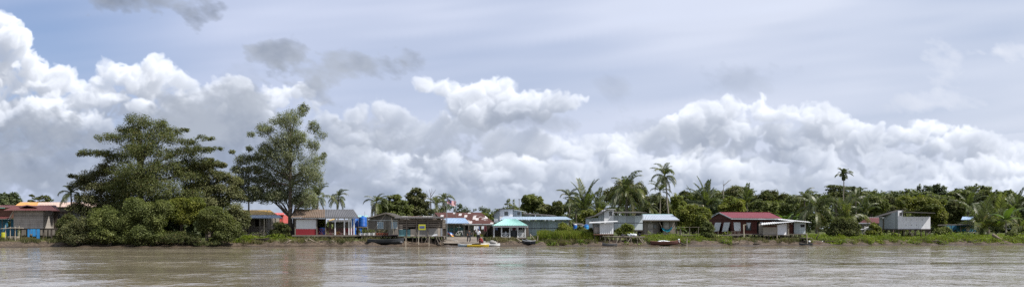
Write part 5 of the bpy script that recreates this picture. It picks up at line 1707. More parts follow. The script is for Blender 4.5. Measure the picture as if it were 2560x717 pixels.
def water_tanks():
    Y = depth(900, 8.5)
    prof = lambda R, h: [(R * .98, 0), (R, .05)] + [v for k in range(6) for v in ((R, h * (k + .5) / 7.5), (R * 1.04, h * (k + .8) / 7.5), (R, h * (k + 1.1) / 7.5))] + [(R * .98, h * .93), (R * .5, h * .98), (R * .2, h), (R * .18, h * 1.03)]
    for (pa, pb, pt, pb_, lab, dy) in ((897, 917, 541, 566, 'bigger blue ribbed water tank on a wooden stand beside the grey gable house', 0), (877, 896, 543, 566, 'smaller blue ribbed water tank half hidden by the veranda posts', .6)):
        y = Y + dy
        xc = X((pa + pb) / 2, y); R = (pb - pa) / 2 * y / F_PX
        zb = Z(pb_, y)
        t = thing('water_tank', lab, 'water tank', (xc, y, zb), 'blue tanks by the veranda shed')
        MB().lathe((xc, y, zb), prof(R, Z(pt, y) - zb), 20).build('body', M['plastic_blue'], t)
        MB().lathe((xc, y, Z(pt, y) + .02), [(R * .3, 0), (R * .3, .08), (R * .1, .1)], 12).build('lid', M['plastic_blue'], t)
        s = thing('tank_stand', 'dark wooden stand under the %s blue tank' % ('bigger' if pa == 897 else 'smaller'), 'stand', (xc, y, ground_z(xc, y)), 'stands under the tanks')
        MB().box(xc - R, xc + R, y - R, y + R, zb - .12, zb - .003).build('platform', M['weathered_wood'], s)
        posts(s, 'leg', M['dark_wood'], [(xc + a * R * .85, y + c * R * .85, ground_z(xc, y) - .2, zb - .12) for a in (-1, 1) for c in (-1, 1)], .13)
    for (p, q0, q1, lab) in ((901, 567, 578, 'small blue barrel standing under the bigger tank'), (886, 568, 578, 'small blue barrel standing under the smaller tank')):
        y = Y - .2
        zb = ground_z(X(p, y), y)
        loc = (X(p, y), y, zb)
        h = Z(q0, y) - zb
        tag(MB().lathe(loc, [(.24, 0), (.27, .1), (.27, h * .3), (.28, h * .33), (.27, h * .36), (.27, h * .7), (.28, h * .73), (.27, h * .76), (.25, h * .97), (.1, h)], 14).build('barrel', M['plastic_blue'], loc=loc), lab, 'barrel')
    Yc = depth(906, 15)
    r = root_at('teal_shelter', 'small teal roof edge showing above the bigger blue tank', 'shelter', 906, Yc)
    slope(r, 'teal_tin', (893, 920, 541.5, Yc), (895, 919, 538.5, Yc + 2))
    posts(r, 'post', M['weathered_wood'], [(X(p, Yc), Yc + .2, ground_z(X(p, Yc), Yc) - .2, Z(541.5, Yc)) for p in (895, 918)], .12)
    MB().tube([P3(912, 542, Yc + .3), P3(912, 528, Yc + .3)], .03, 5).build('pole', M['steel'], r)


def deck_and_pots():
    Y = depth(950, 4.6)
    r = root_at('boardwalk', 'low plank boardwalk on posts running past the grey gable house', 'boardwalk', 950, Y)
    floor_slab(r, 899, 1006, Y, 587.5, 1.8, .1, 'plank_deck')
    MB().box(X(900, Y), X(1006, Y), Y - .06, Y - .003, Z(590, Y), Z(587.6, Y)).build('edge_beam', M['dark_wood'], r)
    stilts(r, (904, 916, 934, 952, 966, 976, 988, 1000), Y + .02, 589, 2, 1.6, .15, 'weathered_wood', seed=5)
    MB().box(X(976, Y), X(1006, Y), Y - .3, Y + 1.5, Z(588.5, Y) + .07, Z(588.5, Y) + .12).build('mat', M['purple_board'], r)
    rg = random.Random(6)
    first = None
    for i in range(7):
        p = 900 + i * 5.6
        loc = P3(p, 587.4, Y + .3 + .1 * (i % 2))
        t = thing('potted_plant', '', 'potted plant', loc, 'white pots along the boardwalk')
        MB().lathe(loc, [(.10, 0), (.15, .24), (.17, .25), (.16, .28)], 12).build('pot', M['plastic_white'], t)
        pts, o = crown_points(np.random.default_rng(i + 2), [(0, 0, .5, .2, .2, .28)], 130, .4, 10)
        me = leaf_mesh('foliage', pts, .13, M['leaf_mid'], seed=i, out=o)
        c = put_mesh('foliage', me); c.parent = t; c['_o'] = tuple(loc)
        t['label'] = ('white pot plant at the veranda end of the pot row', 'second white pot plant counted from the veranda', 'third white pot plant counted from the veranda', 'middle white pot plant of the row on the boardwalk',
                      'fifth white pot plant counted from the veranda', 'sixth white pot plant counted from the veranda', 'white pot plant nearest the red pots, end of the row')[i]
    for i in range(5):
        p = 943 + i * 6.2
        loc = P3(p, 587.4, Y + .4)
        t = thing('potted_plant', '', 'potted plant', loc, 'red pots along the boardwalk')
        MB().lathe(loc, [(.13, 0), (.19, .26), (.21, .27), (.2, .31)], 12).build('pot', M['terracotta'], t)
        pts, o = crown_points(np.random.default_rng(i + 20), [(0, 0, .5, .18, .18, .25)], 60, .4, 8)
        c = put_mesh('foliage', leaf_mesh('foliage', pts, .14, M['grass_dry'], seed=i, out=o)); c.parent = t; c['_o'] = tuple(loc)
        t['label'] = ('red clay pot next to the white pots', 'second red clay pot after the white pots', 'red clay pot in the middle of the red row', 'fourth red clay pot after the white pots', 'red clay pot nearest the purple mat')[i]


def gable_house():
    Y = depth(960, 13)
    r = root_at('gable_house', 'grey boarded house with its broad gable to the river and two pale windows', 'house', 960, Y)
    x = lambda p: X(p, Y)
    z = lambda p: Z(p, Y)
    hs = [(x(943), x(959), z(571), z(553)), (x(977.5), x(993), z(571), z(553))]
    MB().wall(x(919), x(1001), z(590), z(550), Y, hs).box(x(919), x(919) + .1, Y + .08, Y + 8, z(590), z(550)).box(x(1001) - .1, x(1001), Y + .08, Y + 8, z(590), z(550)).box(x(919), x(1001), Y + 8, Y + 8.1, z(590), z(550)).build('wall', M['gable_board'], r)
    MB().hexa([(x(919), Y - .02, z(549.6)), (x(1001), Y - .02, z(549.6)), (x(967), Y - .02, z(533)), (x(966), Y - .02, z(533))], [(x(919), Y + .08, z(549.6)), (x(1001), Y + .08, z(549.6)), (x(967), Y + .08, z(533)), (x(966), Y + .08, z(533))]).build('gable', M['gable_board'], r)
    MB().box(x(919), x(1001), Y - .06, Y - .022, z(550.6), z(549.4)).build('trim', M['white_paint'], r)
    for h in hs:
        window(r, h[0], h[1], h[2], h[3], Y, 'white_paint', 'pale_blue_tin', 2)
    MB().corr((x(912), Y + 8.4, z(546.5)), (x(912), Y - .7, z(546.5)), (x(966), Y - .7, z(531.5)), (x(966), Y + 8.4, z(531.5)), .25, .035).build('roof', M['silver_tin'], r)
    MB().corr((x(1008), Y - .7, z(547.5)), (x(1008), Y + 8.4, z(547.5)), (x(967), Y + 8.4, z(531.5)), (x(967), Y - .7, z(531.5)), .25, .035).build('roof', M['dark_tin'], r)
    MB().bar((x(912), Y - .74, z(547.2)), (x(966.5), Y - .74, z(532.2)), .05, .16).bar((x(1008), Y - .74, z(548.2)), (x(966.5), Y - .74, z(532.2)), .05, .16).build('fascia', M['weathered_wood'], r)
    MB().bar((x(919.5), Y - .06, z(590)), (x(919.5), Y - .06, z(549)), .1).build('corner_post', M['white_paint'], r)
    MB().bar(P3(985, 590, Y - 2), P3(979, 545, Y - 2), .05).build('pole', M['pale_pole'], r)
    posts(r, 'stilt', M['dark_wood'], [(x(p), Y + .2, .6, z(590)) for p in (922, 945, 968, 998)], .18)
    # long low roof behind
    Yb = depth(1040, 22)
    r = root_at('low_roofed_house', 'low house behind the slatted hut, only its worn whitish roof showing', 'house', 1040, Yb)
    slope(r, 'long_rusty', (994, 1088, 544, Yb), (996, 1086, 540.3, Yb + 3))
    MB().wall(X(998, Yb), X(1084, Yb), 1, Z(544, Yb), Yb + .4, [(X(1020, Yb), X(1030, Yb), Z(570, Yb), Z(552, Yb))]).build('wall', M['brown_board'], r)


def slatted_hut():
    Y = depth(1050, 2.2)
    r = root_at('slatted_hut', 'weathered stilt hut with gappy horizontal slats above grey tarpaulin', 'hut', 1050, Y)
    x = lambda p: X(p, Y)
    z = lambda p: Z(p, Y)
    rg = random.Random(3)
    # slatted upper walls: uneven boards with gaps (one part per face)
    for (fa, fb, yy) in ((996, 1108, Y),):
        m = MB(); zz = z(571)
        while zz < z(545.5):
            h = rg.uniform(.10, .2)
            cut = rg.choice((0, 0, 1))
            a, b = x(fa), x(fb)
            if cut and zz < z(552):
                c = a + (b - a) * rg.uniform(.15, .75); d = c + rg.uniform(.3, .9)
                m.box(a, c, yy, yy + .03, zz, zz + h).box(d, b, yy, yy + .03, zz + rg.uniform(-.02, .02), zz + h)
            else:
                m.box(a, b, yy + rg.uniform(-.01, .01), yy + .03, zz, zz + h)
            zz += h + rg.uniform(.04, .15)
        m.build('slat_wall', M['weathered_wood'], r)
    m = MB(); zz = z(570)
    while zz < z(546):
        m.box(x(996), x(996) + .03, Y + .05, Y + 4.4, zz, zz + .14); m.box(x(1107), x(1107) + .03, Y + .05, Y + 4.4, zz, zz + .14)
        zz += .2
    m.build('slat_wall', M['weathered_wood'], r)
    MB().box(x(996), x(1108), Y + 4.4, Y + 4.5, z(590), z(548)).build('back_wall', M['dark_wood'], r)
    slope(r, 'dark_tin', (984, 1112, 545.2, Y - .7), (990, 1108, 541.2, Y + 4.8), sag=.05, seed=3)
    for (pa, pb, mt, q) in ((996, 1026, 'teal_board', 573), (1026.3, 1041, 'beige_tarp', 572), (1041.3, 1063, 'grey_tarp', 572.5), (1063.3, 1094, 'grey_tarp', 570.5), (1094.3, 1102, 'beige_tarp', 570), (1102.2, 1107, 'white_cloth', 570)):
        o = MB().box(x(pa), x(pb), Y - .015, Y + .02, z(589.5), z(q)).build('lower_panel', M[mt], r)
        if mt == 'teal_board': o['label'] = 'dark green open end panel'
    for p in (996, 1017, 1042, 1070, 1107):
        MB().bar((x(p), Y - .08, z(590)), (x(p), Y - .08, z(545)), .1).build('post', M['weathered_wood'], r)
    MB().box(x(994), x(1109), Y - .12, Y + 4.5, z(591.2), z(589.6)).build('floor', M['weathered_wood'], r)
    rg = random.Random(8)
    sp = []
    for row in range(3):
        for p in (997, 1005, 1018, 1031, 1043, 1055, 1066, 1078, 1088, 1097, 1106):
            if row == 1 and rg.random() < .3: continue
            xx = x(p) + rg.uniform(-.12, .12); y = Y + row * 2.0
            sp.append((xx, y, ground_z(xx, y) - .5, z(591)))
    posts(r, 'stilt', M['dark_wood'], sp, .15, .1)
    for (a, b_, c, d) in ((1001, 612, 1012, 592), (1098, 611, 1090, 592), (1096, 592, 1106, 610), (1060, 610, 1068, 594)):
        MB().bar(P3(a, b_, Y - .1), P3(c, d, Y - .1), .08).build('brace', M['weathered_wood'], r)
    m = MB()
    for k in range(6):
        m.bar(P3(1000 + k * 17, 606, Y + .6 + .2 * (k % 3)), P3(1015 + k * 17, 605.5, Y + .8), .07)
    m.build('low_beam', M['weathered_wood'], r)
    MB().face(P3(1078, 590, Y - .1), P3(1094, 588, Y - .12), P3(1093, 584, Y - .12), P3(1085, 585, Y - .1)).build('tarp_fold', M['white_cloth'], r)
    # yellow sign on a pale pole
    Ys = Y - .9
    s = root_at('sign_board', 'yellow green sign with a dark blue lettered panel on a pale pole in the shallows', 'sign', 1047, Ys)
    MB().tube([(X(1045.5, Ys), Ys, -.6), P3(1046.5, 592, Ys), P3(1047.5, 560, Ys)], [.055, .05, .04], 7).build('pole', M['pale_pole'], s)
    bd = MB().box(X(1046.5, Ys), X(1064, Ys), Ys - .08, Ys - .055, Z(574, Ys), Z(560.3, Ys)).build('board', M['lime_sign'], s)
    MB().box(X(1049, Ys), X(1061.6, Ys), Ys - .092, Ys - .081, Z(570.2, Ys), Z(564.2, Ys)).build('panel', M['navy_sign'], bd)
    lt = MB()
    for i, p in enumerate((1050.6, 1053.2, 1055.8, 1058.4)):
        a, c = X(p, Ys), X(p + 1.9, Ys)
        z0, z1 = Z(569.2, Ys), Z(565.3, Ys)
        y0, y1 = Ys - .102, Ys - .093
        zm = (z0 + z1) / 2
        for k in ((0, 1, 2, 3), (0, 2, 4), (0, 1, 3, 4), (1, 2, 3, 4))[i]:
            s4 = ((a, a + .02, z0, z1), (c - .02, c, z0, z1), (a + .021, c - .021, z1 - .03, z1), (a + .021, c - .021, z0, z0 + .03), (a + .021, c - .021, zm - .015, zm + .015))[k]
            lt.box(s4[0], s4[1], y0, y1, s4[2], s4[3])
    lt.build('lettering', M['pale_blue_print'], bd)
    # dinghy and engine under the hut's near end
    boat('rowing_boat', 'grey green wooden boat pulled up beside the slatted hut', (965, 2.0), 4.6, 1.3, .5, 'boat_grey', rz=math.radians(-8), inside='weathered_wood')
    loc = P3(1003, 607, depth(1003, .6))
    loc = (loc[0], loc[1], ground_z(loc[0], loc[1]))
    e = thing('outboard_engine', 'dark outboard engine lying by the grey green boat', 'engine', loc)
    MB().ell((loc[0], loc[1], loc[2] + .45), (.2, .13, .12), 10, 7).build('cowling', M['grey_tin'], e, smooth=True)
    MB().tube([(loc[0], loc[1], loc[2] + .35), (loc[0] + .1, loc[1], loc[2] + .02)], [.08, .05], 7).ell((loc[0] + .12, loc[1], loc[2] + .06), (.16, .05, .05), 8, 5).build('shaft', M['dark_void'], e)


def boat(name, label, at, L, W, H, mat, rz=0.0, inside=None, tilt=0.0, sheer=.28, z=None, deck=None, rim=None, pitch=0.0, stern=.72):
    """open hull: stations along x, pointed bow at +x"""
    px, off = at
    Y = depth(px, off); x = X(px, Y)
    z0 = (ground_z(x, Y) if z is None else z)
    t = thing(name, label, 'boat', (x, Y, z0))
    N = 14
    rows = []
    for i in range(N + 1):
        s = i / N
        w = W / 2 * (stern + (1 - stern) * min(1, s / .3)) * (1 - max(0, (s - .55) / .45) ** 2.0)
        w = max(w, .015)
        zk = H * (.0 + .35 * max(0, (s - .7) / .3) ** 2)
        zs = H * (1 + sheer * (2 * s - .8) ** 2)
        xx = (s - .5) * L
        rows.append([(xx, -w, zs), (xx, -w * .86, zk + (zs - zk) * .4), (xx, -w * .4, zk + .02), (xx, 0, zk), (xx, w * .4, zk + .02), (xx, w * .86, zk + (zs - zk) * .4), (xx, w, zs)])
    m = MB(); k = len(rows[0])
    o = Vector((x, Y, z0))
    for rr in rows:
        for q in rr: m.v.append((o.x + q[0], o.y + q[1], o.z + q[2]))
    base = len(m.v)
    for rr in rows:
        for q in rr: m.v.append((o.x + q[0] * .985, o.y + q[1] * .9, o.z + q[2] + (.03 if q is not rr[0] and q is not rr[-1] else 0)))
    for i in range(N):
        for j in range(k - 1):
            a = i * k + j
            m.f.append((a, a + 1, a + k + 1, a + k)); b = base + a
            m.f.append((b, b + k, b + k + 1, b + 1))
        for j in (0, k - 1):
            a = i * k + j
            m.f.append((a, a + k, base + a + k, base + a))
    m.f.append(tuple(range(k))); m.f.append(tuple(base + q for q in reversed(range(k))))
    m.build('hull', M[mat], t, smooth=False)
    th = MB()
    for s in (.25, .5, .72):
        w = W / 2 * .9 * (1 - max(0, (s - .55) / .45) ** 2.0)
        xx = (s - .5) * L
        th.box(o.x + xx - .11, o.x + xx + .11, o.y - w, o.y + w, o.z + H * .66, o.z + H * .72)
    th.build('thwart', M[inside or mat], t)
    gm = MB()
    for sgn in (0, -1):
        gm.tube([(o.x + rr[sgn][0], o.y + rr[sgn][1], o.z + rr[sgn][2]) for rr in rows], .035, 5)
    gm.build('gunwale', M[rim or mat], t)
    if deck:
        d = MB()
        for i in range(int(N * .62), N):
            a, b = rows[i], rows[i + 1]
            d.face(*[(o.x + q[0], o.y + q[1], o.z + q[2] + .012) for q in (a[0], b[0], b[-1], a[-1])])
        d.build('foredeck', M[deck], t)
    t.rotation_euler = (tilt, pitch, rz)
    return t
# ---------------------------------------------------------------- landing, flags and people
def cloth_panel(name, material_, root, x0, x1, z0, z1, y, amp=.05, seed=0, taper=0.0):
    """hanging cloth with folds"""
    m = MB(); n, k = 10, 4
    for i in range(n + 1):
        for j in range(k + 1):
            u, v = i / n, j / k
            xx = x0 + (x1 - x0) * (u + taper * (u - .5) * (1 - v))
            m.v.append((xx, y + amp * math.sin(u * 9 + seed) * (1 - v * .7), z0 + (z1 - z0) * v + .03 * math.sin(u * 5 + seed * 2) * (1 - v)))
    for i in range(n):
        for j in range(k):
            a = i * (k + 1) + j
            m.f.append((a, a + k + 1, a + k + 2, a + 1))
    return m.build(name, material_, root, smooth=True) if root is not None else m


def rusty_house():
    Y = depth(1160, 12)
    r = root_at('rusty_roofed_house', 'low teal walled house under a big rusty roof patched with bare tin sheets', 'house', 1165, Y)
    slope(r, 'rusty_patch', (1112, 1240, 559, Y - .6), (1086, 1203, 531.2, Y + 5.4), pitch=.26, amp=.03, sag=.05, seed=4)
    back_slope(r, 'rusty_patch', (1086, 1203, 531.2, Y + 5.4), 5, 1.5)
    x = lambda p: X(p, Y)
    z = lambda p: Z(p, Y)
    zf = z(592)
    MB().wall(x(1115), x(1181), zf, z(560), Y + 1.2, [(x(1162), x(1173), z(575), z(563)), (x(1140), x(1150), zf, z(566))]).build('wall', M['pale_green_wall'], r)
    MB().box(x(1118), x(1158), Y + .55, Y + .62, z(578), z(568)).build('wall', M['teal_board'], r)['label'] = 'teal half wall'
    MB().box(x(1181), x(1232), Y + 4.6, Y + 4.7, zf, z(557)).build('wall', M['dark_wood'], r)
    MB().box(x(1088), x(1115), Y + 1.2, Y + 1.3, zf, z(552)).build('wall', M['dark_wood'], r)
    MB().hexa([P3(1080, 545, Y + 1), P3(1092, 556, Y + .2), P3(1092, 548, Y + 1), P3(1087, 533, Y + 5)], [P3(1080, 544, Y + 1.1), P3(1092, 555, Y + .3), P3(1092, 547, Y + 1.1), P3(1087, 532.5, Y + 5.1)]).build('gable', M['dark_wood'], r)
    slope(r, 'blue_tin', (1108, 1174, 558, Y - 2.8), (1109, 1163, 545, Y - .2), 'porch_roof', pitch=.2, amp=.045)
    for p in (1110, 1124, 1135, 1147, 1160, 1172):
        MB().bar(P3(p, 592, Y - 2.2), P3(p, 558, Y - 2.2), .1).build('post', M['weathered_wood'], r)
    for p in (1183, 1196, 1218, 1231):
        MB().bar((x(p), Y - .2, zf - .3), (x(p), Y - .2, z(559.5)), .12).build('post', M['weathered_wood'], r)
    MB().box(x(1110), x(1181), Y - 2.6, Y + 5, zf - .15, zf).build('floor', M['plank_deck'], r)
    MB().bar((x(1110), Y - .55, z(559.8)), (x(1240), Y - .55, z(559.8)), .08, .14).build('fascia', M['white_tin'], r)
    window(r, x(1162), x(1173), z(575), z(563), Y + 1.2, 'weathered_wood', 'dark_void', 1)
    # bicycle parked on the porch
    b0 = P3(1148, 592, Y - 2.5)
    b = thing('bicycle', 'pale bicycle leaning on the porch of the rusty roofed house', 'bicycle', b0)
    for dx in (-.5, .5):
        wm = MB(); c = Vector((b0[0] + dx, b0[1], b0[2] + .33))
        wm.tube([c + Vector((.33 * math.cos(a), 0, .33 * math.sin(a))) for a in [i * math.pi / 8 for i in range(17)]], .022, 5, caps=False)
        for i in range(6):
            a = i * math.pi / 6
            wm.tube([c - Vector((.31 * math.cos(a), 0, .31 * math.sin(a))), c + Vector((.31 * math.cos(a), 0, .31 * math.sin(a)))], .006, 3)
        wm.build('wheel', M['dark_void'], b)
    q = lambda dx, dz: (b0[0] + dx, b0[1], b0[2] + dz)
    fm = MB()
    for s, e in (((-.5, .33), (-.15, .8)), ((-.15, .85), (0, .3)), ((-.5, .33), (0, .3)), ((0, .3), (.38, .8)), ((-.15, .78), (.38, .82)), ((.36, .9), (.5, .33))):
        fm.tube([q(*s), q(*e)], .025, 6)
    fm.build('frame', M['white_paint'], b)
    MB().ell(q(-.15, .88), (.13, .07, .04), 8, 5).build('saddle', M['dark_void'], b)
    MB().tube([(b0[0] + .36, b0[1] - .25, b0[2] + .95), q(.36, .95), (b0[0] + .36, b0[1] + .25, b0[2] + .95)], .02, 5).build('handlebar', M['steel'], b)
    # washing line
    Yl = Y - .9
    w = thing('washing_line', 'washing line strung under the rusty eave', 'washing line', P3(1198, 562, Yl))
    MB().tube([P3(1183, 563.5, Yl), P3(1200, 565, Yl), P3(1218, 563.5, Yl)], .015, 4).build('line', M['rope'], w)
    for (pa, pb, q0, q1, mt, lab) in ((1185.5, 1189.5, 564.4, 574, 'white_cloth', 'white garment hanging nearest the window on the washing line'), (1191, 1196, 564.6, 576, 'white_cloth', 'larger white shirt on the washing line'),
                                      (1196.5, 1199, 564.8, 578, 'blue_cloth', 'blue cloth hanging in the middle of the washing line'), (1204.5, 1209.5, 564.6, 572, 'white_cloth', 'small white garment at the far end of the washing line'),
                                      (1210.5, 1216, 564, 577, 'maroon_cloth', 'dark maroon cloth on the washing line beside the post')):
        g = cloth_panel('garment', M[mt], None, X(pa, Yl), X(pb, Yl), Z(q1, Yl), Z(q0, Yl), Yl - .03, .04, pa, .3)
        tag(g.build('garment', M[mt], loc=P3((pa + pb) / 2, q1, Yl), smooth=True), lab, 'garment', 'washing under the rusty eave')


def person(name, label, loc, pose, heading=0.0, shirt=None, trousers=None, hair=True, extra=None, s=1.0):
    """pose: joints relative to the feet, facing -y, in metres"""
    t = None
    order = ['pelvis', 'belly', 'chest', 'neck', 'head0', 'head1', 'shL', 'elL', 'haL', 'fiL', 'shR', 'elR', 'haR', 'fiR', 'hipL', 'knL', 'anL', 'toL', 'hipR', 'knR', 'anR', 'toR']
    rad = dict(pelvis=.135, belly=.13, chest=.145, neck=.055, head0=.085, head1=.088, shL=.062, elL=.043, haL=.03, fiL=.024, shR=.062, elR=.043, haR=.03, fiR=.024,
               hipL=.09, knL=.06, anL=.04, toL=.035, hipR=.09, knR=.06, anR=.04, toR=.035)
    edges = [('pelvis', 'belly'), ('belly', 'chest'), ('chest', 'neck'), ('neck', 'head0'), ('head0', 'head1'), ('chest', 'shL'), ('shL', 'elL'), ('elL', 'haL'), ('haL', 'fiL'), ('chest', 'shR'), ('shR', 'elR'), ('elR', 'haR'), ('haR', 'fiR'),
             ('pelvis', 'hipL'), ('hipL', 'knL'), ('knL', 'anL'), ('anL', 'toL'), ('pelvis', 'hipR'), ('hipR', 'knR'), ('knR', 'anR'), ('anR', 'toR')]
    flat = dict(pelvis=(1.15, .8), belly=(1.1, .8), chest=(1.25, .8))

    def skin(nm, joints, grow, mat, parent=None):
        js = [j for j in order if j in joints]
        me = bpy.data.meshes.new(nm)
        me.from_pydata([tuple(c * s for c in pose[j]) for j in js], [(js.index(a), js.index(b)) for a, b in edges if a in js and b in js], [])
        o = bpy.data.objects.new(nm, me)
        COL.objects.link(o)
        md = o.modifiers.new('skin', 'SKIN')
        if not me.skin_vertices:
            bpy.context.view_layer.update()
        sv = me.skin_vertices[0].data if me.skin_vertices else None
        if sv is None:
            lay = me.attributes.new('skin', 'FLOAT', 'POINT')
        for j, d in zip(js, sv):
            rr = (rad[j] + grow.get(j, grow.get('*', 0))) * s
            f = flat.get(j, (1, 1))
            d.radius = (rr * f[0], rr * f[1])
        sv[0].use_root = True
        sub = o.modifiers.new('smooth', 'SUBSURF'); sub.levels = 1; sub.render_levels = 2
        me.materials.append(mat)
        if parent is not None: o.parent = parent
        return o
    body = skin(name, order, {}, M['skin_brown'])
    tag(body, label, 'person')
    body.location = loc
    body.rotation_euler = (0, 0, heading)
    if shirt: skin('shirt', ['pelvis', 'belly', 'chest', 'shL', 'elL', 'shR', 'elR'], {'*': .018, 'elL': .03, 'elR': .03, 'belly': .035, 'pelvis': .045}, M[shirt], body)
    if trousers: skin('trousers', ['pelvis', 'hipL', 'knL', 'anL', 'hipR', 'knR', 'anR'], {'*': .022, 'pelvis': .018}, M[trousers], body)
    hd = Vector(pose['head1']) * s
    hm = MB()
    hm.ell((hd.x, hd.y + .015, hd.z + .035 * s), (.1 * s, .11 * s, .085 * s), 12, 8)
    h = hm.build('hair', M['hair_black'] if hair is True else M[hair], None, loc=(0, 0, 0), smooth=True)
    h.parent = body
    f = MB()
    for sx in (-1, 1):
        f.ell((hd.x + sx * .035 * s, hd.y - .088 * s, hd.z - .01), (.012, .008, .009), 6, 4)
    f.ell((hd.x, hd.y - .083 * s, hd.z - .075 * s), (.026, .008, .008), 6, 4)
    e = f.build('face', M['dark_void'], None, loc=(0, 0, 0)); e.parent = body
    n = MB().ell((hd.x, hd.y - .094 * s, hd.z - .04 * s), (.014, .02, .022), 6, 5).ell((hd.x - .09 * s, hd.y, hd.z - .02), (.015, .025, .035), 6, 5).ell((hd.x + .09 * s, hd.y, hd.z - .02), (.015, .025, .035), 6, 5)
    b = n.build('nose_and_ears', M['skin_brown'], None, loc=(0, 0, 0), smooth=True); b.parent = body
    for o in (h, e, b):
        if '_o' in o: del o['_o']
    return body


STAND = dict(pelvis=(0, 0, .92), belly=(0, .01, 1.08), chest=(0, .01, 1.30), neck=(0, 0, 1.47), head0=(0, -.015, 1.54), head1=(0, -.02, 1.61),
             shL=(.19, .01, 1.38), elL=(.24, .02, 1.10), haL=(.25, -.06, .86), fiL=(.245, -.09, .76), shR=(-.19, .01, 1.38), elR=(-.24, .02, 1.10), haR=(-.25, -.06, .86), fiR=(-.245, -.09, .76),
             hipL=(.10, 0, .86), knL=(.11, -.02, .48), anL=(.11, .02, .08), toL=(.12, -.14, .03), hipR=(-.10, 0, .86), knR=(-.11, -.02, .48), anR=(-.11, .02, .08), toR=(-.12, -.14, .03))


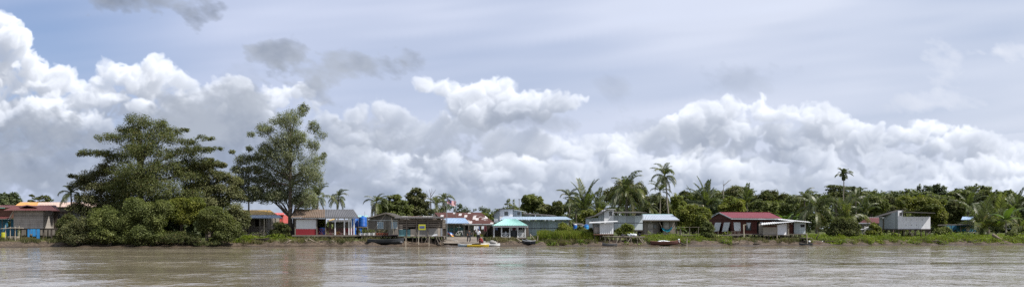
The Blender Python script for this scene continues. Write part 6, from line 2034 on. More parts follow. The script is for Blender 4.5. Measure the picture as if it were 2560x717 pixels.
def landing():
    # sloping plank landing
    Yt = depth(1160, 8.6); Yb = depth(1165, 1.2)
    r = root_at('landing_ramp', 'sloping grey plank landing running down to the boats', 'ramp', 1165, Yt)
    a, b, c, d = P3(1112, 605, Yb), P3(1206, 609.5, Yb), P3(1204, 592.5, Yt), P3(1108, 591.5, Yt)
    A, B, C_, D = map(Vector, (a, b, c, d))
    A.z, B.z, C_.z, D.z = .42, .36, 1.12, 1.12
    m = MB(); rg = random.Random(4); n = 17
    for i in range(n):
        t0, t1 = i / n, (i + .9) / n
        p0, p1, q1, q0 = A.lerp(D, t0), B.lerp(C_, t0), B.lerp(C_, t1), A.lerp(D, t1)
        j = Vector((rg.uniform(-.3, .3), 0, rg.uniform(-.015, .015)))
        m.slab(p0 + j, p1 + j, q1 + j, q0 + j, .05)
    m.build('decking', M['plank_deck'], r)
    MB().bar(A + Vector((.4, 0, -.12)), D + Vector((.4, 0, -.12)), .12).bar(B + Vector((-.4, 0, -.12)), C_ + Vector((-.4, 0, -.12)), .12).bar((A + B) / 2 - Vector((0, 0, .12)), (C_ + D) / 2 - Vector((0, 0, .12)), .12).build('joist', M['dark_wood'], r)
    posts(r, 'stilt', M['dark_wood'], [((A.lerp(B, u)).x, Yb + .1 + v, -.3, .28 + .11 * v) for u in (.05, .35, .65, .95) for v in (0, 3.5)], .16)
    MB().bar(P3(1126, 597, Yb + 3), P3(1143, 601, Yb + 1.5), .08, .04).build('loose_plank', M['white_tin'], r)
    # pale concrete apron
    Yc = depth(1215, 1.0)
    xa, xb = X(1192, Yc), X(1240, Yc)
    cm = MB().slab((xa, Yc - .3, .14), (xb, Yc - .3, .16), (xb + .3, Yc + 3.4, .62), (xa - .2, Yc + 3.4, .58), .35)
    tag(cm.build('concrete_apron', M['concrete'], loc=(X(1215, Yc), Yc, .1)), 'pale concrete apron sloping into the river beside the plank landing', 'slipway')
    # boats at the landing
    boat('long_canoe', 'long narrow yellow boat moored at the foot of the plank landing', (1195, -.9), 2.7, .65, .24, 'yellow_paint', rz=0.03, z=-.06, sheer=.22, inside='pale_pole', rim='yellow_paint')
    boat('small_skiff', 'small pale blue white skiff lying behind the yellow boat', (1162, -.3), 1.7, .7, .28, 'pale_blue_tin', rz=math.pi, z=-.05, rim='boat_white')
    boat('flat_punt', 'flat white punt beyond the bow of the yellow boat', (1226, -.2), 2.4, .75, .26, 'boat_white', rz=.05, z=-.02, inside='weathered_wood')
    t = thing('boat_engine', 'dark tarpaulin covered lump on the white punt', 'engine', P3(1230, 607, depth(1230, .1)))
    q = P3(1230, 607, depth(1230, .1))
    MB().ell((q[0], q[1], q[2] + .12), (.36, .28, .26), 10, 6).ell((q[0] + .3, q[1], q[2] + .02), (.25, .2, .16), 8, 5).build('cover', M['grey_tarp'], t, smooth=True)
    MB().tube([(q[0] - .2, q[1], q[2] + .2), (q[0] - .55, q[1], q[2] + .3)], .02, 5).build('tiller', M['steel'], t)
    # people
    Yp = depth(1172, 1.9)
    k = (Yp - Yb) / (Yt - Yb)
    zr = .40 + .73 * k
    P = dict(STAND)
    P.update(knL=(.16, -.10, .50), anL=(.20, .10, .09), toL=(.22, -.05, .04), knR=(-.15, .02, .48), anR=(-.2, .06, .08), toR=(-.24, -.1, .03), chest=(0, -.05, 1.29), neck=(0, -.09, 1.45), head0=(0, -.13, 1.51), head1=(0, -.15, 1.57), belly=(0, -.02, 1.08), shL=(.19, -.06, 1.37), shR=(-.19, -.06, 1.37), elL=(.30, -.10, 1.12), haL=(.20, -.26, 1.02), fiL=(.17, -.33, 1.01), elR=(-.27, -.02, 1.1), haR=(-.28, -.15, .88), fiR=(-.28, -.18, .79))
    person('person', 'person in dark shirt and grey trousers standing on the landing with head bowed', (X(1172, Yp), Yp, zr), P, math.radians(35), 'shirt_dark', 'jeans_dark')
    # towel / bag over the shoulder is part of the clothing
    P2 = dict(STAND)
    P2.update(elR=(-.34, -.14, 1.36), haR=(-.24, -.28, 1.58), fiR=(-.2, -.3, 1.66), elL=(.30, .05, 1.12), haL=(.30, -.02, .88), fiL=(.29, -.04, .79), head1=(-.02, -.03, 1.62))
    Yq = depth(1195, 1.9)
    person('person', 'person in white shirt and dark trousers raising one hand to the head', (X(1195.5, Yq), Yq, zr), P2, math.radians(-20), 'white_cloth', 'jeans_dark')
    P3_ = dict(STAND)
    P3_.update(pelvis=(0, .10, .22), belly=(0, .06, .36), chest=(0, -.04, .56), neck=(0, -.12, .70), head0=(0, -.17, .76), head1=(0, -.2, .83), shL=(.18, -.06, .62), elL=(.26, -.22, .42), haL=(.14, -.40, .36), fiL=(.1, -.47, .34),
               shR=(-.18, -.06, .62), elR=(-.26, -.22, .42), haR=(-.14, -.40, .36), fiR=(-.1, -.47, .34), hipL=(.10, .06, .22), knL=(.16, -.30, .48), anL=(.13, -.14, .08), toL=(.14, -.3, .03), hipR=(-.10, .06, .22), knR=(-.16, -.30, .48), anR=(-.13, -.14, .08), toR=(-.14, -.3, .03))
    Yr = depth(1203, 1.0)
    person('person', 'person in red shirt crouching low beside the yellow boat', (X(1203, Yr), Yr, .33), P3_, math.radians(-60), 'shirt_red', 'maroon_cloth')


def flag_material():
    m = bpy.data.materials.new('striped_flag'); m.use_nodes = True
    t = m.node_tree; t.nodes.clear(); g = NT(t)
    uv = g.node('ShaderNodeUVMap').outputs[0]
    u, v, _ = g.sep(uv)
    st = g.m('GREATER_THAN', g.m('FRACT', g.mul(v, 7.0)), 0.5)
    c = g.mix(st, (0.70, 0.70, 0.72), (0.50, 0.02, 0.03))
    can = g.mul(g.m('LESS_THAN', u, 0.5), g.m('GREATER_THAN', v, 3 / 7))
    c = g.mix(can, c, (0.02, 0.03, 0.20))
    # yellow crescent and many pointed star
    dx, dy = g.mul(g.sub(u, 0.20), 2.0), g.sub(v, 0.715)
    d1 = g.m('SQRT', g.add(g.mul(dx, dx), g.mul(dy, dy)))
    ex = g.mul(g.sub(u, 0.235), 2.0)
    d2 = g.m('SQRT', g.add(g.mul(ex, ex), g.mul(dy, dy)))
    cres = g.mul(g.m('LESS_THAN', d1, 0.21), g.m('GREATER_THAN', d2, 0.18))
    sx = g.mul(g.sub(u, 0.315), 2.0)
    ds = g.m('SQRT', g.add(g.mul(sx, sx), g.mul(dy, dy)))
    an = g.m('ARCTAN2', dy, sx)
    rad = g.add(0.105, g.mul(0.045, g.m('COSINE', g.mul(an, 14.0))))
    star = g.m('LESS_THAN', ds, rad)
    c = g.mix(g.mx(cres, star), c, (0.75, 0.55, 0.02))
    b = g.node('ShaderNodeBsdfPrincipled'); g.put(b.inputs['Base Color'], c); b.inputs['Roughness'].default_value = .8
    tr = g.node('ShaderNodeBsdfTranslucent'); g.put(tr.inputs[0], c)
    ms = g.node('ShaderNodeMixShader'); ms.inputs[0].default_value = .3
    t.links.new(b.outputs[0], ms.inputs[1]); t.links.new(tr.outputs[0], ms.inputs[2])
    o = g.node('ShaderNodeOutputMaterial'); t.links.new(ms.outputs[0], o.inputs[0])
    return m


def sheet_flag(name, mat, label, corners, Y, loc, wave=.08, cat='flag'):
    """corners: photo px of hoist top, fly top, fly bottom, hoist bottom"""
    n, k = 16, 8
    ht, ft, fb, hb = [Vector(P3(p, q, Y)) for p, q in corners]
    me = bpy.data.meshes.new(name)
    v, f, uvs = [], [], []
    for i in range(n + 1):
        for j in range(k + 1):
            a, b = i / n, j / k
            p = hb.lerp(fb, a).lerp(ht.lerp(ft, a), b)
            p.y += wave * math.sin(a * 8 + b * 2) * (0.2 + a)
            p.z += wave * .4 * math.sin(a * 7 + 1)
            v.append(tuple(p - Vector(loc)))
    for i in range(n):
        for j in range(k):
            q = i * (k + 1) + j
            f.append((q, q + k + 1, q + k + 2, q + 1))
            uvs += [(i / n, j / k), ((i + 1) / n, j / k), ((i + 1) / n, (j + 1) / k), (i / n, (j + 1) / k)]
    me.from_pydata(v, [], f)
    ul = me.uv_layers.new(name='UVMap')
    for l, uv in zip(ul.data, uvs): l.uv = uv
    me.polygons.foreach_set('use_smooth', [True] * len(me.polygons))
    me.materials.append(mat)
    o = bpy.data.objects.new(name, me); COL.objects.link(o); o.location = loc
    return tag(o, label, cat)


def flags():
    Y = depth(1117, 5)
    fm = flag_material()
    loc = (X(1117, Y), Y, ground_z(X(1117, Y), Y))
    p = MB().tube([(loc[0], Y, loc[2] - .3), P3(1117, 545, Y), P3(1117, 495, Y)], [.06, .05, .03], 7).ell(P3(1117, 494.5, Y), .06, 7, 5)
    tag(p.build('flagpole', M['steel'], loc=loc), 'thin flagpole standing at the head of the plank landing', 'flagpole')
    sheet_flag('flag', fm, 'red and white striped flag with blue corner flying above the rusty roof', ((1118, 496.5), (1140, 503.5), (1139, 516), (1118, 509)), Y, P3(1118, 510, Y), .12)
    o = sheet_flag('flag', M['flag_lower'] if 'flag_lower' in M else fm, 'faded blue, white and red flag drooping low on the flagpole', ((1118, 577.5), (1133, 582), (1135, 592), (1120, 584)), Y, P3(1118, 585, Y), .1)
    Yr = depth(1139, 15)
    loc = P3(1139, 534, Yr)
    q = MB().tube([(loc[0], loc[1], loc[2] - .4), P3(1139, 505, Yr)], [.06, .05], 7).ell(P3(1139, 504.5, Yr), (.14, .14, .1), 8, 5)
    tag(q.build('mast', M['weathered_wood'], loc=loc), 'short dark mast with a round knob fixed at the ridge of the rusty roof', 'mast')


def pavilion():
    Y = depth(1283, 5.2)
    r = root_at('teal_pavilion', 'open pavilion with a teal hipped tin roof and crossed white railings', 'pavilion', 1283, Y)
    D = 5.2
    ex0, ex1, ez = X(1226, Y), X(1322, Y), Z(563.5, Y)
    y0, y1 = Y - .5, Y + D + .5
    ym = (y0 + y1) / 2
    ra, rb = (X(1262, ym), ym, Z(547.5, ym)), (X(1291, ym), ym, Z(547.5, ym))
    fl, fr, bl, br = (X(1249, y0), y0, ez), (X(1316, y0), y0, ez), (ex0, y1, ez), (ex1, y1, ez)
    fl = (ex0 + .35, y0, ez); fr = (ex1 - .1, y0, ez)
    MB().corr(fl, fr, rb, ra, .22, .045, .015).build('roof', M['teal_tin'], r)
    MB().corr(br, bl, ra, rb, .22, .045, .015).build('roof', M['teal_tin'], r)
    MB().slab(bl, fl, ra, (ra[0] - .01, ra[1] + .02, ra[2]), .04).build('hip_roof', M['teal_tin'], r)
    MB().slab(fr, br, (rb[0] + .01, rb[1] + .02, rb[2]), rb, .04).build('hip_roof', M['teal_tin'], r)
    MB().bar((fl[0], y0 + .1, ez - .12), (fr[0], y0 + .1, ez - .12), .06, .16).bar((fl[0], y1 - .1, ez - .12), (fr[0], y1 - .1, ez - .12), .06, .16).build('fascia', M['white_tin'], r)
    zf = Z(593, Y)
    for p in (1235, 1254, 1274.5, 1294.5, 1313):
        MB().bar((X(p, Y), Y, zf - .1), (X(p, Y), Y, ez - .05), .15).build('post', M['white_tin'], r)
    for p in (1240, 1276, 1312):
        MB().bar((X(p, Y), Y + D, zf - .1), (X(p, Y), Y + D, ez - .05), .13).build('post', M['weathered_wood'], r)
    x_rail(r, 1255, 1274, Y - .02, 592, 582, 'white_tin', 2)
    x_rail(r, 1295, 1312.5, Y - .02, 592, 582, 'white_tin', 2)
    MB().box(X(1230, Y), X(1318, Y), Y - .15, Y + D, zf - .16, zf).build('floor', M['plank_deck'], r)
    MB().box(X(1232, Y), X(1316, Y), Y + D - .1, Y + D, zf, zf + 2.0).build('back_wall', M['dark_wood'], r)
    MB().hexa([(X(1313, Y), Y + .05, zf + .1), (X(1323, Y), Y + .6, zf + .2), (X(1321, Y), Y + .6, ez - .1), (X(1313, Y), Y + .05, ez - .1)], [(X(1313, Y), Y + .09, zf + .1), (X(1323, Y), Y + .64, zf + .2), (X(1321, Y), Y + .64, ez - .1), (X(1313, Y), Y + .09, ez - .1)]).build('side_screen', M['dark_wood'], r)
    sp = [(X(p, Y), Y + dy, ground_z(X(p, Y), Y + dy) - .3, zf - .15) for dy in (0, 2.6, 5) for p in (1234, 1244, 1255, 1266, 1276, 1286, 1296, 1306, 1315)]
    posts(r, 'stilt', M['dark_wood'], sp, .16, .06)
    # clothes and goods
    lines = ((1256, 1271, 566, 571.5, 'dark_cloth', 'long dark cloth hanging in the first bay of the teal pavilion'), (1277, 1281, 565, 575, 'white_cloth', 'white cloth hanging beside the second post of the teal pavilion'),
             (1282, 1289, 565, 574, 'maroon_cloth', 'maroon cloth hanging in the middle bay of the teal pavilion'), (1289.5, 1293, 565, 574, 'white_cloth', 'pale cloth hanging beside the third post of the teal pavilion'),
             (1297, 1305, 565, 574, 'dark_cloth', 'dark cloth hanging over the right railing of the teal pavilion'), (1238, 1244, 566, 574, 'blue_cloth', 'blue cloth hanging at the open end of the teal pavilion'))
    for (pa, pb, q0, q1, mt, lab) in lines:
        g = cloth_panel('garment', M[mt], None, X(pa, Y), X(pb, Y), Z(q1, Y), Z(q0, Y), Y + .3, .06, pa, .1)
        tag(g.build('garment', M[mt], loc=P3((pa + pb) / 2, q1, Y), smooth=True), lab, 'garment', 'cloths hanging in the teal pavilion')
    loc = P3(1303, 592.5, Y + 1.4)
    c = thing('fridge', 'white upright fridge standing behind the right railing of the pavilion', 'fridge', loc)
    MB().box(loc[0] - .3, loc[0] + .3, loc[1] - .3, loc[1] + .3, loc[2] - .02, loc[2] + 1.3).build('body', M['plastic_white'], c)
    MB().box(loc[0] - .29, loc[0] + .29, loc[1] - .36, loc[1] - .302, loc[2] + .03, loc[2] + .85).build('door', M['plastic_white'], c)
    MB().box(loc[0] - .29, loc[0] + .29, loc[1] - .36, loc[1] - .302, loc[2] + .87, loc[2] + 1.28).build('door', M['plastic_white'], c)
    loc = P3(1264, 592.5, Y + .6)
    b = MB().ell((loc[0], loc[1], loc[2] + .22), (.22, .2, .24), 9, 6).ell((loc[0] + .02, loc[1], loc[2] + .55), (.15, .14, .22), 8, 6)
    tag(b.build('white_sack', M['white_cloth'], loc=loc, smooth=True), 'tied white sack standing behind the left railing of the pavilion', 'sack')
    loc = P3(1284, 592.5, Y + .9)
    d = MB().lathe(loc, [(.42, -.02), (.44, .2), (.43, .7), (.4, .98), (.1, 1.0)], 16)
    tag(d.build('dark_drum', M['boat_grey'], loc=loc), 'big dark drum in the middle bay of the pavilion', 'drum')


def white_tower_house():
    Y = depth(1330, 13.5)
    r = root_at('long_grey_building', 'long grey sheet walled building with two white roof towers', 'building', 1330, Y)
    x = lambda p: X(p, Y)
    z = lambda p: Z(p, Y)
    D = 8
    zf = z(588.5)
    MB().wall(x(1236), x(1421), z(569.6), z(551), Y).wall(x(1236), x(1421), zf, z(570.6), Y).box(x(1421) - .1, x(1421), Y + .08, Y + D, zf, z(551)).box(x(1236), x(1236) + .1, Y + .08, Y + D, zf, z(551)).box(x(1236), x(1421), Y + D, Y + D + .1, zf, z(551)).build('wall', M['grey_sheet'], r)
    MB().box(x(1236), x(1421), Y - .03, Y - .002, z(570.7), z(569.5)).build('batten', M['dark_void'], r)
    slope(r, 'pale_blue_tin', (1248, 1431, 548.8, Y - 1.3), (1258, 1416, 541.5, Y + 3.2), pitch=.24)
    MB().corr(P3(1416, 541.5, Y + 3.2), P3(1258, 541.5, Y + 3.2), (x(1258), Y + D + .6, z(546)), (x(1416), Y + D + .6, z(546)), .3, .03).build('roof', M['pale_blue_tin'], r)
    m = MB()
    for p in range(1262, 1422, 15):
        m.bar((x(p), Y - .9, z(550)), (x(p), Y + .2, z(548)), .06)
    m.build('rafter', M['white_tin'], r)
    # towers standing up through the roof
    Yt = Y + 3.3
    xt = lambda p: X(p, Yt)
    zt = lambda p: Z(p, Yt)
    h1 = (xt(1261), xt(1270.5), zt(538), zt(528.5))
    MB().wall(xt(1249), xt(1282), zt(552), zt(521.5), Yt, [h1]).box(xt(1249), xt(1249) + .1, Yt + .08, Yt + 3, zt(552), zt(521.5)).box(xt(1282) - .1, xt(1282), Yt + .08, Yt + 3, zt(552), zt(521.5)).box(xt(1249), xt(1282), Yt + 3, Yt + 3.1, zt(552), zt(521.5)).build('tower', M['lilac_white'], r)
    window(r, *h1, Yt, 'weathered_wood', 'glass', 1)
    MB().slab((xt(1246), Yt - .35, zt(521)), (xt(1285), Yt - .35, zt(521)), (xt(1285), Yt + 3.4, zt(519.5)), (xt(1246), Yt + 3.4, zt(519.5)), .08).build('tower_roof', M['dark_tin'], r)
    h2 = (xt(1293), xt(1300), zt(536.5), zt(529.5))
    MB().wall(xt(1282.5), xt(1304), zt(550), zt(526), Yt + .3, [h2]).box(xt(1304) - .1, xt(1304), Yt + .4, Yt + 3, zt(550), zt(526)).box(xt(1282.5), xt(1304), Yt + 3, Yt + 3.1, zt(550), zt(526)).build('tower', M['grey_white_sheet'], r)
    window(r, *h2, Yt + .3, 'weathered_wood', 'glass', 1)
    MB().slab((xt(1282.4), Yt - .2, zt(523)), (xt(1311), Yt - .2, zt(527.5)), (xt(1311), Yt + 3.3, zt(527)), (xt(1282.4), Yt + 3.3, zt(522.5)), .06).build('tower_roof', M['white_tin'], r)
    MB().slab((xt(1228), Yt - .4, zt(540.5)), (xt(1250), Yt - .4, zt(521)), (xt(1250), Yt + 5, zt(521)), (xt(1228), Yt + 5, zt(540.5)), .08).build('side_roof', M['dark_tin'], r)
    MB().hexa([(xt(1235), Yt + .1, zt(556)), (xt(1248.8), Yt + .1, zt(556)), (xt(1248.8), Yt + .1, zt(524)), (xt(1235), Yt + .1, zt(536))], [(xt(1235), Yt + .2, zt(556)), (xt(1248.8), Yt + .2, zt(556)), (xt(1248.8), Yt + .2, zt(524)), (xt(1235), Yt + .2, zt(536))]).build('side_wall', M['grey_white_sheet'], r)
    # dark upper roof over the open loft
    Yu = Y + 4.5
    MB().slab(P3(1305, 533.5, Yu - .8), P3(1392, 539, Yu - .8), P3(1386, 537, Yu + 3), P3(1305, 531.5, Yu + 3), .1).build('loft_roof', M['dark_tin'], r)
    for p in (1308, 1322, 1336, 1350, 1364, 1378):
        MB().bar(P3(p, 546, Yu), P3(p, 534 + (p - 1305) * .06, Yu), .1).build('loft_post', M['dark_wood'], r)
    MB().box(X(1306, Yu), X(1372, Yu), Yu + .6, Yu + .65, Z(545, Yu), Z(540, Yu)).build('loft_panel', M['white_tin'], r)
    posts(r, 'stilt', M['dark_wood'], [(x(p), Y + .3, .6, zf) for p in range(1240, 1422, 20)], .18)
    # lamp mast behind
    Ym = depth(1298, 38)
    loc = (X(1298, Ym), Ym, ground_z(X(1298, Ym), Ym))
    t = thing('lamp_mast', 'slim lamp mast rising behind the white towers', 'lamp mast', loc)
    MB().tube([(loc[0], Ym, loc[2] - .2), P3(1298, 499, Ym)], [.08, .05], 7).build('pole', M['steel'], t)
    MB().box(X(1295.5, Ym), X(1300.5, Ym), Ym - .15, Ym + .15, Z(499, Ym), Z(497, Ym)).build('lamp_head', M['steel'], t)
    # boat hauled out beside the pavilion
    boat('hauled_out_boat', 'dark hulled boat with white deck hauled up on the mud beside the pavilion', (1324, 1.5), 2.3, .95, .42, 'boat_grey', rz=math.radians(-52), inside='boat_white', deck='boat_white', rim='boat_white', pitch=math.radians(5))
    for i, (p, q, off, lab) in enumerate(((1325.5, 583, 3.2, 'thin stake just behind the hauled out boat'), (1344, 588, 2.6, 'pale stake on the bank at the edge of the reeds'))):
        Ys = depth(p, off); g = ground_z(X(p, Ys), Ys)
        tag(MB().tube([(X(p, Ys), Ys, g - .3), P3(p + .4, q, Ys)], [.05, .04], 6).build('stake', M['pale_pole'], loc=(X(p, Ys), Ys, g)), lab, 'stake', 'stakes on the bank')
    Ys = depth(1298, 2.6)
    g = MB().tube([P3(1292, 595, Ys + .5), P3(1303, 603, Ys - .5)], [.06, .05], 6)
    tag(g.build('leaning_pole', M['pale_pole'], loc=P3(1297, 600, Ys)), 'pale pole slanting down from the pavilion to the mud', 'pole')
    Ys = depth(1330, 3.4)
    g = MB().tube([P3(1325, 584, Ys), P3(1336, 597, Ys)], [.05, .04], 6)
    tag(g.build('leaning_pole', M['pale_pole'], loc=P3(1331, 592, Ys)), 'pale pole leaning behind the hauled out boat', 'pole')
# ---------------------------------------------------------------- right half of the village
def grey_tower_house():
    Y = depth(1545, 11.5)
    r = root_at('grey_tower_house', 'grey white sheet house with a sloping roofed tower and open loft', 'house', 1545, Y)
    x = lambda p: X(p, Y)
    z = lambda p: Z(p, Y)
    D = 6
    zf = z(574.5)
    MB().wall(x(1534.5), x(1607), zf, z(557), Y).wall(x(1534.5), x(1607), z(556), z(538.5), Y).box(x(1607) - .1, x(1607), Y + .08, Y + D, zf, z(538.5)).box(x(1534.5), x(1607), Y + D, Y + D + .1, zf, z(538.5)).build('wall', M['grey_white_sheet'], r)
    MB().box(x(1534.5), x(1607), Y - .03, Y - .002, z(557.1), z(555.9)).box(x(1534.5), x(1607), Y - .03, Y - .002, z(575.5), z(574)).build('batten', M['dark_wood'], r)
    h = (x(1523), x(1530), z(538.5), z(527.5))
    MB().wall(x(1510), x(1534), z(576), z(523.5), Y - .1, [h]).box(x(1534) - .08, x(1534), Y - .02, Y + 2.8, z(576), z(523.5)).box(x(1510), x(1534), Y + 2.8, Y + 2.9, z(576), z(523.5)).build('tower', M['lilac_white'], r)
    window(r, *h, Y - .1, 'weathered_wood', 'glass', 0)
    # side wing stepping down to the left with a sloping roof
    MB().hexa([(x(1496), Y + .05, z(576)), (x(1509.8), Y + .05, z(576)), (x(1509.8), Y + .05, z(526)), (x(1496), Y + .05, z(537))], [(x(1496), Y + .15, z(576)), (x(1509.8), Y + .15, z(576)), (x(1509.8), Y + .15, z(526)), (x(1496), Y + .15, z(537))]).build('side_wall', M['grey_white_sheet'], r)
    hs = [(x(1479), x(1482), z(556), z(551)), (x(1486), x(1489), z(556), z(551))]
    MB().wall(x(1473), x(1495.8), z(578), z(544), Y + .1, hs).box(x(1473), x(1473) + .1, Y + .2, Y + D, z(578), z(544)).build('side_wall', M['grey_white_sheet'], r)
    for q in hs: window(r, *q, Y + .1, 'weathered_wood', 'glass', 0)
    MB().slab((x(1469), Y - .5, z(543.5)), (x(1496), Y - .5, z(536.3)), (x(1496), Y + D, z(536.3)), (x(1469), Y + D, z(543.5)), .09).build('side_roof', M['dark_tin'], r)
    MB().slab((x(1496.2), Y - .6, z(536.2)), (x(1518), Y - .6, z(521.8)), (x(1518), Y + D, z(521.8)), (x(1496.2), Y + D, z(536.2)), .09).build('side_roof', M['dark_tin'], r)
    MB().slab((x(1516), Y - .5, z(521.6)), (x(1538), Y - .5, z(522.6)), (x(1538), Y + 3.2, z(522)), (x(1516), Y + 3.2, z(521)), .06).build('tower_roof', M['white_tin'], r)
    MB().slab((x(1534.2), Y - .95, z(530.8)), (x(1616), Y - .95, z(531)), (x(1612), Y + D + .4, z(526)), (x(1534.2), Y + D + .4, z(526)), .09).build('loft_roof', M['dark_tin'], r)
    for p in (1536, 1563, 1606):
        MB().bar((x(p), Y + .1, z(538.8)), (x(p), Y + .1, z(530.5)), .1).build('loft_post', M['white_tin'], r)
    for p in (1552, 1580):
        MB().bar((x(p), Y + D - .2, z(538.8)), (x(p), Y + D - .2, z(528)), .1).build('loft_post', M['dark_wood'], r)
    MB().slab((x(1588), Y + .3, z(538)), (x(1606), Y + .3, z(538)), (x(1606), Y + 2.8, z(533)), (x(1598), Y + 2.8, z(533)), .04).build('loft_panel', M['white_tin'], r)
    MB().box(x(1534.5), x(1607), Y - .05, Y + D, zf - .16, zf - .01).build('floor', M['dark_wood'], r)
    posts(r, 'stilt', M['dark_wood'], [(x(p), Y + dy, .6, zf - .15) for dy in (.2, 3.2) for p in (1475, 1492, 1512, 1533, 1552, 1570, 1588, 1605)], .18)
    # tanks left of the house
    for (pa, pb, pt, pbm, lab) in ((1434, 1443, 561, 578, 'slim blue water tank with a white lid under a dark lean-to'), (1460, 1472, 562, 580, 'blue water tank half hidden by weeds beside the grey tower house')):
        y = depth(pa, 9)
        xc = X((pa + pb) / 2, y); R = (pb - pa) / 2 * y / F_PX
        zb = ground_z(xc, y); h = Z(pt, y) - zb
        t = thing('water_tank', lab, 'water tank', (xc, y, zb), 'blue tanks among the weeds')
        MB().lathe((xc, y, zb), [(R * .97, -.02)] + [v for k in range(6) for v in ((R, h * (k + .3) / 6.6), (R * 1.04, h * (k + .6) / 6.6), (R, h * (k + .9) / 6.6))] + [(R * .9, h * .97), (R * .3, h)], 18).build('body', M['plastic_blue' if pa < 1450 else 'tarp_blue'], t)
        MB().lathe((xc, y, zb + h * .985), [(R * .95, 0), (R * .9, .06), (R * .3, .12)], 14).build('lid', M['plastic_blue' if pa > 1450 else 'white_tin'], t)
    y = depth(1445, 10.5)
    s = root_at('lean_to', 'low dark lean-to roof over the slim blue tank', 'shelter', 1446, y)
    MB().slab(P3(1432, 559.5, y - 1), P3(1460, 562, y - 1), P3(1458, 558, y + 1), P3(1432, 556, y + 1), .07).build('roof', M['dark_tin'], s)
    MB().slab(P3(1446, 566.5, y - 1.4), P3(1462, 561.5, y - 1.4), P3(1463, 560.5, y - .2), P3(1447, 565.5, y - .2), .05).build('side_sheet', M['white_tin'], s)
    posts(s, 'post', M['weathered_wood'], [(X(p, y), y - .9, ground_z(X(p, y), y) - .2, Z(560.5, y)) for p in (1434, 1447, 1458)], .12)


def white_hut():
    Y = depth(1510, 2.8)
    r = root_at('white_hut', 'tiny white tin hut on stilts with a tilted flat roof', 'hut', 1510, Y)
    x = lambda p: X(p, Y)
    z = lambda p: Z(p, Y)
    MB().corr((x(1499), Y, z(584)), (x(1533.5), Y, z(584)), (x(1533.5), Y, z(557)), (x(1499), Y, z(557.5)), .24, .03, .012).build('wall', M['white_metal'], r)['label'] = 'pale ribbed front sheet'
    MB().box(x(1533.5) - .05, x(1533.5), Y + .06, Y + 1.9, z(584), z(557)).box(x(1484), x(1533.5), Y + 1.9, Y + 2, z(584), z(558)).build('wall', M['white_metal'], r)
    MB().wall(x(1484.5), x(1498.8), z(584), z(567), Y + .35).build('side_wall', M['plank_grey'], r)
    MB().slab(P3(1473, 556.5, Y - .5), P3(1545, 552.8, Y - .5), P3(1543, 551, Y + 2.5), P3(1474, 554.2, Y + 2.5), .05).build('roof', M['white_tin'], r)
    MB().bar((x(1485), Y + .3, z(587)), (x(1485), Y + .3, z(557)), .08).build('post', M['weathered_wood'], r)
    MB().box(x(1484), x(1534), Y - .05, Y + 2, z(586.4), z(584.2)).build('floor', M['rust_crate'], r)
    posts(r, 'stilt', M['dark_wood'], [(x(p), Y + dy, ground_z(x(p), Y + dy) - .5, z(586)) for dy in (.1, 1.7) for p in (1487, 1501, 1516, 1531)], .14, .08)
    # platform of poles in front
    Yp = depth(1565, 2.0)
    p_ = root_at('pole_platform', 'rickety platform of poles standing on the mud', 'platform', 1565, Yp)
    zt = Z(590.5, Yp)
    m = MB(); rg = random.Random(2)
    for i in range(16):
        yy = Yp + i * .14
        m.tube([(X(1508 + rg.uniform(-4, 4), Yp), yy, zt + rg.uniform(-.02, .02)), (X(1612 + rg.uniform(-8, 6), Yp), yy, zt - .06 + rg.uniform(-.03, .03))], .05, 5)
    m.build('deck', M['weathered_wood'], p_)
    posts(p_, 'stilt', M['weathered_wood'], [(X(p, Yp) + rg.uniform(-.1, .1), Yp + dy, -.4, zt) for dy in (0.05, 1.1, 2.1) for p in (1512, 1526, 1540, 1553, 1566, 1579, 1592, 1605)], .1, .12, seed=7)
    m = MB()
    for (a, b, c, d) in ((1540, 613, 1545, 592), (1604, 596, 1620, 612), (1598, 594, 1612, 612), (1565, 612, 1576, 594)):
        m.bar(P3(a, b, Yp - .06), P3(c, d, Yp - .06), .07)
    m.build('brace', M['pale_pole'], p_)
    # rubbish bags
    bags = (('white_cloth', 1576, 11, 'pale green white sack lying first in the heap on the pole platform'), ('white_cloth', 1586, 13, 'biggest white sack on the pole platform'), ('dark_cloth', 1559, 16, 'low black tarpaulin heap on the pole platform'), ('pale_green_wall', 1571, 8, 'small greenish sack beside the white sacks'), ('dark_cloth', 1599, 6, 'small dark can standing at the end of the pole platform'))
    for i, (mt, px, w, lab) in enumerate(bags):
        rr = np.random.default_rng(i)
        q = P3(px, 590, Yp + .7)
        a = w / 2 * Yp / F_PX
        m = MB()
        hgt = .2 if mt == 'dark_cloth' and w > 10 else .26
        for k in range(9):
            m.ell((q[0] + rr.uniform(-.75, .75) * a, q[1] + rr.uniform(-.25, .25), zt + rr.uniform(.08, hgt)), (a * rr.uniform(.22, .5), rr.uniform(.12, .24), hgt * rr.uniform(.35, .7)), 7, 5)
        tag(m.build('sack', M[mt], loc=(q[0], q[1], zt), smooth=True), lab, 'sack', 'sacks on the pole platform')
    boat('rowing_boat', 'small grey rowing boat floating in the shade under the pole platform', (1524, -.1), 1.9, .85, .32, 'grey_tin', rz=math.radians(180), z=-.05, inside='weathered_wood')


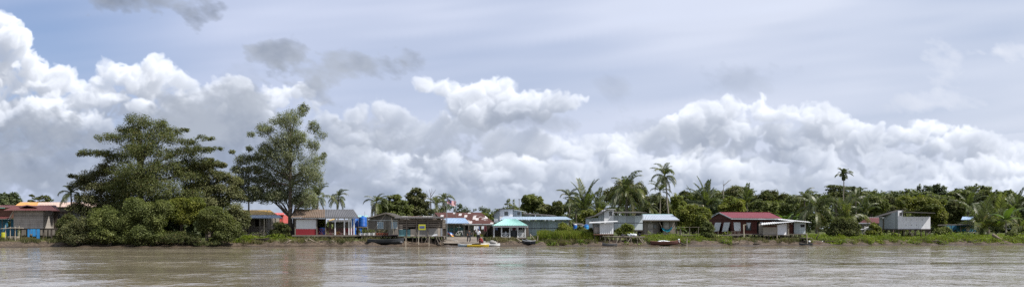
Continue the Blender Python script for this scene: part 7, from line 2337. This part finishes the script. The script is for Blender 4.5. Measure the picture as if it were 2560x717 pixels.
def silver_house():
    Y = depth(1650, 12)
    r = root_at('silver_roofed_house', 'brown boarded house under a shiny silver blue hipped roof', 'house', 1650, Y)
    x = lambda p: X(p, Y)
    z = lambda p: Z(p, Y)
    zf = z(584)
    hs = [(x(1633), x(1642), z(570), z(560)), (x(1646.5), x(1657), zf, z(553))]
    MB().wall(x(1608), x(1688), zf, z(549), Y, hs).box(x(1608), x(1608) + .1, Y + .08, Y + 6, zf, z(549)).box(x(1688) - .1, x(1688), Y + .08, Y + 6, zf, z(549)).box(x(1608), x(1688), Y + 6, Y + 6.1, zf, z(549)).build('wall', M['brown_board'], r)
    window(r, *hs[0], Y, 'weathered_wood', 'glass', 1)
    MB().box(x(1646.5), x(1648.5), Y - .3, Y - .05, zf, z(553.5)).build('door', M['dark_wood'], r)
    d = MB().box(x(1619.5), x(1632), Y - .04, Y - .003, zf, z(558)).build('door', M['plank_grey'], r)
    MB().ell((x(1630.5), Y - .06, z(572)), .04, 6, 5).build('handle', M['steel'], d)
    MB().box(x(1659), x(1672), Y - .04, Y - .003, z(572), z(555)).build('shutter', M['plank_grey'], r)
    MB().corr(P3(1605, 549.5, Y - .9), P3(1699, 549.5, Y - .9), P3(1681, 535.5, Y + 3), P3(1604, 535.5, Y + 3), .24, .035).build('roof', M['silver_tin'], r)
    MB().corr((x(1701), Y + 6.9, z(549)), (x(1603), Y + 6.9, z(549)), P3(1604, 535.5, Y + 3), P3(1681, 535.5, Y + 3), .3, .03).build('roof', M['silver_tin'], r)
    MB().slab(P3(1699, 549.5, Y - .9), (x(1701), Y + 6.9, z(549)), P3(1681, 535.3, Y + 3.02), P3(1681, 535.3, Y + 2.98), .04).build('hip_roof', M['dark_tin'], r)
    MB().bar(P3(1605, 550.5, Y - .92), P3(1699, 550.5, Y - .92), .05, .14).build('fascia', M['weathered_wood'], r)
    MB().bar(P3(1604, 535, Y + 3), P3(1681, 535, Y + 3), .16, .06).build('ridge_cap', M['teal_tin'], r)
    MB().lathe(P3(1627, 554, Y - .3), [(.14, 0), (.1, .1), (.03, .16)], 10).build('lamp', M['plastic_white'], r)
    MB().box(x(1608), x(1688), Y - .5, Y + 6, zf - .16, zf).build('floor', M['weathered_wood'], r)
    posts(r, 'stilt', M['dark_wood'], [(x(p), Y + .2, .6, zf - .1) for p in (1611, 1630, 1650, 1670, 1686)], .18)
    # turquoise tarp slung like a hammock
    m = MB(); n, k = 14, 4
    Yt = Y - 1.6
    for i in range(n + 1):
        u = i / n
        sag = 5.2 * math.sin(math.pi * u)
        wd = 6.2 * (.35 + .65 * math.sin(math.pi * u) ** .6)
        for j in range(k + 1):
            v = j / k
            m.v.append(P3(1654.5 + 26.5 * u, 567.5 + sag + wd * v - (1.5 if u > .85 else 0), Yt + .25 * math.sin(v * math.pi) + .05 * math.sin(u * 11 + v * 3)))
    for i in range(n):
        for j in range(k):
            a = i * (k + 1) + j
            m.f.append((a, a + 1, a + k + 2, a + k + 1))
    for e in ((1650, 563.5), (1685, 563.5)):
        pass
    t = thing('hammock', 'turquoise tarpaulin slung like a hammock before the silver roofed house', 'hammock', P3(1668, 577, Yt))
    m.build('cloth', M['turquoise_tarp'], t, smooth=True)
    MB().tube([P3(1655, 568, Yt), P3(1648, 553, Y - .7)], .02, 4).tube([P3(1680.5, 567, Yt), P3(1687, 553, Y - .7)], .02, 4).build('rope', M['rope'], t)
    boat('long_boat', 'long reddish brown boat aground below the silver roofed house', (1664, .9), 3.9, .95, .42, 'boat_brown', rz=math.radians(4), sheer=.34, inside='boat_brown', rim='rust_crate')
    Yb = depth(1657, .9)
    q = (X(1660, Yb), Yb, ground_z(X(1660, Yb), Yb) + .40)
    m = MB()
    for i in range(5):
        m.ell((q[0] - .6 + .3 * i, q[1] + .05 * (i % 2), q[2] + .06 + .05 * math.sin(i)), (.26, .28, .1), 8, 5)
    tag(m.build('folded_tarp', M['white_cloth'], loc=q, smooth=True), 'white folded tarpaulin lying across the reddish brown boat', 'tarpaulin')
    q = P3(1697, 606, Yb)
    m = MB().ell((q[0], q[1], ground_z(q[0], q[1]) + .72), (.12, .1, .1), 8, 5).tube([(q[0], q[1], ground_z(q[0], q[1]) + .65), (q[0] + .08, q[1], ground_z(q[0], q[1]) + .3)], .04, 5)
    tag(m.build('small_float', M['white_cloth'], loc=(q[0], q[1], ground_z(q[0], q[1]) + .3), smooth=True), 'small white float tied at the bow of the reddish brown boat', 'float')


def red_house():
    Y = depth(1890, 11)
    r = root_at('red_house', 'dark red boarded house with a bright red roof and white curtained windows', 'house', 1890, Y)
    x = lambda p: X(p, Y)
    z = lambda p: Z(p, Y)
    zf, zt = z(584), z(546)
    D = 8.0
    x0, x1 = x(1830), x(1954)
    xb = X(1773, Y + D)      # the house stands at an angle: its end wall shows
    hs = [(x(1834.5), x(1852), z(576.5), z(554.5)), (x(1865), x(1878), z(575), z(554.5)), (x(1892.5), x(1906.5), zf, z(553))]
    MB().wall(x0, x1, zf, zt, Y, hs).build('wall', M['red_house_board'], r)
    # end wall with two openings, built along its own line
    a0, a1 = Vector((x0, Y + .02, 0)), Vector((xb, Y + D, 0))
    def ew(u0, u1, z0, z1, m):
        p, q = a0.lerp(a1, u0), a0.lerp(a1, u1)
        n = (a1 - a0).normalized().cross(Vector((0, 0, 1))) * -.08
        m.hexa([(q.x, q.y, z0), (p.x, p.y, z0), (p.x, p.y, z1), (q.x, q.y, z1)], [(q.x - n.x, q.y - n.y, z0), (p.x - n.x, p.y - n.y, z0), (p.x - n.x, p.y - n.y, z1), (q.x - n.x, q.y - n.y, z1)])
    m = MB()
    wz0, wz1 = zf + .35, z(555)
    ew(0, .08, zf, zt, m); ew(.08, .30, zf, wz0, m); ew(.08, .30, wz1, zt, m); ew(.30, .46, zf, zt, m); ew(.46, .68, zf, wz0, m); ew(.46, .68, wz1, zt, m); ew(.68, 1, zf, zt, m)
    am = a0.lerp(a1, .5)
    zr = Z(531, am.y)
    n = (a1 - a0).normalized().cross(Vector((0, 0, 1))) * -.08
    m.hexa([(a1.x, a1.y, zt + .005), (a0.x, a0.y, zt + .005), (am.x + .01, am.y, zr), (am.x - .01, am.y, zr)], [(a1.x - n.x, a1.y - n.y, zt + .005), (a0.x - n.x, a0.y - n.y, zt + .005), (am.x + .01 - n.x, am.y - n.y, zr), (am.x - .01 - n.x, am.y - n.y, zr)])
    m.build('end_wall', M['red_house_board'], r)
    MB().box(xb, x1 - 2.4, Y + D, Y + D + .1, zf, zt).box(x1 - .1, x1, Y + .08, Y + D, zf, zt).build('back_wall', M['red_house_board'], r)
    # curtains blown in the openings
    def curtain(p00, p10, p11, p01, lab):
        c = MB().slab(p00, p10, p11, p01, .03).build('curtain', M['white_cloth'], r)
        c['label'] = lab
    curtain((x(1835.5), Y - .06, z(576)), (x(1851.5), Y - .06, z(576.5)), (x(1851), Y - .02, z(554.8)), (x(1834), Y - .02, z(555)), 'white curtain in the front window')
    for (u0, u1, d) in ((.06, .31, .0), (.44, .70, .0)):
        p, q = a0.lerp(a1, u0), a0.lerp(a1, u1)
        off = Vector((-.10, -.10, 0))
        p1, q1 = p + off, q + off
        curtain((q1.x - .35, q1.y - .1, wz0 - .05), (p1.x - .35, p1.y - .1, wz0 + .05), (p1.x, p1.y, wz1), (q1.x, q1.y, wz1), 'white curtain blowing out of the end wall')
    curtain((x(1901), Y - .08, zf + .1), (x(1906), Y - .08, zf + .1), (x(1906.5), Y - .05, z(553.5)), (x(1900), Y - .05, z(553.5)), 'white door curtain')
    w = window(r, *hs[1], Y, 'dark_wood', 'glass', 1)
    MB().face((x(1866), Y - .05, z(556)), (x(1877), Y - .05, z(556)), (x(1872), Y - .06, z(573))).build('cloth_scrap', M['white_cloth'], w)
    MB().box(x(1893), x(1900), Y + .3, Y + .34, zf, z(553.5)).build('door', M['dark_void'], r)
    rl, rr_ = (X(1798, am.y), am.y, Z(530.5, am.y)), (X(1924, am.y), am.y, Z(531, am.y))
    el, er = P3(1828, 544.5, Y - .9), P3(1956, 545.5, Y - .9)
    MB().corr(el, er, rr_, rl, .26, .035).build('roof', M['red_tin'], r)
    bl = (X(1769, Y + D + .6), Y + D + .6, Z(546.5, Y + D + .6)); br = (bl[0] + er[0] - el[0], Y + D + .6, bl[2])
    MB().corr(br, bl, rl, rr_, .3, .03).build('roof', M['red_tin'], r)
    MB().bar((rl[0] - .03, rl[1], rl[2] - .05), (el[0] - .03, el[1], el[2] - .06), .05, .16).bar((rl[0] - .03, rl[1], rl[2] - .05), (bl[0] - .03, bl[1], bl[2] - .06), .05, .16).bar((el[0], el[1] - .03, el[2] - .1), (er[0], er[1] - .03, er[2] - .1), .05, .14).build('fascia', M['grey_white_sheet'], r)
    MB().bar((rl[0], rl[1], rl[2] + .05), (rr_[0], rr_[1], rr_[2] + .05), .2, .05).build('ridge_cap', M['red_tin'], r)
    fm = MB(); b0 = (xb, Y + D, zf)
    fm.hexa([(x0 - .1, Y - .15, zf - .16), (x1, Y - .15, zf - .16), (x1, Y - .15, zf - .005), (x0 - .1, Y - .15, zf - .005)], [(xb, Y + D, zf - .16), (x1 - 2, Y + D, zf - .16), (x1 - 2, Y + D, zf - .005), (xb, Y + D, zf - .005)])
    fm.build('floor', M['dark_wood'], r)
    posts(r, 'stilt', M['dark_wood'], [(x(p), Y + dy, .6, zf - .1) for dy in (.1, 3.5) for p in (1832, 1850, 1868, 1886, 1904, 1922, 1940, 1952)], .18)
    # walkway in front
    Yw = depth(1800, 7)
    w = root_at('walkway', 'plank walkway on crossed posts running before the red house', 'walkway', 1780, Yw)
    zw = Z(586.5, Yw)
    MB().box(X(1692, Yw), X(1862, Yw), Yw, Yw + 1.4, zw - .12, zw).build('deck', M['weathered_wood'], w)
    MB().box(X(1830, Yw), X(1992, Yw), Yw + 1.6, Yw + 3, zw + .02, zw + .14).build('deck', M['weathered_wood'], w)
    posts(w, 'stilt', M['dark_wood'], [(X(p, Yw), Yw + dy, ground_z(X(p, Yw), Yw + dy) - .3, zw - .1) for dy in (.08, 1.3) for p in (1697, 1723, 1745, 1768, 1792, 1808, 1830, 1846, 1860)], .17)
    posts(w, 'stilt', M['dark_wood'], [(X(p, Yw), Yw + 1.7, ground_z(X(p, Yw), Yw + 1.7) - .3, zw + .05) for p in (1875, 1890, 1905, 1925, 1948, 1968, 1986)], .15)
    m = MB()
    for (a, b, c, d) in ((1793, 590, 1808, 603), (1808, 590, 1793, 603), (1810, 603, 1829, 590), (1831, 590, 1846, 602), (1846, 590, 1832, 602), (1862, 590, 1876, 600)):
        m.bar(P3(a, b, Yw - .06 if (a + c) % 2 else Yw - .15), P3(c, d, Yw - .06 if (a + c) % 2 else Yw - .15), .09)
    m.build('brace', M['dark_wood'], w)
    for p, q in ((1700, 570), (1724, 567), (1746, 567), (1795, 575), (1819, 574), (1837, 574), (1849, 572)):
        MB().tube([P3(p, 588, Yw + .05), P3(p, q, Yw + .05)], .045, 6).build('rail_post', M['weathered_wood'], w)
    MB().tube([P3(1696, 567.5, Yw + .1), P3(1750, 567, Yw + .1)], .025, 5).build('rail', M['weathered_wood'], w)
    MB().tube([P3(1860, 603, Yw - .1), P3(1859, 560.5, Yw - .1)], .09, 7).bar(P3(1858, 561.5, Yw - .1), P3(1866, 560.5, Yw - .1), .09).build('tall_post', M['pale_pole'], w)
    b = thing('bench', 'low bench standing on the walkway before the red house door', 'bench', P3(1848, 584.8, Yw + 2.2))
    MB().box(X(1836, Yw), X(1857, Yw), Yw + 2, Yw + 2.5, zw + .42, zw + .48).build('seat', M['weathered_wood'], b)
    for p in (1838, 1855):
        MB().box(X(p, Yw) - .04, X(p, Yw) + .04, Yw + 2.05, Yw + 2.45, zw + .14, zw + .42).build('leg', M['weathered_wood'], b)


def tarp_hut():
    Y = depth(1945, 4.8)
    r = root_at('tarp_hut', 'beige tarpaulin walled hut with a white tilted tin roof standing on thin stilts', 'hut', 1945, Y)
    x = lambda p: X(p, Y)
    z = lambda p: Z(p, Y)
    zf = z(585.5)
    ya, yb_ = Y, Y + 2.4
    MB().slab((x(1913), ya + 1.0, zf), (x(1942.5), ya, zf), (x(1942.5), ya, z(567)), (x(1913), ya + 1.0, z(567)), .06).build('wall', M['beige_tarp'], r)
    MB().slab((x(1914), ya + 1.02, z(567.3)), (x(1942.3), ya + .03, z(567.3)), (x(1942.3), ya + .03, z(563)), (x(1914), ya + 1.02, z(564)), .05).build('upper_wall', M['red_house_board'], r)
    MB().slab((x(1942.6), ya + .01, zf - .12), (x(1971), ya + .55, zf - .05), (x(1971), ya + .55, z(557)), (x(1942.6), ya + .01, z(562)), .05).build('wall', M['lilac_white'], r)['label'] = 'tarpaulin side with sunlight put into its pale colour'  # same beige tarpaulin, whitened so the colour carries the sunlight
    MB().box(x(1914), x(1971), yb_ + .8, yb_ + .9, zf, z(558)).build('back_wall', M['beige_tarp'], r)
    MB().corr(P3(1902, 561.8, Y - .5), P3(1988, 553.8, Y - .7), P3(1980, 551.2, Y + 3.2), P3(1904, 557, Y + 3.2), .3, .035).build('roof', M['white_tin'], r)
    MB().bar((x(1972), Y + .5, zf - .3), (x(1972), Y + .5, z(555.5)), .07).bar((x(1974), Y + .4, zf - .3), (x(1974), Y + .4, z(555.2)), .07).bar((x(1942.5), Y - .06, z(604)), (x(1942.5), Y - .06, z(561)), .08).build('post', M['pale_pole'], r)
    MB().box(x(1910), x(1974), Y - .08, Y + 3.3, zf - .15, zf - .02).build('floor', M['weathered_wood'], r)
    posts(r, 'stilt', M['dark_wood'], [(x(p), Y + dy, ground_z(x(p), Y + dy) - .3, zf - .1) for dy in (0, 2.8) for p in (1913, 1922, 1932, 1953, 1962, 1972)], .12, .08)
    # grey shed behind
    Ys = depth(1997, 7)
    s = root_at('grey_shed', 'pale grey sheet shed with one dark slot window beside the beige hut', 'shed', 1998, Ys)
    xs = lambda p: X(p, Ys)
    zs = lambda p: Z(p, Ys)
    h = (xs(2001), xs(2011.5), zs(567), zs(560.5))
    MB().wall(xs(1985.5), xs(2013.5), zs(583.5), zs(553.5), Ys, [h]).box(xs(2013.5) - .08, xs(2013.5), Ys + .08, Ys + 3, zs(583.5), zs(554)).box(xs(1968), xs(2013.5), Ys + 3, Ys + 3.1, zs(583.5), zs(552)).build('wall', M['grey_white_sheet'], s)
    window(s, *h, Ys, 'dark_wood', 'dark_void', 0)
    MB().wall(xs(1966), xs(1985.3), zs(583.5), zs(552), Ys + .3).build('side_wall', M['red_house_board'], s)
    MB().corr(P3(1944, 548.5, Ys - .6), P3(2030, 556.2, Ys - .6), P3(2022, 553.6, Ys + 3.6), P3(1944, 546, Ys + 3.6), .3, .03).build('roof', M['white_tin'], s)
    MB().box(xs(1966), xs(2014), Ys - .1, Ys + 3, zs(586), zs(584)).build('floor', M['weathered_wood'], s)
    MB().lathe(P3(1979, 559, Ys + .1), [(.1, 0), (.06, .12), (.02, .15)], 8).build('lamp', M['plastic_white'], s)
    posts(s, 'stilt', M['dark_wood'], [(xs(p), Ys + dy, ground_z(xs(p), Ys + dy) - .3, zs(585.5)) for dy in (0, 2.6) for p in (1968, 1980, 1990, 2001, 2012)], .14, .06)
    # little jetty
    Yj = depth(2020, 1.6)
    j = root_at('jetty', 'small plank landing stage with spindly legs beside the grey shed', 'jetty', 2020, Yj)
    zj = Z(593.5, Yj)
    MB().box(X(2009, Yj), X(2032, Yj), Yj, Yj + 1.8, zj - .08, zj).build('deck', M['weathered_wood'], j)
    posts(j, 'leg', M['dark_wood'], [(X(p, Yj), Yj + dy, -.3, zj - .05) for dy in (.06, 1.7) for p in (2010, 2017, 2024, 2031)], .1, .08)
    MB().tube([P3(2018.5, 609, Yj - .1), P3(2016.5, 582, Yj - .1)], .055, 6).build('mooring_pole', M['pale_pole'], j)
    MB().bar(P3(2010, 600, Yj - .02), P3(2031, 601, Yj - .02), .06).bar(P3(2011, 609, Yj), P3(2018, 594, Yj), .06).build('brace', M['weathered_wood'], j)
    Yc = depth(2040, .9)
    q = (X(2039.5, Yc), Yc, .02)
    m = MB().box(X(2028, Yc), X(2052, Yc), Yc - .3, Yc + .3, -.15, Z(607.3, Yc))
    for k in range(5): m.box(X(2028 + k * 5, Yc), X(2028.8 + k * 5, Yc), Yc - .34, Yc - .303, -.1, Z(607.6, Yc))
    tag(m.build('brown_crate', M['rust_crate'], loc=q), 'long rusty brown crate at the water beside the landing stage', 'crate')
    boat('small_dinghy', 'upturned little white dinghy on the bank behind the brown crate', (2046, 1.9), 1.2, .55, .2, 'boat_white', rz=.1)
    boat('rowing_boat', 'dark little boat floating at the legs of the landing stage', (2014, .1), 1.7, .7, .28, 'boat_grey', rz=math.pi, z=-.05)
    e = thing('outboard_engine', 'outboard engine with white cowling on the dark little boat', 'engine', P3(2024, 603, Yj - .7))
    q = P3(2023.5, 603, Yj - .7)
    MB().ell((q[0], q[1], q[2]), (.16, .13, .14), 9, 6).build('cowling', M['plastic_white'], e, smooth=True)
    MB().tube([(q[0], q[1], q[2] - .08), (q[0] + .03, q[1], q[2] - .5)], [.06, .04], 6).build('shaft', M['dark_void'], e)


def white_stilt_house():
    Y = depth(2285, 7)
    r = root_at('white_stilt_house', 'white sheet house on stilts with rows of small vent holes', 'house', 2285, Y)
    x = lambda p: X(p, Y)
    z = lambda p: Z(p, Y)
    zf = z(571.5)
    D = 4.6
    sx = X(2198, Y + D) - x(2245)          # the end wall runs back at an angle
    vents = []
    hh = .05
    hs = []
    for p in (2265, 2278.5, 2292, 2305.5):
        for q in (548.5, 562):
            hs.append((x(p) - hh, x(p) + hh, z(q) - hh, z(q) + hh))
    MB().wall(x(2257.2), x(2326), zf, z(541), Y, hs).build('wall', M['lilac_white'], r)
    MB().box(x(2326) - .08, x(2326), Y + .09, Y + D, zf, z(541)).box(x(2245) + sx + .2, x(2326), Y + D, Y + D + .08, zf, z(541)).build('back_wall', M['grey_white_sheet'], r)
    for h in hs:
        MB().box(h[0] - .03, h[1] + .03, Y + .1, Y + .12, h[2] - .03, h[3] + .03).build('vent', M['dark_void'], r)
    h = (x(2248.8), x(2254.5), z(538.5), z(530.5))
    MB().wall(x(2245), x(2257), zf, z(526), Y - .04, [h], t=.12).box(x(2257) - .08, x(2257), Y + .09, Y + 2, z(541), z(526)).build('tower', M['lilac_white'], r)
    window(r, *h, Y - .04, 'weathered_wood', 'glass', 0)
    # end wall, stepping down
    def ew(u0, u1, zt0, zt1, mat, name, lab=None):
        a = (x(2245) + sx * u0, Y + D * u0 + .02); b = (x(2245) + sx * u1, Y + D * u1 + .02)
        m = MB().hexa([(b[0], b[1], zf), (a[0], a[1], zf), (a[0], a[1], zt0), (b[0], b[1], zt1)], [(b[0] + .08, b[1] + .03, zf), (a[0] + .08, a[1] + .03, zf), (a[0] + .08, a[1] + .03, zt0), (b[0] + .08, b[1] + .03, zt1)])
        o = m.build(name, M[mat], r)
        if lab: o['label'] = lab
    zz = lambda p, u: Z(p, Y + D * u)
    ew(.0, .64, z(527.5), zz(537, .64), 'grey_white_sheet', 'end_wall')
    ew(.645, .72, zz(543, .65), zz(543, .72), 'grey_white_sheet', 'end_wall')
    ew(.722, .81, zz(546, .73), zz(546, .8), 'weathered_wood', 'door', 'brown door in the low end wall')
    ew(.812, 1, zz(543, .82), zz(543, 1), 'grey_white_sheet', 'end_wall')
    MB().slab((x(2258), Y - .45, z(524.5)), (x(2258), Y + 2.2, z(523.5)), (x(2245) + sx - .6, Y + D + .3, zz(541, 1)), (x(2245) + sx * .95 - .6, Y + D * .8, zz(541.5, .9)), .08).build('roof', M['dark_tin'], r)
    MB().slab((x(2256), Y - .85, z(529)), (x(2331), Y - .85, z(531.5)), (x(2331), Y + D + .5, z(527.5)), (x(2256), Y + D + .5, z(525.5)), .1).build('loft_roof', M['dark_tin'], r)
    for p in (2266, 2285, 2305, 2324):
        MB().bar((x(p), Y + .25, z(541.2)), (x(p), Y + .25, z(530.5)), .08).build('loft_post', M['dark_wood'], r)
    m = MB().hexa([(x(2244), Y - .1, zf - .14), (x(2327), Y - .1, zf - .14), (x(2327), Y - .1, zf - .003), (x(2244), Y - .1, zf - .003)], [(x(2245) + sx, Y + D, zf - .14), (x(2327), Y + D, zf - .14), (x(2327), Y + D, zf - .003), (x(2245) + sx, Y + D, zf - .003)])
    m.build('floor', M['dark_wood'], r)
    sp = [(x(p), Y + .02, ground_z(x(p), Y) - .4, zf - .1) for p in (2247, 2260, 2274, 2288, 2302, 2314, 2325)] + [(x(2245) + sx * u, Y + D * u, .5, zf - .1) for u in (.3, .6, .97)] + [(x(p), Y + D - .3, .5, zf - .1) for p in (2230, 2250, 2270, 2290, 2310, 2324)]
    posts(r, 'stilt', M['dark_wood'], sp, .17, .08)
    for (a, b, c, d) in ((2285, 598, 2274, 577), (2309, 597, 2326, 577), (2274, 595, 2300, 593), (2288, 597, 2280, 582)):
        MB().bar(P3(a, b, Y - .12), P3(c, d, Y - .12), .08).build('brace', M['weathered_wood'], r)
    # maroon roofed small house behind
    Yh = depth(2172, 18)
    s = root_at('small_maroon_house', 'small grey house with a maroon roof between shrubs and the white stilt house', 'house', 2172, Yh)
    xs = lambda p: X(p, Yh)
    zs = lambda p: Z(p, Yh)
    MB().wall(xs(2150), xs(2199), zs(582), zs(558), Yh, [(xs(2160), xs(2166), zs(574), zs(564))]).box(xs(2150), xs(2199), Yh + 5, Yh + 5.1, zs(582), zs(558)).box(xs(2150), xs(2150) + .1, Yh + .08, Yh + 5, zs(582), zs(558)).build('wall', M['grey_tarp'], s)
    slope(s, 'maroon_tin', (2182, 2212, 557.5, Yh - .5), (2167, 2205, 543.5, Yh + 3))
    MB().face(P3(2146, 558, Yh + 2), P3(2181, 558, Yh - .4), P3(2167, 544, Yh + 3)).build('gable', M['maroon_tin'], s)
    MB().bar(P3(2167, 543.2, Yh + 3), P3(2203, 543.2, Yh + 3), .2, .08).build('ridge_cap', M['white_tin'], s)
    slope(s, 'grey_tin', (2142, 2176, 559, Yh - 1), (2146, 2176, 556.5, Yh + .6), 'porch_roof')
    MB().slab(P3(2161, 570, Yh - 2), P3(2180, 565, Yh - 2), P3(2180, 563.5, Yh - 1), P3(2161, 568.5, Yh - 1), .05).slab(P3(2148, 573, Yh - 2), P3(2168, 571.5, Yh - 2), P3(2168, 570.5, Yh - 1), P3(2148, 572, Yh - 1), .05).build('shelf', M['white_tin'], s)
    posts(s, 'post', M['weathered_wood'], [(xs(p), Yh - .9, .8, zs(559.3)) for p in (2144, 2160, 2175)] + [(xs(p), Yh - 1.5, .8, zs(567)) for p in (2150, 2166, 2179)], .1, .02)
    # blue hut
    Yb = depth(2410, 15)
    b = root_at('blue_hut', 'dull blue board hut with a beige door under the palms', 'hut', 2410, Yb)
    xb = lambda p: X(p, Yb)
    zb = lambda p: Z(p, Yb)
    MB().wall(xb(2392), xb(2441), zb(578), zb(562), Yb, [(xb(2416), xb(2425), zb(577), zb(564))]).box(xb(2392), xb(2441), Yb + 4, Yb + 4.1, zb(578), zb(562)).box(xb(2441) - .1, xb(2441), Yb + .08, Yb + 4, zb(578), zb(562)).build('wall', M['blue_wall'], b)
    MB().box(xb(2416), xb(2425), Yb + .03, Yb + .06, zb(577), zb(564)).build('door', M['beige_tarp'], b)
    MB().slab(P3(2344, 562.5, Yb - 1), P3(2436, 560.3, Yb - 1), P3(2436, 558.6, Yb + 2.4), P3(2346, 560.8, Yb + 2.4), .07).build('roof', M['dark_tin'], b)
    slope(b, 'blue_tin', (2402, 2444, 549, Yb + 2.6), (2406, 2438, 541.5, Yb + 5), 'upper_roof')
    MB().box(xb(2407), xb(2440), Yb - .5, Yb - .1, zb(580), zb(578.8)).build('step', M['white_tin'], b)
    posts(b, 'post', M['weathered_wood'], [(xb(p), Yb - .8, .8, zb(561.6)) for p in (2350, 2372, 2395)], .1, .03)
    posts(b, 'stilt', M['dark_wood'], [(xb(p), Yb + .3, .7, zb(578)) for p in (2394, 2410, 2425, 2439)], .15)


def driftwood():
    rg = random.Random(12)
    logs = [('fallen_log', 'big pale fallen log sloping down the bank between the shrubs near the end', [(2482, 586), (2500, 597), (2516, 604)], .20, 3.0), ('fallen_log', 'thinner dark log lying beside the big pale fallen log', [(2515, 597), (2530, 602), (2556, 605)], .12, 3.4),
            ('fallen_branch', 'crooked dark branch at the water edge below the white stilt house', [(2330, 604), (2345, 600), (2352, 606), (2366, 603)], .07, 1.4),
            ('fallen_branch', 'long thin branch lying along the mud left of the fallen log', [(2420, 603), (2440, 601), (2470, 603)], .07, 1.8),
            ('driftwood_log', 'long dark log stranded along the waterline below the creepers', [(2050, 602), (2100, 603), (2160, 604)], .09, 2.0),
            ('driftwood_log', 'short pale log on the mud below the crossed walkway posts', [(1806, 604), (1822, 601)], .10, 1.6),
            ('driftwood_log', 'curved pale branch on the mud in front of the red house', [(1832, 609), (1842, 604), (1856, 605)], .09, 1.4),
            ('driftwood_log', 'broken dark stump at the water in front of the tarpaulin hut', [(1885, 610), (1890, 607), (1896, 611)], .14, .6),
            ('driftwood_log', 'dark log at the bow of the reddish brown boat', [(1700, 606), (1712, 611), (1734, 612)], .10, .8),
            ('driftwood_branch', 'pale forked branch leaning on the mud below the tall airy tree', [(713, 611), (720, 603), (727, 599)], .08, 1.4),
            ('driftwood_branch', 'long pale branch below the white and red panel', [(772, 596), (783, 602), (796, 606)], .08, 2.0),
            ('driftwood_branch', 'thin pale branch under the maroon railing', [(762, 598), (770, 605)], .06, 1.8),
            ('driftwood_branch', 'grey branch lying across the mud under the veranda', [(800, 604), (818, 602), (834, 601)], .05, 1.8),
            ('driftwood_branch', 'tilted pale branch standing in the mud under the veranda end', [(829, 600), (842, 608)], .05, 1.8),
            ('dead_branch', 'dark upright broken branch near the crate beside the landing stage', [(2038, 600), (2044, 590), (2049, 579)], .07, 3.2)]
    for (nm, lab, pts, w, off) in logs:
        out = []
        for i, (p, q) in enumerate(pts):
            Y = depth(p, off + .15 * i)
            out.append(P3(p, q, Y))
        n = len(out)
        m = MB().tube(out, [w * (1.1 - .6 * i / max(1, n - 1)) for i in range(n)], 8)
        for k in range(3):
            a = Vector(out[0]).lerp(Vector(out[-1]), rg.uniform(.3, .85))
            m.tube([a, a + Vector((rg.uniform(-.6, .6), rg.uniform(-.3, .3), rg.uniform(.1, .5)))], [w * .4, .012], 5)
        o = m.build(nm, M['driftwood' if 'pale' in lab else 'dark_wood'], loc=out[n // 2], smooth=True)
        tag(o, lab, 'log' if 'log' in nm else 'branch')
    boat('dugout_canoe', 'black dugout canoe lying on the mud below the yellow roofed house', (655, 3.3), 1.9, .6, .34, 'dark_wood', rz=math.radians(-6))
    Y = depth(632, 3.6)
    q = (X(638, Y), Y, ground_z(X(638, Y), Y))
    m = MB().ell((q[0], q[1], q[2] + .08), (.5, .3, .22), 9, 6).ell((q[0] - .35, q[1], q[2] + .12), (.28, .25, .2), 8, 5)
    tag(m.build('net_heap', M['dark_cloth'], loc=q, smooth=True), 'heap of dark fishing net beside the black dugout canoe', 'net')
    # mooring stakes in the shallows
    for i, (p, q, off, lab) in enumerate(((1014, 592, .3, 'mooring stake in the water at the dark end panel of the slatted hut'), (1072, 592, .1, 'mooring stake in the water beyond the yellow sign'), (1717, 596, .3, 'lone stake at the water off the bow of the reddish brown boat'))):
        Y = depth(p, off - .6)
        tag(MB().tube([(X(p, Y), Y, -.7), P3(p + .6, q, Y)], [.055, .045], 6).build('mooring_stake', M['pale_pole'], loc=(X(p, Y), Y, 0)), lab, 'stake', 'mooring stakes')


def build_village():
    # lower flag: same stripes but worn
    M['flag_lower'] = lower_flag_material()
    houses_left(); yellow_house(); veranda_shed(); water_tanks(); deck_and_pots(); gable_house(); slatted_hut()
    rusty_house(); landing(); flags(); pavilion(); white_tower_house()
    grey_tower_house(); white_hut(); silver_house(); red_house(); tarp_hut(); white_stilt_house(); driftwood()


def lower_flag_material():
    m = bpy.data.materials.new('faded_flag'); m.use_nodes = True
    t = m.node_tree; t.nodes.clear(); g = NT(t)
    u, v, _ = g.sep(g.node('ShaderNodeUVMap').outputs[0])
    c = g.mix(g.m('GREATER_THAN', v, .66), g.mix(g.m('GREATER_THAN', v, .33), (.50, .06, .05), (.62, .62, .66)), (.12, .25, .55))
    c = g.mix(g.mul(g.m('LESS_THAN', v, .2), g.m('GREATER_THAN', u, .45)), c, (.6, .36, .04))
    c = g.mix(g.mul(g.m('LESS_THAN', u, .35), g.m('GREATER_THAN', v, .5)), c, (.06, .10, .35))
    b = g.node('ShaderNodeBsdfPrincipled'); g.put(b.inputs['Base Color'], c); b.inputs['Roughness'].default_value = .85
    o = g.node('ShaderNodeOutputMaterial'); t.links.new(b.outputs[0], o.inputs[0])
    return m
# ---------------------------------------------------------------- assemble
build_render(SC)
build_world(SC)
build_camera(SC)
build_sun(SC)
build_ground()
build_water()
build_grass()
build_left_trees()
build_right_trees()
build_belt_palms()
build_forest()
if 'build_village' in globals():
    build_village()
for _o in list(bpy.data.objects):
    if '_o' in _o: del _o['_o']
